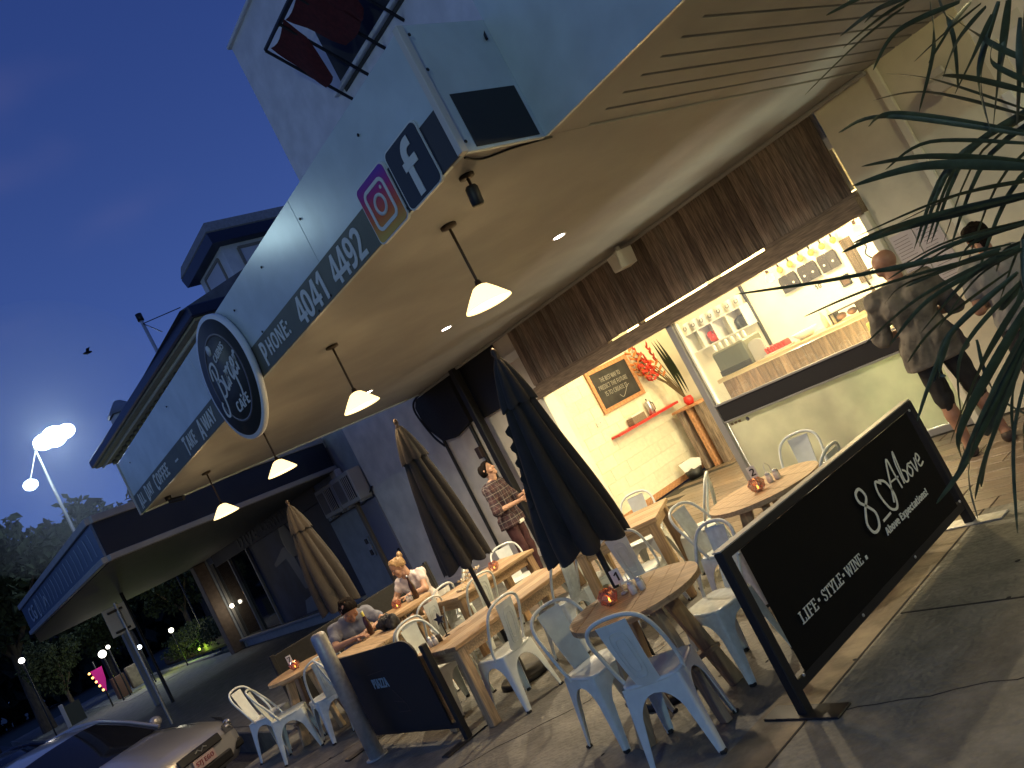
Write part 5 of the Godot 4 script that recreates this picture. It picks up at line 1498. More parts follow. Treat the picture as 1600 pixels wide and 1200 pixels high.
# ---------------------------------------------------------------- on the tables
func candle(label, at: Vector3, s: float):
	var c = thing("candle_holder", label, "candle holder", at, s * 7.0, "faceted candle holders")
	var g = StandardMaterial3D.new()
	g.albedo_color = Color(0.52, 0.30, 0.26, 0.5)
	g.transparency = BaseMaterial3D.TRANSPARENCY_ALPHA
	g.roughness = 0.12
	g.metallic = 0.1
	var b = B.new()
	var rings = [[0.03, 0.002, 0.0], [0.058, 0.03, 0.5], [0.062, 0.066, 0.0], [0.040, 0.098, 0.5]]
	for i in 3:
		for k in 6:
			var P = func(q, kk): return Vector3(cos(TAU * (kk + q[2]) / 6.0) * q[0], q[1], sin(TAU * (kk + q[2]) / 6.0) * q[0])
			var lo = rings[i]
			var hi = rings[i + 1]
			var off = 0 if lo[2] == 0.0 else 1
			var a = P.call(lo, k)
			var a2 = P.call(lo, k + 1)
			var c1 = P.call(hi, k + off)
			var c2 = P.call(hi, k + off - 1)
			b.tri(a, a2, c1, (a + a2) * Vector3(1, 0.1, 1))
			b.tri(a, c2, c1, (c1 + c2) * Vector3(1, 0.1, 1))
	obj("glass_facets", b, g, c)
	var fr = B.new()
	for k in 6:
		fr.bar(Vector3(cos(TAU * k / 6.0) * 0.03, 0.002, sin(TAU * k / 6.0) * 0.03), Vector3(cos(TAU * (k + 0.5) / 6.0) * 0.058, 0.03, sin(TAU * (k + 0.5) / 6.0) * 0.058), 0.003, 0.003)
		fr.bar(Vector3(cos(TAU * (k + 0.5) / 6.0) * 0.058, 0.03, sin(TAU * (k + 0.5) / 6.0) * 0.058), Vector3(cos(TAU * k / 6.0) * 0.062, 0.066, sin(TAU * k / 6.0) * 0.062), 0.003, 0.003)
		fr.bar(Vector3(cos(TAU * k / 6.0) * 0.062, 0.066, sin(TAU * k / 6.0) * 0.062), Vector3(cos(TAU * (k + 0.5) / 6.0) * 0.040, 0.098, sin(TAU * (k + 0.5) / 6.0) * 0.040), 0.003, 0.003)
	obj("copper_edges", fr, mat(Color(0.45, 0.2, 0.1), 0.3, 0.9), c)
	obj("candle", B.new().lathe([Vector2(0.0, 0.004), Vector2(0.02, 0.004), Vector2(0.02, 0.02), Vector2(0.0, 0.02)], 12), M.plastic_white, c)
	obj("flame", B.new().lathe([Vector2(0.0, 0.022), Vector2(0.006, 0.028), Vector2(0.005, 0.036), Vector2(0.0, 0.05)], 8), glow(Color(1.0, 0.62, 0.22), 14.0), c)
	omni("flame_lamp", Vector3(0, 0.036, 0), Color(1.0, 0.58, 0.25), 0.0035, 0.012, c)
	return c

func caddy(label, at: Vector3, turn: float):
	var c = thing("condiment_set", label, "condiments", at, turn, "condiment sets on the tables")
	for k in 2:
		obj("shaker", B.new().lathe([Vector2(0.0, 0.0), Vector2(0.021, 0.0), Vector2(0.022, 0.045), Vector2(0.017, 0.058), Vector2(0.0, 0.058)], 14, Transform3D(Basis(), Vector3(k * 0.055, 0, 0))), mat(Color(0.72, 0.72, 0.70), 0.25), c)
		obj("lid", B.new().lathe([Vector2(0.018, 0.056), Vector2(0.019, 0.068), Vector2(0.012, 0.078), Vector2(0.0, 0.08)], 14, Transform3D(Basis(), Vector3(k * 0.055, 0, 0))), M.steel, c)
	obj("pepper_jar", B.new().lathe([Vector2(0.0, 0.0), Vector2(0.022, 0.0), Vector2(0.022, 0.06), Vector2(0.0, 0.062)], 14, Transform3D(Basis(), Vector3(0.06, 0, -0.055))), mat(Color(0.05, 0.04, 0.03), 0.4), c)
	obj("wire_stand", B.new().tube([Vector3(0.0, 0.0, -0.05), Vector3(0.0, 0.11, -0.05), Vector3(0.02, 0.135, -0.05), Vector3(0.04, 0.11, -0.05), Vector3(0.04, 0.0, -0.05)], 0.003, 6), M.steel, c)
	return c

func number_card(label, txt, at: Vector3, turn: float):
	var c = thing("number_card", label, "table number", at, turn, "table number cards")
	obj("card", B.new().box(Vector3(0, 0.11, 0), Vector3(0.06, 0.09, 0.004), 0.001), M.white_paint, c)
	words(txt, bold, M.black, c, Transform3D(Basis(), Vector3(0, 0.11, 0.002)), 0.0, 0.055, "numeral", 0.002)
	obj("holder", B.new().tube([Vector3(0, 0.0, -0.004), Vector3(0, 0.09, -0.004)], 0.0035, 6).lathe([Vector2(0.0, 0.0), Vector2(0.025, 0.0), Vector2(0.02, 0.012), Vector2(0.0, 0.014)], 12), M.steel, c)
	return c

func bottle(called, label, at: Vector3, h: float, m, cat = "bottle"):
	var c = thing(called, label, cat, at)
	obj("glass_body", B.new().lathe([Vector2(0.0, 0.0), Vector2(0.03, 0.0), Vector2(0.032, 0.01), Vector2(0.032, h * 0.55), Vector2(0.026, h * 0.66), Vector2(0.014, h * 0.78), Vector2(0.012, h * 0.97), Vector2(0.0, h * 0.97)], 18), m, c)
	obj("cap", B.new().lathe([Vector2(0.014, h * 0.93), Vector2(0.015, h), Vector2(0.0, h + 0.001)], 12), M.steel, c)
	return c

func build_table_things():
	candle("glowing faceted candle holder on the front round table", Vector3(-3.90, 0.7515, -3.06), 1.15)
	caddy("salt and pepper set beside the number one card", Vector3(-3.80, 0.7515, -3.17), 0.9)
	number_card("white card with number one at the front umbrella", "1", Vector3(-3.93, 0.7515, -3.21), 0.75)
	candle("glowing faceted candle holder on the round plank table", Vector3(-3.88, 0.7515, -4.69), 1.0)
	caddy("salt and pepper set beside the number two card", Vector3(-3.89, 0.7515, -4.86), 0.7)
	number_card("white card with number two on the round plank table", "2", Vector3(-4.0, 0.7515, -4.86), 0.7)
	candle("faceted candle holder on the square table", Vector3(-5.82, 0.7515, -5.09), 0.9)
	var tw = thing("twig_vase", "small dark twig sprig beside the square table's candle", "plant", Vector3(-5.90, 0.7515, -5.14))
	obj("pot", B.new().lathe([Vector2(0.0, 0.0), Vector2(0.025, 0.0), Vector2(0.03, 0.05), Vector2(0.0, 0.05)], 12), M.black, tw)
	var tb = B.new()
	for k in 6:
		tb.tube([Vector3(0, 0.04, 0), Vector3(cos(k * 1.1) * 0.03, 0.10, sin(k * 1.1) * 0.03), Vector3(cos(k * 1.1) * 0.05, 0.14 + 0.01 * k, sin(k * 1.1) * 0.05)], 0.003, 5)
	obj("twig", tb, M.bark, tw)
	candle("red glowing candle holder on the paper flower table", Vector3(-7.62, 0.7515, -4.80), 1.0)
	var pf = thing("paper_flowers", "cream paper flowers and napkins on the table by the plaid shirt", "flowers", Vector3(-7.68, 0.7515, -4.52))
	var r = RandomNumberGenerator.new()
	r.seed = 5
	for k in 5:
		var c = Vector3(r.randf_range(-0.09, 0.09), 0.05 + 0.02 * k, r.randf_range(-0.09, 0.09))
		var fb = B.new()
		for q in 7:
			var a = q * TAU / 7.0
			fb.tri(c, c + Vector3(cos(a) * 0.05, 0.035, sin(a) * 0.05), c + Vector3(cos(a + 0.6) * 0.05, 0.02, sin(a + 0.6) * 0.05), Vector3.UP)
		fb.tube([Vector3(c.x * 0.5, 0.0, c.z * 0.5), c], 0.003, 5)
		obj("flower", fb, mat(Color(0.62, 0.52, 0.36), 0.7), pf)
	obj("napkin", B.new().box(Vector3(-0.02, 0.012, 0.12), Vector3(0.12, 0.02, 0.12), 0.004), mat(Color(0.6, 0.5, 0.33), 0.8), pf)
	caddy("salt and pepper set at the near end of the long table", Vector3(-6.42, 0.6815, -3.16), 0.4)
	var star = thing("star_decoration", "dark star shaped ornament behind the long table's shakers", "ornament", Vector3(-6.44, 0.6815, -3.34), 0.5)
	var sp = []
	for k in 10:
		var a = PI / 2 + k * PI / 5
		sp.append(Vector2(cos(a), sin(a)) * (0.055 if k % 2 == 0 else 0.024))
	obj("star", B.new().prism(sp, -0.008, 0.008, Transform3D(Basis(), Vector3(0, 0.15, 0))), mat(Color(0.03, 0.035, 0.06), 0.5), star)
	obj("stand", B.new().tube([Vector3(0, 0, 0), Vector3(0, 0.12, 0)], 0.006, 6).lathe([Vector2(0.0, 0.0), Vector2(0.03, 0.0), Vector2(0.0, 0.015)], 10), M.black_metal, star)
	candle("orange candle holder on the woman's table", Vector3(-9.32, 0.7515, -4.42), 1.0)
	caddy("salt and pepper set on the woman's table", Vector3(-9.28, 0.7515, -4.56), 0.4)
	bottle("dark_bottle", "brown bottle standing in front of the woman in white", Vector3(-9.16, 0.7515, -4.62), 0.30, mat(Color(0.035, 0.014, 0.006), 0.15))
	bottle("beer_bottle", "brown beer bottle with yellow neck foil before the person in grey", Vector3(-8.56, 0.7515, -3.66), 0.27, mat(Color(0.04, 0.013, 0.008), 0.15))
	obj("neck_foil", B.new().lathe([Vector2(0.0155, 0.21), Vector2(0.0155, 0.262), Vector2(0.0, 0.264)], 12), mat(Color(0.6, 0.5, 0.08), 0.4), get_node("beer_bottle"))
	var bg = thing("dark_bag", "dark patterned cloth bag on the beer bottle table", "bag", Vector3(-8.2, 0.7515, -3.72))
	obj("cloth", flesh(B.new(), [[Vector3(-0.15, 0.05, 0.02), Vector3(0.14, 0.06, 0.0), 0.055, 0.065], [Vector3(-0.04, 0.09, 0), Vector3(0.07, 0.11, 0.03), 0.05, 0.04], [Vector3(0.17, 0.03, 0.05), Vector3(0.22, 0.02, 0.07), 0.03, 0.02]], 0.012, 0.05, [[Vector3.DOWN, 0.0]], 0.05), M.black_fabric, bg)
	var pt = B.new()
	for k in 14:
		pt.ball(Vector3(r.randf_range(-0.13, 0.13), r.randf_range(0.10, 0.13), r.randf_range(0.02, 0.06)), Vector3(0.016, 0.008, 0.012), 4)
	obj("pattern", pt, mat(Color(0.13, 0.13, 0.13), 0.8), bg)
	number_card("white card with number seven on the far left table", "7", Vector3(-9.72, 0.7515, -3.14), 0.95)
	candle("red candle holder on the far left table", Vector3(-9.52, 0.7515, -3.10), 0.9)

# ---------------------------------------------------------------- counter and entry things
func build_counter_things():
	var cb = thing("chalkboard", "timber framed chalkboard with a handwritten motto on the block wall", "chalkboard", Vector3(-9.695, 1.955, -9.77), PI / 2)
	obj("board", B.new().box(Vector3(0, 0, 0.012), Vector3(0.92, 0.62, 0.015)), M.chalk, cb)
	for k in [[0, 0.335, 1.06, 0.07], [0, -0.335, 1.06, 0.07], [-0.495, 0, 0.07, 0.60], [0.495, 0, 0.07, 0.60]]:
		obj("frame_rail", B.new().box(Vector3(k[0], k[1], 0.018), Vector3(k[2], k[3], 0.035), 0.004), M.frame_timber, cb)
	var cap = [["THE BEST WAY TO", 0.15, 0.50], ["PREDICT THE FUTURE", 0.03, 0.70], ["IS TO CREATE IT", -0.09, 0.55]]
	for l in cap:
		words(l[0], sans, M.chalk_white, cb, Transform3D(Basis(Vector3(0, 0, 1), -0.02), Vector3(-0.03, l[1], 0.020)), l[2], 0.075, "chalk_writing", 0.002)
	obj("chalk_flourish", B.new().ribbon(smooth2([Vector2(-0.02, -0.19), Vector2(0.03, -0.25), Vector2(0.10, -0.22), Vector2(0.22, -0.12), Vector2(0.28, -0.10)]), 0.009, 0.020, 0.022), M.chalk_white, cb)
	var rs = thing("red_shelf", "long thin red shelf on the block wall under the chalkboard", "shelf", Vector3(-9.60, 1.20, -9.93))
	obj("board", B.new().box(Vector3.ZERO, Vector3(0.20, 0.04, 1.58), 0.004), M.red, rs)
	var wb = thing("timber_box", "dark timber napkin box on the red shelf", "box", Vector3(-9.60, 1.221, -9.75))
	obj("side", B.new().box(Vector3(0, 0.06, 0), Vector3(0.15, 0.12, 0.32), 0.005), M.beam, wb)
	obj("napkin", B.new().box(Vector3(0, 0.13, 0), Vector3(0.10, 0.03, 0.26), 0.006), M.white_paint, wb)
	var fp = thing("coffee_plunger", "steel coffee plunger at the middle of the red shelf", "coffee plunger", Vector3(-9.60, 1.221, -10.15))
	obj("jug", B.new().lathe([Vector2(0.0, 0.0), Vector2(0.055, 0.0), Vector2(0.055, 0.22), Vector2(0.05, 0.23), Vector2(0.0, 0.235)], 20), M.steel, fp)
	obj("knob", B.new().lathe([Vector2(0.0, 0.28), Vector2(0.013, 0.275), Vector2(0.013, 0.255), Vector2(0.004, 0.25), Vector2(0.004, 0.23)], 10), M.black, fp)
	obj("handle", B.new().tube([Vector3(0.05, 0.20, 0), Vector3(0.10, 0.18, 0), Vector3(0.10, 0.06, 0), Vector3(0.05, 0.04, 0)], 0.008, 6), M.black, fp)
	var so = thing("power_socket", "white power socket on the block wall left of the red shelf", "socket", Vector3(-9.70, 1.50, -9.05))
	obj("plate", B.new().box(Vector3(0.005, 0, 0), Vector3(0.012, 0.075, 0.12), 0.003), M.plastic_white, so)
	obj("slot", B.new().box(Vector3(0.012, 0.01, -0.03), Vector3(0.003, 0.012, 0.01)).box(Vector3(0.012, 0.01, 0.03), Vector3(0.003, 0.012, 0.01)), M.black, so)
	var cl = thing("door_catch", "small metal catch low on the block wall by the doorway", "catch", Vector3(-9.70, 0.62, -8.55))
	obj("plate", B.new().box(Vector3(0.01, 0, 0), Vector3(0.02, 0.06, 0.03), 0.004), M.bronze, cl)
	# timber stand with heliconias
	var st = thing("timber_stand", "tall dark timber plant stand with a lighter upright inside the entry", "stand", Vector3(-9.22, 0, -10.66))
	obj("upright", B.new().box(Vector3(-0.20, 0.52, 0.0), Vector3(0.10, 1.04, 0.34), 0.006), M.clad2, st)
	obj("upright", B.new().box(Vector3(0.02, 0.52, 0.03), Vector3(0.085, 1.04, 0.30), 0.006), M.frame_timber, st)
	obj("upright", B.new().box(Vector3(0.22, 0.52, 0.0), Vector3(0.12, 1.04, 0.34), 0.006), M.clad0, st)
	obj("stand_top", B.new().box(Vector3(0.0, 1.06, 0.0), Vector3(0.62, 0.04, 0.42), 0.006), M.frame_timber, st)
	var hv = thing("heliconia_vase", "red vase of tall red heliconia flowers leaning over the entry", "flowers", Vector3(-9.18, 1.082, -10.60))
	obj("vase", B.new().lathe([Vector2(0.0, 0.0), Vector2(0.06, 0.0), Vector2(0.085, 0.07), Vector2(0.07, 0.14), Vector2(0.045, 0.15), Vector2(0.0, 0.15)], 20), M.red, hv)
	var r = RandomNumberGenerator.new()
	r.seed = 12
	var stem_m = mat(Color(0.10, 0.065, 0.025), 0.6)
	var red_m = mat(Color(0.50, 0.03, 0.015), 0.4)
	var or_m = mat(Color(0.55, 0.20, 0.06), 0.45)
	for k in 12:
		var d = Vector3(-0.30 + r.randf_range(-0.26, 0.20), 0, 0.22 + r.randf_range(-0.2, 0.2))
		var h = r.randf_range(0.82, 1.22)
		var tip = d * 0.9 + Vector3(0, h, 0)
		obj("stem", B.new().tube([Vector3(d.x * 0.05, 0.12, d.z * 0.05), d * 0.35 + Vector3(0, 0.12 + h * 0.42, 0), tip], 0.008, 6), stem_m, hv)
		var fb = B.new()
		for q in 6:
			var up = tip - d.normalized() * 0.0 + Vector3(0, -0.20 + q * 0.055, 0) - d * 0.12 * (1.0 - q / 5.0)
			var sd = Vector3(cos(k + q * PI), 0.35, sin(k + q * PI)).normalized()
			var w = Vector3(0, 0.02, 0)
			fb.tri(up - w, up + w, up + sd * 0.10, Vector3(0.7, 0, 0.7))
			fb.tri(up - w, up + w * 1.6, up + sd * 0.10 + Vector3(0.02, 0.05, 0.02), Vector3(-0.7, 0, -0.7))
			fb.tube([up, up + sd * 0.08 + Vector3(0, 0.02, 0), up + sd * 0.10 + Vector3(0, 0.05, 0)], [0.018, 0.014, 0.002], 5)
		obj("flower", fb, red_m if k % 3 else or_m, hv)
	var lb = B.new()
	for k in 3:
		var rows = []
		for i in 9:
			var t = i / 8.0
			var w = 0.05 * sin(t * PI * 0.95 + 0.1)
			var c = Vector3(0.02 + k * 0.06, 0.2 + t * 1.0, 0.05) + Vector3(0.12, 0, 0.25) * t * t
			rows.append([c + Vector3(-w, 0, -w * 0.4), c, c + Vector3(w, 0, w * 0.4)])
		lb.grid(rows)
	obj("leaf", lb, M.leaf[0], hv)
	var bn = thing("cafe_bin", "small black bin with a white flap against the block wall", "bin", Vector3(-9.40, 0, -10.15))
	obj("tub", B.new().lathe([Vector2(0.0, 0.0), Vector2(0.12, 0.0), Vector2(0.15, 0.14), Vector2(0.13, 0.15), Vector2(0.0, 0.13)], 18), M.black, bn)
	obj("liner", B.new().prism([Vector2(-0.18, 0.30), Vector2(-0.14, 0.13), Vector2(-0.02, 0.17), Vector2(0.02, 0.13), Vector2(0.15, 0.13), Vector2(0.19, 0.26), Vector2(0.05, 0.32)], -0.02, 0.02, Transform3D(Basis(Vector3.UP, 0.9), Vector3.ZERO)), M.white_paint, bn)
	# behind the servery glass
	var es = thing("coffee_machine", "grey coffee machine with glasses on top behind the servery glass", "coffee machine", Vector3(-6.45, 1.371, -8.72))
	obj("body", B.new().box(Vector3(0, 0.16, 0), Vector3(0.52, 0.32, 0.4), 0.02), mat(Color(0.12, 0.13, 0.10), 0.35, 0.2), es)
	obj("lower_panel", B.new().box(Vector3(0, 0.04, 0.205), Vector3(0.5, 0.07, 0.02), 0.004), M.black, es)
	for k in 10:
		var g = thing("glass_tumbler", "upturned glass on the coffee machine, %s of the ten" % ["first from the left", "second from the left", "third from the left", "fourth from the left", "fifth from the left", "fifth from the right", "fourth from the right", "third from the right", "second from the right", "first from the right"][k], "glass", Vector3(-6.68 + k * 0.05, 1.692, -8.62 - (k % 2) * 0.06), 0.0, "glasses on the coffee machine")
		obj("glass_body", B.new().lathe([Vector2(0.022, 0.0), Vector2(0.019, 0.09), Vector2(0.0, 0.092)], 12), mat(Color(0.62, 0.64, 0.58), 0.15), g)
	var mb = thing("menu_stand", "rounded pale menu stand beside the coffee machine", "menu", Vector3(-6.10, 1.371, -8.60), 0.25)
	var rp = []
	for k in 9:
		var a = PI * k / 8.0
		rp.append(Vector2(0.095 * cos(a), 0.20 + 0.06 * sin(a)))
	rp.append(Vector2(-0.095, 0.0))
	rp.append(Vector2(0.095, 0.0))
	obj("board", B.new().prism(rp, -0.012, 0.012), mat(Color(0.34, 0.35, 0.34), 0.5), mb)
	var tr = thing("red_packet_tray", "tray of bright red packets on the counter", "tray", Vector3(-5.85, 1.371, -8.62))
	obj("tray", B.new().box(Vector3(0, 0.01, 0), Vector3(0.34, 0.02, 0.2), 0.004), M.plastic_white, tr)
	for k in 7:
		obj("packet", B.new().box(Vector3(-0.14 + k * 0.046, 0.055, 0.0), Vector3(0.034, 0.085, 0.12), 0.01, Basis(Vector3(0, 0, 1), 0.2)), M.red, tr)
	var bowl = thing("white_bowl", "wide white bowl on the counter right of the red packets", "bowl", Vector3(-5.5, 1.371, -8.7))
	obj("shell", B.new().lathe([Vector2(0.0, 0.0), Vector2(0.08, 0.0), Vector2(0.16, 0.09), Vector2(0.15, 0.09), Vector2(0.07, 0.012), Vector2(0.0, 0.012)], 24), M.white_paint, bowl)
	for k in 2:
		bottle("sauce_bottle", ["pale sauce bottle on the counter, left of two", "pale sauce bottle on the counter, right of two"][k], Vector3(-5.22 + k * 0.09, 1.371, -8.72), 0.2, mat(Color(0.55, 0.52, 0.38), 0.3))
	for k in 2:
		bottle("dark_jar", ["dark brown jar at the right end of the counter", "taller dark pump jar at the right end of the counter"][k], Vector3(-4.62 + k * 0.13, 1.371, -8.62), 0.15 + k * 0.07, mat(Color(0.07, 0.04, 0.025), 0.3), "jar")
	var gc = thing("glass_cabinet", "small glass fronted cabinet at the counter's right end", "cabinet", Vector3(-4.30, 1.371, -8.85))
	for s in [[0, 0.0, 0.5, 0.02], [0, 0.36, 0.5, 0.02]]:
		obj("frame_rail", B.new().box(Vector3(s[0], s[1] + 0.01, 0), Vector3(s[2], s[3], 0.3), 0.003), M.bronze, gc)
	for x in [-0.24, 0.24]:
		obj("frame_post", B.new().box(Vector3(x, 0.19, 0.14), Vector3(0.02, 0.36, 0.02)), M.bronze, gc)
	obj("pane", B.new().box(Vector3(0, 0.19, 0.15), Vector3(0.46, 0.34, 0.004)), M.glass, gc)
	obj("contents", B.new().box(Vector3(0, 0.1, 0), Vector3(0.36, 0.14, 0.16), 0.02), mat(Color(0.45, 0.36, 0.2), 0.6), gc)
	var wr = thing("cake_stand", "wire topped rack of pale pastries on the counter", "rack", Vector3(-4.95, 1.371, -8.78))
	obj("rack", B.new().box(Vector3(0, 0.12, 0), Vector3(0.36, 0.012, 0.2)).box(Vector3(-0.17, 0.06, 0), Vector3(0.012, 0.12, 0.2)).box(Vector3(0.17, 0.06, 0), Vector3(0.012, 0.12, 0.2)), M.bronze, wr)
	obj("pastry", B.new().ball(Vector3(-0.08, 0.05, 0.02), Vector3(0.06, 0.04, 0.05), 6).ball(Vector3(0.06, 0.05, 0.02), Vector3(0.06, 0.04, 0.05), 6), mat(Color(0.42, 0.25, 0.15), 0.7), wr)
	var nm = ["leftmost", "second from left", "third from left", "third from right", "second from right", "rightmost"]
	for k in 6:
		var b = thing("coffee_bag", "dark coffee bag hung on the back wall, %s of six" % nm[k], "coffee bag", Vector3(-6.82 + k * 0.145 + (k / 2) * 0.05, 1.95, -10.98), 0.0, "coffee bags on the back wall")
		obj("bag", B.new().prism([Vector2(-0.07, 0.0), Vector2(0.07, 0.0), Vector2(0.072, 0.20), Vector2(0.05, 0.25), Vector2(-0.05, 0.25), Vector2(-0.072, 0.20)], 0.0, 0.05), mat(Color(0.035, 0.03, 0.025), 0.55), b)
		obj("badge", B.new().lathe([Vector2(0.0, 0.0), Vector2(0.0, 0.003), Vector2(0.018, 0.003), Vector2(0.018, 0.0)], 12, Transform3D(Basis(Vector3(1, 0, 0), PI / 2), Vector3(0.0, 0.10, 0.05))), M.white_paint, b)
		var fl = thing("festoon_bulb", "small orange globe bulb above the coffee bags, %s of six" % nm[k], "bulb", Vector3(-6.76 + k * 0.185, 2.30, -10.9), 0.0, "bulbs above the coffee bags")
		obj("globe_light", B.new().ball(Vector3.ZERO, Vector3(0.045, 0.05, 0.045), 7), glow(Color(1.0, 0.52, 0.22), 1.1), fl)
		obj("cap", B.new().tube([Vector3(0, 0.045, 0), Vector3(0, 0.10, 0)], 0.014, 7), M.black, fl)
	var ten = thing("wall_number", "black number ten on the pale back wall under the bags", "sign", Vector3(-6.41, 1.83, -10.998))
	words("10", bold, M.black, ten, Transform3D(), 0.0, 0.07, "numeral", 0.004)
	var pf = thing("picture_frame", "small dark framed picture on the pale back wall", "picture", Vector3(-6.0, 1.73, -10.985))
	obj("frame", B.new().box(Vector3.ZERO, Vector3(0.15, 0.16, 0.02), 0.003), M.black, pf)
	obj("print", B.new().box(Vector3(0, 0, 0.011), Vector3(0.10, 0.11, 0.004)), mat(Color(0.12, 0.07, 0.05), 0.6), pf)
	var mr = thing("dark_mirror", "tall dark framed board at the right of the back wall", "board", Vector3(-5.66, 1.92, -10.98))
	obj("frame", B.new().box(Vector3(-0.07, 0, 0), Vector3(0.16, 0.66, 0.03), 0.004), M.clad1, mr)
	obj("board", B.new().box(Vector3(0.16, 0.03, 0), Vector3(0.28, 0.56, 0.02), 0.003), M.white_paint, mr)
	obj("mark", B.new().ribbon(smooth2([Vector2(0.06, 0.2), Vector2(0.16, 0.1), Vector2(0.1, 0.0), Vector2(0.2, -0.15)]), 0.02, 0.011, 0.014), M.black, mr)
	# packets on the sill
	for k in 2:
		tag(obj("sill_packet", B.new().box(Vector3(-4.42 + k * 0.13, 1.21, -8.12), Vector3(0.10, 0.13, 0.05), 0.01), mat([Color(0.5, 0.48, 0.10), Color(0.40, 0.60, 0.38)][k], 0.4)), ["yellow packet on the servery sill", "pale green packet on the servery sill"][k], "packet")

# ---------------------------------------------------------------- figures
func flesh(b: B, bones: Array, cell: float, k: float, cuts = [], folds = 0.0):
	var fn = FastNoiseLite.new()
	fn.seed = 3
	fn.frequency = 7.0
	fn.fractal_octaves = 3
	var lo = Vector3(1e9, 1e9, 1e9)
	var hi = -lo
	for e in bones:
		var m = maxf(e[2], e[3]) + k + cell * 2.0
		for p in [e[0], e[1]]:
			lo = lo.min(p - Vector3.ONE * m)
			hi = hi.max(p + Vector3.ONE * m)
	var nx = int((hi.x - lo.x) / cell) + 2
	var ny = int((hi.y - lo.y) / cell) + 2
	var nz = int((hi.z - lo.z) / cell) + 2
	var F = PackedFloat32Array()
	F.resize(nx * ny * nz)
	F.fill(1.0)
	for e in bones:
		var a: Vector3 = e[0]
		var c: Vector3 = e[1]
		var ra: float = e[2]
		var rb: float = e[3]
		var m = maxf(ra, rb) + k + cell * 2.0
		var l2 = (a.min(c) - Vector3.ONE * m - lo) / cell
		var h2 = (a.max(c) + Vector3.ONE * m - lo) / cell
		var ba = c - a
		var bb = maxf(ba.length_squared(), 1e-9)
		for iz in range(maxi(0, int(l2.z)), mini(nz, int(h2.z) + 1)):
			for iy in range(maxi(0, int(l2.y)), mini(ny, int(h2.y) + 1)):
				var at = (iz * ny + iy) * nx
				for ix in range(maxi(0, int(l2.x)), mini(nx, int(h2.x) + 1)):
					var p = lo + Vector3(ix, iy, iz) * cell
					var t = clampf((p - a).dot(ba) / bb, 0.0, 1.0)
					var d = p.distance_to(a + ba * t) - lerpf(ra, rb, t)
					var f = F[at + ix]
					var h = clampf(0.5 + 0.5 * (f - d) / k, 0.0, 1.0)
					F[at + ix] = lerpf(f, d, h) - k * h * (1.0 - h)
	for iz in nz:
		for iy in ny:
			for ix in nx:
				var i = (iz * ny + iy) * nx + ix
				if F[i] < 0.2:
					var p = lo + Vector3(ix, iy, iz) * cell
					if folds > 0.0:
						F[i] += fn.get_noise_3d(p.x * 1.3 + p.y * 0.5, p.y * 0.55, p.z * 1.3) * folds
					for c in cuts:
						F[i] = maxf(F[i], p.dot(c[0]) - c[1])
	var V = PackedInt32Array()
	V.resize(nx * ny * nz)
	V.fill(-1)
	var P = []
	var off = [0, 1, nx, nx + 1, nx * ny, nx * ny + 1, nx * ny + nx, nx * ny + nx + 1]
	var corner = []
	for q in 8:
		corner.append(Vector3(q & 1, (q >> 1) & 1, q >> 2))
	var edges = [[0, 1], [2, 3], [4, 5], [6, 7], [0, 2], [1, 3], [4, 6], [5, 7], [0, 4], [1, 5], [2, 6], [3, 7]]
	for iz in nz - 1:
		for iy in ny - 1:
			for ix in nx - 1:
				var i = (iz * ny + iy) * nx + ix
				if absf(F[i]) > cell * 3.0:
					continue
				var neg = 0
				for q in 8:
					if F[i + off[q]] < 0.0:
						neg += 1
				if neg == 0 or neg == 8:
					continue
				var sum = Vector3.ZERO
				var n = 0
				for e in edges:
					var f0 = F[i + off[e[0]]]
					var f1 = F[i + off[e[1]]]
					if (f0 < 0.0) != (f1 < 0.0):
						sum += corner[e[0]].lerp(corner[e[1]], f0 / (f0 - f1))
						n += 1
				V[i] = P.size()
				P.append(lo + (Vector3(ix, iy, iz) + sum / n) * cell)
	b.soft(0)
	var st = [1, nx, nx * ny]
	for iz in range(1, nz - 1):
		for iy in range(1, ny - 1):
			for ix in range(1, nx - 1):
				var i = (iz * ny + iy) * nx + ix
				if absf(F[i]) > cell * 3.0:
					continue
				for ax in 3:
					var s0 = F[i] < 0.0
					if s0 == (F[i + st[ax]] < 0.0):
						continue
					var u = st[(ax + 1) % 3]
					var v = st[(ax + 2) % 3]
					var q = [V[i], V[i - u], V[i - u - v], V[i - v]]
					if q.min() < 0:
						continue
					var o = Vector3.ZERO
					o[ax] = 1.0 if s0 else -1.0
					b.q(P[q[0]], P[q[1]], P[q[2]], P[q[3]], o)
	b.flat()
	return b

func stand(H: float):
	var k = H / 1.8
	var J = {"pelvis": Vector3(0, 0.97, 0), "chest": Vector3(0, 1.30, 0), "neck": Vector3(0, 1.49, -0.01), "head": Vector3(0, 1.685, 0.02)}
	for s in [["a", 1.0], ["b", -1.0]]:
		J["hip" + s[0]] = Vector3(0.095 * s[1], 0.93, 0)
		J["kn" + s[0]] = Vector3(0.105 * s[1], 0.50, 0.02)
		J["an" + s[0]] = Vector3(0.11 * s[1], 0.085, -0.02)
		J["toe" + s[0]] = Vector3(0.135 * s[1], 0.03, 0.16)
		J["sh" + s[0]] = Vector3(0.185 * s[1], 1.44, -0.01)
		J["el" + s[0]] = Vector3(0.24 * s[1], 1.14, -0.03)
		J["wr" + s[0]] = Vector3(0.25 * s[1], 0.89, 0.05)
	for key in J:
		J[key] *= k
	J.k = k
	return J

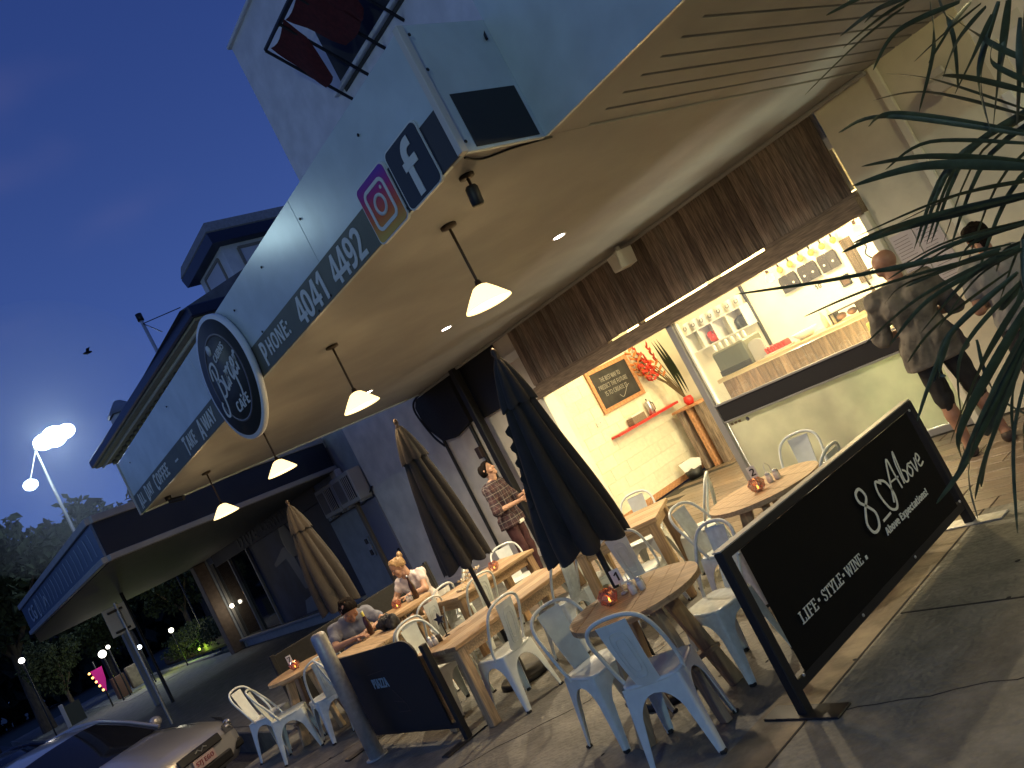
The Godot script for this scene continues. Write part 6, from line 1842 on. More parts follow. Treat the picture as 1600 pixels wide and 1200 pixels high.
func sit(k: float):
	var J = {"pelvis": Vector3(0, 0.55, 0), "chest": Vector3(0, 0.88, 0.08), "neck": Vector3(0, 1.06, 0.13), "head": Vector3(0, 1.24, 0.19)}
	for s in [["a", 1.0], ["b", -1.0]]:
		J["hip" + s[0]] = Vector3(0.09 * s[1], 0.52, 0.02)
		J["kn" + s[0]] = Vector3(0.12 * s[1], 0.50, 0.44)
		J["an" + s[0]] = Vector3(0.11 * s[1], 0.085, 0.40)
		J["toe" + s[0]] = Vector3(0.12 * s[1], 0.03, 0.58)
		J["sh" + s[0]] = Vector3(0.175 * s[1], 1.01, 0.10)
		J["el" + s[0]] = Vector3(0.24 * s[1], 0.78, 0.26)
		J["wr" + s[0]] = Vector3(0.12 * s[1], 0.80, 0.47)
	for key in J:
		J[key] *= k
	J.k = k
	return J

func torso(J, g: float):
	var k = J.k
	var out = []
	for s in ["a", "b"]:
		var h = J["hip" + s]
		var sh = J["sh" + s]
		out.append([J.pelvis.lerp(h, 0.75), J.pelvis.lerp(J.chest, 0.5).lerp(sh, 0.12), 0.115 * k + g, 0.10 * k + g])
		out.append([J.pelvis.lerp(J.chest, 0.5).lerp(sh, 0.12), J.chest.lerp(sh, 0.42), 0.10 * k + g, 0.112 * k + g])
		out.append([J.chest.lerp(sh, 0.5), sh.lerp(J.neck, 0.12), 0.095 * k + g, 0.058 * k + g])
		out.append([J.neck.lerp(sh, 0.1), sh, 0.058 * k + g, 0.056 * k + g])
	return out

func person(called, label, at: Vector3, face: Vector2, J, o):
	var t = thing(called, label, "person", at, atan2(face.x, face.y))
	var k = J.k
	var cell = o.get("cell", 0.016)
	var b = B.new()
	var bones = torso(J, 0.0)
	var hb: Basis = o.get("head_basis", Basis())
	bones.append([J.neck, J.head - hb.y * 0.10 * k, 0.058 * k, 0.052 * k])
	for s in ["a", "b"]:
		bones.append([J["sh" + s], J["el" + s], 0.05 * k, 0.041 * k])
		bones.append([J["el" + s], J["wr" + s], 0.041 * k, 0.027 * k])
		bones.append([J["hip" + s], J["kn" + s], 0.088 * k, 0.058 * k])
		bones.append([J["kn" + s], J["kn" + s].lerp(J["an" + s], 0.35), 0.056 * k, 0.056 * k])
		bones.append([J["kn" + s].lerp(J["an" + s], 0.35), J["an" + s], 0.056 * k, 0.036 * k])
		bones.append([J["an" + s] + Vector3(0, -0.03, -0.02) * k, J["toe" + s], 0.042 * k, 0.028 * k])
	flesh(b, bones, cell, 0.03 * k)
	# head on its own finer grid
	var H = func(x, y, z): return J.head + hb * Vector3(x, y, z) * k
	var hd = [[H.call(0, 0.03, -0.025), H.call(0, 0.035, 0.015), 0.086 * k, 0.083 * k], [H.call(0, 0.0, 0.03), H.call(0, -0.075, 0.042), 0.064 * k, 0.045 * k], [H.call(0, -0.10, 0.062), H.call(0, -0.10, 0.066), 0.026 * k, 0.026 * k],
		[H.call(0, 0.004, 0.092), H.call(0, -0.036, 0.110), 0.009 * k, 0.014 * k], [H.call(-0.014, -0.067, 0.087), H.call(0.014, -0.067, 0.087), 0.011 * k, 0.011 * k], [H.call(-0.04, 0.024, 0.078), H.call(0.04, 0.024, 0.078), 0.013 * k, 0.013 * k], [H.call(0, -0.06, -0.03), H.call(0, -0.13, -0.03), 0.052 * k, 0.054 * k]]
	for s in [-1, 1]:
		hd.append([H.call(0.081 * s, 0.015, -0.012), H.call(0.079 * s, -0.025, -0.004), 0.014 * k, 0.010 * k])
		hd.append([H.call(0.047 * s, -0.03, 0.06), H.call(0.045 * s, -0.045, 0.055), 0.026 * k, 0.028 * k])
	flesh(b, hd, o.get("head_cell", 0.006), 0.014 * k)
	# hands with a palm, four fingers and a thumb
	for s in [["a", 1.0], ["b", -1.0]]:
		var w: Vector3 = J["wr" + s[0]]
		var el: Vector3 = J["el" + s[0]]
		var d: Vector3 = o.get("hand_" + s[0], (w - el).normalized()).normalized()
		var nrm: Vector3 = o.get("palm_" + s[0], Vector3(-s[1], 0, 0))
		nrm = (nrm - d * nrm.dot(d)).normalized()
		var sd = d.cross(nrm).normalized() * s[1]
		var hbn = []
		var curl = o.get("curl", 0.5)
		for f in 4:
			var y = (1.5 - f) * 0.020 * k
			var base = w + d * 0.085 * k + sd * y
			hbn.append([w + d * 0.015 * k + sd * y * 0.6, base, 0.014 * k, 0.0115 * k])
			var fl = [0.072, 0.080, 0.074, 0.058][f] * k
			var d1 = (d + nrm * curl * 0.6).normalized()
			var d2 = (d + nrm * curl * 1.7).normalized()
			var m = base + d1 * fl * 0.5
			hbn.append([base, m, 0.0095 * k, 0.0088 * k])
			hbn.append([m, m + d2 * fl * 0.5, 0.0088 * k, 0.0072 * k])
		var tb = w + d * 0.03 * k + sd * 0.028 * k + nrm * 0.008 * k
		var tm = tb + (d * 0.6 + sd * 0.8 + nrm * 0.35).normalized() * 0.038 * k
		hbn.append([tb - sd * 0.012 * k, tm, 0.014 * k, 0.0105 * k])
		hbn.append([tm, tm + (d * 0.9 + sd * 0.25 + nrm * 0.4).normalized() * 0.032 * k, 0.0105 * k, 0.008 * k])
		flesh(b, hbn, o.get("hand_cell", 0.005), 0.006)
	obj("body", b, o.get("skin", M.skin), t)
	# eyes
	for s in [-1, 1]:
		var e = obj("eye", B.new().ball(H.call(0.032 * s, 0.004, 0.083), Vector3.ONE * 0.0115 * k, 6), mat(Color(0.5, 0.48, 0.45), 0.2), t)
		obj("iris", B.new().ball(H.call(0.032 * s, 0.004, 0.0925), Vector3(0.0055, 0.0055, 0.003) * k, 5, hb), M.black, e)
	# shirt
	var g = o.get("shirt_loose", 0.014)
	var sb = torso(J, g)
	var sl = o.get("sleeve", 0.5)
	for s in ["a", "b"]:
		var sh = J["sh" + s]
		if sl <= 1.0:
			sb.append([sh, sh.lerp(J["el" + s], sl), 0.058 * k + g * 0.7, 0.052 * k + g * 0.9])
		else:
			sb.append([sh, J["el" + s], 0.056 * k + g * 0.7, 0.047 * k + g])
			sb.append([J["el" + s], J["el" + s].lerp(J["wr" + s], sl - 1.0), 0.047 * k + g, 0.042 * k + g * 0.8])
	var up = (J.neck - J.pelvis).normalized()
	if o.has("tail"):
		for s in ["a", "b"]:
			sb.append([J.pelvis.lerp(J["hip" + s], 0.9), J.pelvis.lerp(J["hip" + s], 0.95) - up * o.tail * k, 0.125 * k + g, 0.13 * k + g])
	var hem = o.get("hem", -0.06)
	var shirt = B.new()
	flesh(shirt, sb, o.get("cloth_cell", 0.014), 0.028 * k, [[-up, -(J.pelvis + up * hem * k).dot(up)], [up, (J.neck + up * 0.045 * k).dot(up)]], o.get("folds", 0.022))
	obj("shirt", shirt, o.shirt, t)
	# trousers or shorts
	var pb = []
	var leg = o.get("leg", 1.0)
	for s in ["a", "b"]:
		pb.append([J.pelvis.lerp(J["hip" + s], 0.75), J["hip" + s], 0.122 * k, 0.105 * k])
		if leg > 0.5:
			pb.append([J["hip" + s], J["kn" + s], 0.100 * k, 0.073 * k])
			pb.append([J["kn" + s], J["kn" + s].lerp(J["an" + s], (leg - 0.5) * 2.0 * 0.93), 0.073 * k, 0.058 * k])
		else:
			pb.append([J["hip" + s], J["hip" + s].lerp(J["kn" + s], leg * 2.0), 0.104 * k, 0.096 * k])
	pb.append([J.pelvis, J.pelvis + up * 0.06 * k, 0.12 * k, 0.118 * k])
	var tr = B.new()
	flesh(tr, pb, o.get("cloth_cell", 0.014), 0.024 * k, [[up, (J.pelvis + up * 0.08 * k).dot(up)]], 0.014)
	obj("trousers" if leg > 0.5 else "shorts", tr, o.trousers, t)
	# shoes
	for s in ["a", "b"]:
		var sh = B.new()
		flesh(sh, [[J["an" + s] + Vector3(0, -0.045, -0.035) * k, J["toe" + s] + Vector3(0, -0.002, 0.01), 0.045 * k, 0.036 * k], [J["an" + s] + Vector3(0, -0.03, -0.02) * k, J["an" + s].lerp(J["toe" + s], 0.4), 0.046 * k, 0.038 * k]], 0.014, 0.02, [[Vector3.UP, 0.085 * k], [Vector3.DOWN, 0.0]])
		obj("shoe", sh, o.get("shoes", M.black), t)
	# hair
	if o.has("hair"):
		var hr = [[H.call(0, 0.033, -0.03), H.call(0, 0.04, 0.017), 0.094 * k, 0.088 * k]]
		for e in o.get("hair_more", []):
			hr.append([H.call(e[0].x, e[0].y, e[0].z), H.call(e[1].x, e[1].y, e[1].z), e[2] * k, e[3] * k])
		var fw = hb * Vector3(0, -0.62, 0.78)
		var c = H.call(0, o.get("fringe", 0.045), 0.055)
		var low = hb * Vector3(0, -1, 0)
		var lc = H.call(0, o.get("nape", -0.07), 0)
		var hm = B.new()
		flesh(hm, hr, 0.006, 0.012, [[fw.normalized(), c.dot(fw.normalized())], [low, lc.dot(low)]], 0.02)
		obj("hair", hm, o.hair, t)
	return t


func build_people():
	# person in plaid by the black post
	var J = stand(1.80)
	var hb = Basis(Vector3.UP, 0.25) * Basis(Vector3(1, 0, 0), -0.42)
	J.wra = Vector3(0.03, 1.18, 0.36)
	J.ela = Vector3(0.27, 1.13, 0.10)
	J.wrb = Vector3(-0.06, 1.12, 0.33)
	J.elb = Vector3(-0.28, 1.12, 0.04)
	var plaid = StandardMaterial3D.new()
	var im = Image.create(64, 64, false, Image.FORMAT_RGB8)
	for y in 64:
		for x in 64:
			var c = Color(0.045, 0.016, 0.022)
			if x % 32 < 12:
				c = c.lerp(Color(0.012, 0.012, 0.02), 0.6)
			if y % 32 < 12:
				c = c.lerp(Color(0.012, 0.012, 0.02), 0.6)
			if x % 32 in [5, 6, 22] or y % 32 in [5, 6, 22]:
				c = c.lerp(Color(0.30, 0.26, 0.24), 0.6)
			im.set_pixel(x, y, c.linear_to_srgb())
	plaid.albedo_texture = ImageTexture.create_from_image(im)
	plaid.uv1_triplanar = true
	plaid.uv1_scale = Vector3(3.6, 3.6, 3.6)
	plaid.roughness = 0.9
	var boy = person("standing_person", "person in a plaid shirt and maroon trousers looking up beside the black post", Vector3(-9.75, 0, -6.75), Vector2(0.90, -0.42), J, {"head_basis": hb, "shirt": plaid, "trousers": patchy(Color(0.045, 0.012, 0.016), 0.2, 0.02, Vector3(2, 2, 2), 0.85, 130, null, 0.3, false, 256), "sleeve": 1.05, "shirt_loose": 0.024, "tail": 0.08, "hem": -0.13, "hair": M.hair_dark, "fringe": 0.05, "nape": -0.075, "hair_more": [[Vector3(-0.045, 0.06, 0.055), Vector3(0.05, 0.065, 0.055), 0.05, 0.05], [Vector3(-0.075, 0.0, 0.0), Vector3(-0.07, -0.04, -0.02), 0.03, 0.03], [Vector3(0.075, 0.0, 0.0), Vector3(0.07, -0.04, -0.02), 0.03, 0.03]], "curl": 0.9, "palm_a": Vector3(-0.8, 0, 0.2), "palm_b": Vector3(0.8, 0, 0.2)})
	obj("undershirt_hem", B.new().box(Vector3(0.0, 0.85, 0.145), Vector3(0.16, 0.05, 0.02), 0.008, Basis(Vector3(1, 0, 0), 0.1)), M.white_paint, boy)
	# woman in white
	J = sit(0.97)
	J.chest = Vector3(0, 0.83, 0.13)
	J.neck = Vector3(0, 0.99, 0.22)
	J.head = Vector3(0.0, 1.15, 0.30)
	J.sha = Vector3(0.165, 0.95, 0.18)
	J.shb = Vector3(-0.165, 0.95, 0.18)
	J.ela = Vector3(0.25, 0.77, 0.34)
	J.elb = Vector3(-0.25, 0.77, 0.34)
	J.wra = Vector3(0.08, 0.80, 0.50)
	J.wrb = Vector3(-0.10, 0.80, 0.52)
	var blouse = patchy(Color(0.62, 0.55, 0.53), 0.08, 0.02, Vector3(2, 2, 2), 0.85, 132, null, 0.3, false, 256)
	var wo = person("seated_person", "woman in a white top with a blond bun seated at a round table", Vector3(-9.80, 0, -5.10), Vector2(0.45, 0.89), J, {"head_basis": Basis(Vector3.UP, -0.75) * Basis(Vector3(1, 0, 0), 0.22), "shirt": blouse, "trousers": mat(Color(0.03, 0.03, 0.04), 0.85), "sleeve": 0.35, "skin": M.skin, "hair": M.hair_blond, "fringe": 0.055, "nape": -0.03, "curl": 0.9, "hair_more": [[Vector3(0.01, 0.10, -0.095), Vector3(-0.01, 0.115, -0.10), 0.038, 0.038]], "palm_a": Vector3(0, -1, 0), "palm_b": Vector3(0, -1, 0)})
	# person in grey, bowed over the table
	J = sit(1.02)
	J.chest = Vector3(0, 0.82, 0.17)
	J.neck = Vector3(0, 0.98, 0.29)
	J.head = Vector3(0.0, 1.08, 0.42)
	J.sha = Vector3(0.20, 0.94, 0.23)
	J.shb = Vector3(-0.20, 0.94, 0.23)
	J.ela = Vector3(0.30, 0.79, 0.44)
	J.elb = Vector3(-0.30, 0.79, 0.44)
	J.wra = Vector3(0.02, 0.80, 0.60)
	J.wrb = Vector3(-0.10, 0.80, 0.66)
	person("seated_person", "person in a grey blue shirt with dark hair bowed over the beer bottle table", Vector3(-9.24, 0, -3.74), Vector2(0.98, 0.2), J, {"head_basis": Basis(Vector3(1, 0, 0), 0.75), "shirt": patchy(Color(0.16, 0.17, 0.22), 0.12, 0.02, Vector3(2, 2, 2), 0.85, 133, null, 0.3, false, 256), "trousers": mat(Color(0.025, 0.025, 0.03), 0.85), "sleeve": 0.6, "skin": M.skin_tan, "hair": M.hair_dark, "fringe": 0.03, "nape": -0.08, "curl": 0.7, "palm_a": Vector3(0, -1, 0), "palm_b": Vector3(0, -1, 0)})
	# bald man at the servery
	J = stand(1.86)
	J.ela = Vector3(0.31, 1.17, 0.08)
	J.elb = Vector3(-0.31, 1.17, 0.08)
	J.wra = Vector3(-0.02, 1.16, 0.28)
	J.wrb = Vector3(0.02, 1.22, 0.27)
	J.knb += Vector3(-0.03, 0, 0)
	J.anb += Vector3(-0.06, 0, 0.02)
	J.toeb += Vector3(-0.07, 0, 0.02)
	for q in ["sha", "shb"]:
		J[q].x *= 1.14
	var camo = patchy(Color(0.135, 0.12, 0.098), 0.6, 0.010, Vector3(0.8, 1.0, 0.8), 0.9, 134, M.fine, 0.3, false)
	var bald = person("standing_person", "bald man in a mottled grey brown shirt and black shorts seen from behind", Vector3(-3.42, 0, -6.95), Vector2(-0.45, -0.89), J, {"cell": 0.014, "head_basis": Basis(Vector3.UP, 0.55) * Basis(Vector3(1, 0, 0), 0.12), "shirt": camo, "trousers": M.black_fabric, "leg": 0.60, "sleeve": 0.95, "shirt_loose": 0.03, "tail": 0.10, "hem": -0.17, "skin": M.skin_tan, "shoes": mat(Color(0.05, 0.035, 0.03), 0.6), "curl": 0.8})
	var gl = B.new()
	gl.tube([Vector3(0, 0, 0), Vector3(0.0, 0.004, 0.11)], 0.003, 5)
	# neighbour with dark hair
	J = stand(1.72)
	J.wrb = Vector3(-0.26, 0.86, 0.0)
	J.elb = Vector3(-0.26, 1.12, -0.04)
	J.wra = Vector3(0.10, 1.10, 0.26)
	person("standing_person", "person with dark tied hair and pale grey shirt behind the palm leaves", Vector3(-2.70, 0, -6.98), Vector2(-0.30, -0.95), J, {"cell": 0.014, "head_basis": Basis(Vector3.UP, 0.25), "shirt": patchy(Color(0.22, 0.215, 0.205), 0.15, 0.02, Vector3(2, 2, 2), 0.85, 135, null, 0.3, false, 256), "trousers": M.black_fabric, "leg": 0.5, "sleeve": 0.55, "shirt_loose": 0.02, "skin": M.skin_tan, "hair": M.hair_dark, "fringe": 0.06, "nape": -0.10, "hair_more": [[Vector3(0, 0.05, -0.11), Vector3(0, -0.14, -0.12), 0.035, 0.02]], "curl": 0.4})

# ---------------------------------------------------------------- palm
func build_palm():
	var r = RandomNumberGenerator.new()
	r.seed = 8
	var t = thing("potted_palm", "dark palm with long drooping leaves at the photo's right edge", "palm", Vector3(-0.30, 0, -3.02))
	obj("pot", B.new().lathe([Vector2(0.0, 0.0), Vector2(0.20, 0.0), Vector2(0.27, 0.42), Vector2(0.29, 0.45), Vector2(0.25, 0.45), Vector2(0.23, 0.40), Vector2(0.0, 0.40)], 24), M.black_metal, t)
	obj("trunk", B.new().tube([Vector3(0, 0.38, 0), Vector3(-0.10, 0.7, 0.02), Vector3(-0.28, 1.0, 0.05)], [0.07, 0.055, 0.045], 10), M.bark, t)
	# stalks of the three fronds that lean into the picture
	var o = -t.position
	var st = []
	for pts in [[Vector3(-0.58, 1.0, -2.97), Vector3(-0.74, 1.4, -2.95), Vector3(-0.86, 1.8, -2.93), Vector3(-0.80, 2.1, -2.93), Vector3(-0.68, 2.32, -2.92)], [Vector3(-0.58, 1.0, -2.97), Vector3(-0.90, 1.25, -2.86), Vector3(-1.04, 1.50, -2.82), Vector3(-1.0, 1.68, -2.88)], [Vector3(-0.58, 1.0, -2.97), Vector3(-0.55, 1.8, -3.0), Vector3(-0.68, 2.38, -2.93), Vector3(-0.92, 2.56, -2.82)]]:
		var p = []
		for q in pts:
			p.append(q + o)
		st.append(obj("frond", B.new().tube(smooth2v(p, 6), 0.011, 7), M.leaf_palm_dry if st.size() == 0 else M.leaf_palm, t))
	# leaves: base, middle and tip
	var L = [
		[-0.96, 2.56, -2.82, -1.05, 2.59, -2.82, -1.12, 2.59, -2.73],
		[-0.93, 2.50, -2.83, -1.05, 2.54, -2.87, -1.20, 2.56, -2.94],
		[-0.90, 2.47, -2.75, -0.97, 2.46, -2.66, -1.03, 2.42, -2.50],
		[-0.83, 2.40, -2.87, -0.96, 2.41, -2.72, -1.06, 2.35, -2.68],
		[-0.90, 2.46, -2.89, -0.94, 2.33, -2.85, -1.08, 2.19, -2.88],
		[-0.83, 2.38, -2.91, -0.88, 2.33, -2.80, -0.96, 2.29, -2.80],
		[-0.77, 2.31, -2.85, -0.85, 2.24, -2.83, -0.92, 2.16, -2.74],
		[-0.77, 2.35, -2.96, -0.89, 2.21, -2.93, -0.91, 2.06, -2.83],
		[-0.74, 2.33, -2.93, -0.85, 2.19, -2.98, -0.93, 2.03, -2.91],
		[-0.72, 2.26, -2.87, -0.78, 2.13, -2.84, -0.89, 2.00, -2.96],
		[-0.88, 2.02, -3.03, -1.07, 2.24, -2.99, -1.25, 2.33, -3.04],
		[-0.88, 1.96, -3.00, -1.13, 2.22, -2.87, -1.17, 2.22, -2.72],
		[-0.88, 1.93, -2.96, -1.10, 2.09, -2.89, -1.22, 2.08, -2.79],
		[-0.87, 1.86, -2.85, -1.09, 2.02, -2.75, -1.28, 2.08, -2.66],
		[-0.90, 1.83, -2.86, -1.08, 1.90, -2.75, -1.33, 1.93, -2.62],
		[-0.96, 1.79, -2.99, -1.31, 1.89, -2.87, -1.45, 1.91, -2.72],
		[-0.95, 1.73, -2.84, -1.15, 1.78, -2.76, -1.26, 1.78, -2.61],
		[-1.01, 1.67, -2.79, -1.28, 1.72, -2.69, -1.31, 1.70, -2.53],
		[-1.08, 1.66, -2.84, -1.28, 1.64, -2.73, -1.45, 1.56, -2.70],
		[-1.08, 1.59, -2.91, -1.32, 1.50, -2.83, -1.44, 1.37, -2.82],
		[-1.04, 1.54, -2.82, -1.22, 1.40, -2.76, -1.32, 1.27, -2.64],
		[-1.06, 1.50, -2.86, -1.33, 1.25, -2.66, -1.37, 1.15, -2.60],
		[-1.04, 1.46, -2.73, -1.16, 1.34, -2.60, -1.30, 1.22, -2.67],
		[-1.06, 1.42, -2.76, -1.29, 1.15, -2.64, -1.37, 1.04, -2.62],
		[-1.31, 1.50, -2.79, -1.42, 1.37, -2.71, -1.49, 1.29, -2.69],
		[-0.76, 2.33, -2.80, -0.83, 2.28, -2.70, -0.88, 2.20, -2.60],
		[-0.78, 2.05, -2.85, -0.86, 2.17, -2.74, -0.88, 2.21, -2.61],
		[-0.77, 2.14, -2.95, -0.82, 2.26, -2.86, -0.90, 2.41, -2.95],
		[-1.01, 1.66, -2.92, -1.15, 1.66, -2.87, -1.32, 1.59, -2.87]]
	for i in L.size():
		var e = L[i]
		for twin in (4 if L[i][1] < 1.8 else 2):
			var j = Vector3(r.randf_range(-0.05, 0.05), r.randf_range(-0.05, 0.05), r.randf_range(-0.08, 0.08)) * twin
			var p = [Vector3(e[0], e[1], e[2]) + o + j * 0.4, Vector3(e[3], e[4], e[5]) + o + j, Vector3(e[6], e[7], e[8]) + o + j * 2.2]
			if twin == 1 and i % 3 == 0:
				continue
			var path = smooth2v(p, 7)
			var w = r.randf_range(0.0085, 0.014) * (1.7 if i in [13, 15, 20, 21, 23] else 1.0) * (0.75 if twin else 1.0)
			var f = st[2] if e[1] > 2.12 else (st[0] if e[1] > 1.7 else st[1])
			obj("leaf", leaf_blade(path, w, r.randf_range(-0.5, 0.5)), M.leaf_palm, f)
	# fronds on the far side, outside the picture
	for k in 3:
		var a = 0.2 + k * 1.1
		var d = Vector3(cos(a), 0, -sin(a) * 0.9)
		var path = smooth2v([Vector3(-0.28, 1.0, 0.05), Vector3(-0.2, 1.6, 0.05) + d * 0.15, Vector3(-0.1, 2.0, 0.05) + d * 0.5, Vector3(0, 2.05, 0.05) + d * 0.95], 8)
		var fr = obj("frond", B.new().tube(path, 0.010, 7), M.leaf_palm, t)
		for q in 12:
			var at = path[int(lerpf(7, path.size() - 1, q / 11.0))]
			for s in [1.0, -1.0]:
				var hz = d.cross(Vector3.UP).normalized() * s + d * 0.5
				var p = [at, at + hz * 0.28 + Vector3.DOWN * 0.03, at + hz * 0.5 + Vector3.DOWN * 0.25]
				obj("leaf", leaf_blade(smooth2v(p, 5), 0.013, r.randf_range(-0.5, 0.5)), M.leaf_palm, fr)

func leaf_blade(path, w: float, twist: float):
	var rows = []
	var n = path.size()
	for i in n:
		var t = i / float(n - 1)
		var dir = (path[mini(i + 1, n - 1)] - path[maxi(i - 1, 0)]).normalized()
		var sd = dir.cross(Vector3.UP)
		if sd.length() < 0.15:
			sd = Vector3(0.63, 0, -0.777)
		sd = sd.normalized().rotated(dir, twist + 0.9)
		var nn = sd.cross(dir).normalized()
		var ww = w * (0.45 + 0.55 * minf(1.0, t * 4.0)) * pow(1.0 - t, 0.55) + 0.0008
		rows.append([path[i] - sd * ww + nn * ww * 0.35, path[i], path[i] + sd * ww + nn * ww * 0.35])
	return B.new().grid(rows)

# ---------------------------------------------------------------- cars
func make_car(label, at: Vector3, paint, number: String):
	var c = thing("parked_car", label, "car", at)
	var S = [[0.0, 0.58, 0.30, 0.52, 0.60], [-0.06, 0.72, 0.22, 0.56, 0.68], [-0.22, 0.82, 0.19, 0.62, 0.76], [-0.55, 0.87, 0.18, 0.70, 0.85], [-1.0, 0.885, 0.18, 0.78, 0.93], [-1.35, 0.89, 0.18, 0.84, 0.98], [-2.2, 0.895, 0.18, 0.88, 0.97], [-3.2, 0.895, 0.18, 0.92, 0.98], [-3.8, 0.88, 0.19, 0.94, 1.03], [-4.25, 0.82, 0.22, 0.92, 1.0], [-4.42, 0.66, 0.32, 0.82, 0.88]]
	var rows = []
	for s in S:
		var half = [Vector2(0.0, s[2]), Vector2(s[1] * 0.8, s[2]), Vector2(s[1] * 0.97, s[2] + 0.10), Vector2(s[1], (s[2] + s[3]) * 0.5), Vector2(s[1] * 0.985, s[3] - 0.05), Vector2(s[1] * 0.94, s[3] + 0.02), Vector2(s[1] * 0.80, lerpf(s[3], s[4], 0.65)), Vector2(s[1] * 0.45, lerpf(s[3], s[4], 0.94)), Vector2(0.0, s[4])]
		var row = []
		for p in half:
			row.append(Vector3(s[0], p.y, p.x))
		for i in range(half.size() - 2, 0, -1):
			row.append(Vector3(s[0], half[i].y, -half[i].x))
		rows.append(row)
	var b = B.new()
	b.grid(rows, true)
	for e in [0, rows.size() - 1]:
		for k in range(1, rows[e].size() - 1):
			b.tri(rows[e][0], rows[e][k], rows[e][k + 1], Vector3(1 if e == 0 else -1, 0, 0))
	obj("body", b, paint, c)
	var gl = mat(Color(0.012, 0.014, 0.02), 0.06)
	var G = [[-1.28, 0.94, 0.76, 0.955], [-1.65, 1.16, 0.70, 1.19], [-2.05, 1.36, 0.615, 1.40], [-2.5, 1.43, 0.60, 1.475], [-3.1, 1.41, 0.59, 1.46], [-3.6, 1.26, 0.62, 1.31], [-4.0, 1.04, 0.66, 1.07]]
	var ws = []
	for i in 3:
		var row = []
		for k in 9:
			var u = -1.0 + k * 0.25
			row.append(Vector3(G[i][0] + 0.10 * (1.0 - u * u), lerpf(G[i][3], G[i][1], u * u), u * G[i][2]))
		ws.append(row)
	obj("windscreen", B.new().grid(ws), gl, c)
	var rf = []
	for i in range(2, 7):
		var row = []
		for k in 9:
			var u = -1.0 + k * 0.25
			row.append(Vector3(G[i][0] + (0.10 * (1.0 - u * u) if i == 2 else 0.0), lerpf(G[i][3], G[i][1], u * u), u * G[i][2]))
		rf.append(row)
	obj("roof", B.new().grid(rf), paint, c)
	for s in [-1, 1]:
		var row0 = []
		var row1 = []
		for i in 7:
			row0.append(Vector3(G[i][0], G[i][1], s * G[i][2]))
			row1.append(Vector3(G[i][0] + 0.04, 0.93, s * lerpf(0.80, 0.84, i / 6.0)))
		obj("side_window", B.new().grid([row0, row1]), gl, c)
		var pl = []
		for i in 7:
			pl.append(Vector3(G[i][0], G[i][1] + 0.012, s * (G[i][2] + 0.006)))
		obj("roof_pillar", B.new().tube(pl, 0.028, 8), paint, c)
		var hl = obj("headlight", B.new().grid([[Vector3(-0.04, 0.66, s * 0.50), Vector3(-0.10, 0.67, s * 0.64), Vector3(-0.28, 0.72, s * 0.80), Vector3(-0.50, 0.77, s * 0.855)], [Vector3(0.02, 0.56, s * 0.46), Vector3(-0.03, 0.55, s * 0.66), Vector3(-0.20, 0.60, s * 0.83), Vector3(-0.46, 0.70, s * 0.88)]]), mat(Color(0.10, 0.10, 0.10), 0.08, 0.3), c)
		obj("reflector", B.new().ball(Vector3(-0.07, 0.615, s * 0.60), Vector3(0.05, 0.035, 0.05), 6).ball(Vector3(-0.17, 0.645, s * 0.74), Vector3(0.06, 0.035, 0.04), 6), M.steel, hl)
		obj("fog_recess", B.new().box(Vector3(-0.05, 0.36, s * 0.62), Vector3(0.08, 0.11, 0.20), 0.02), M.black, c)
		obj("wing_mirror", B.new().ball(Vector3(-1.55, 1.0, s * 0.98), Vector3(0.07, 0.08, 0.10), 7).bar(Vector3(-1.5, 0.96, s * 0.84), Vector3(-1.53, 0.98, s * 0.95), 0.04, 0.03), paint, c)
		for x in [-0.85, -3.5]:
			var rot = Transform3D(Basis(Vector3(1, 0, 0), PI / 2), Vector3(x, 0.31, s * 0.80))
			var wh = obj("wheel", B.new().lathe([Vector2(0.20, -0.09), Vector2(0.29, -0.10), Vector2(0.315, -0.07), Vector2(0.315, 0.07), Vector2(0.29, 0.10), Vector2(0.20, 0.09)], 28, rot), M.rubber, c)
			obj("rim", B.new().lathe([Vector2(0.0, s * 0.06), Vector2(0.06, s * 0.075), Vector2(0.19, s * 0.05), Vector2(0.205, s * 0.09)], 28, rot), M.galv, wh)
	obj("grille", B.new().box(Vector3(0.012, 0.585, 0.0), Vector3(0.03, 0.11, 0.74), 0.02, Basis(Vector3(0, 0, 1), 0.25)), M.black, c)
	obj("grille_badge", B.new().ribbon([Vector2(-0.10, 0.0), Vector2(-0.05, 0.02), Vector2(0.0, -0.015), Vector2(0.05, 0.02), Vector2(0.10, 0.0)], 0.014, 0.0, 0.008, Transform3D(Basis(Vector3(0, 0, -1), Vector3.UP, Vector3(1, 0, 0)), Vector3(0.028, 0.59, 0))), M.steel, c)
	obj("lower_intake", B.new().box(Vector3(0.0, 0.33, 0.0), Vector3(0.05, 0.12, 0.9), 0.02), M.black, c)
	var np = obj("number_plate", B.new().box(Vector3(0.022, 0.46, 0.0), Vector3(0.02, 0.125, 0.372), 0.004), mat(Color(0.48, 0.36, 0.34), 0.4), c)
	if number != "":
		words(number, bold, mat(Color(0.22, 0.04, 0.05), 0.5), np, Transform3D(Basis(Vector3(0, 0, -1), Vector3.UP, Vector3(1, 0, 0)), Vector3(0.033, 0.46, 0)), 0.30, 0.07)
	for s in [-1, 1]:
		obj("bonnet_seam", B.new().tube([Vector3(-0.14, 0.68, s * 0.52), Vector3(-0.6, 0.83, s * 0.60), Vector3(-1.25, 0.945, s * 0.66)], 0.004, 5), M.black, c)
	return c

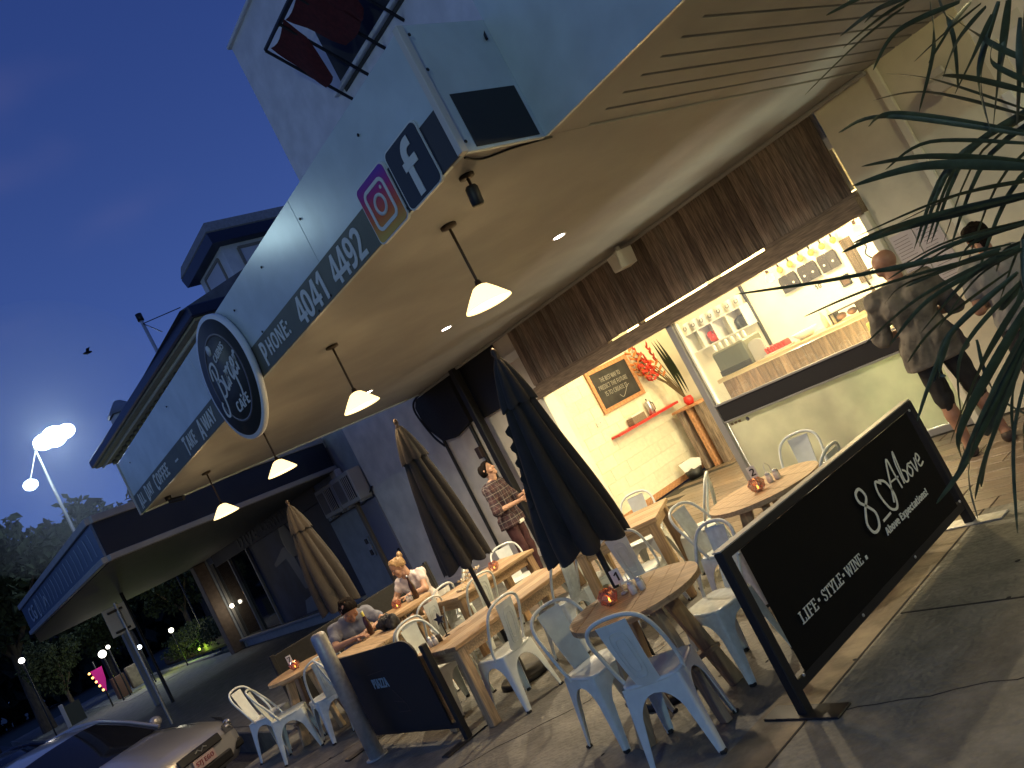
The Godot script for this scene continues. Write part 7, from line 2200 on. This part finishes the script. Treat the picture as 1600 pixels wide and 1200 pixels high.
func build_cars():
	var silver = mat(Color(0.42, 0.42, 0.42), 0.28, 0.45)
	silver.clearcoat_enabled = true
	silver.clearcoat = 0.8
	silver.clearcoat_roughness = 0.08
	make_car("silver sedan parked at the kerb with its front towards the camera", Vector3(-11.36, -0.27, -2.23), silver, "57J EGO").rotation.y = 0.55
	var dark = mat(Color(0.012, 0.014, 0.03), 0.25, 0.3)
	make_car("dark car parked behind the silver sedan", Vector3(-16.2, -0.29, -1.75), dark, "").rotation.y = 0.55
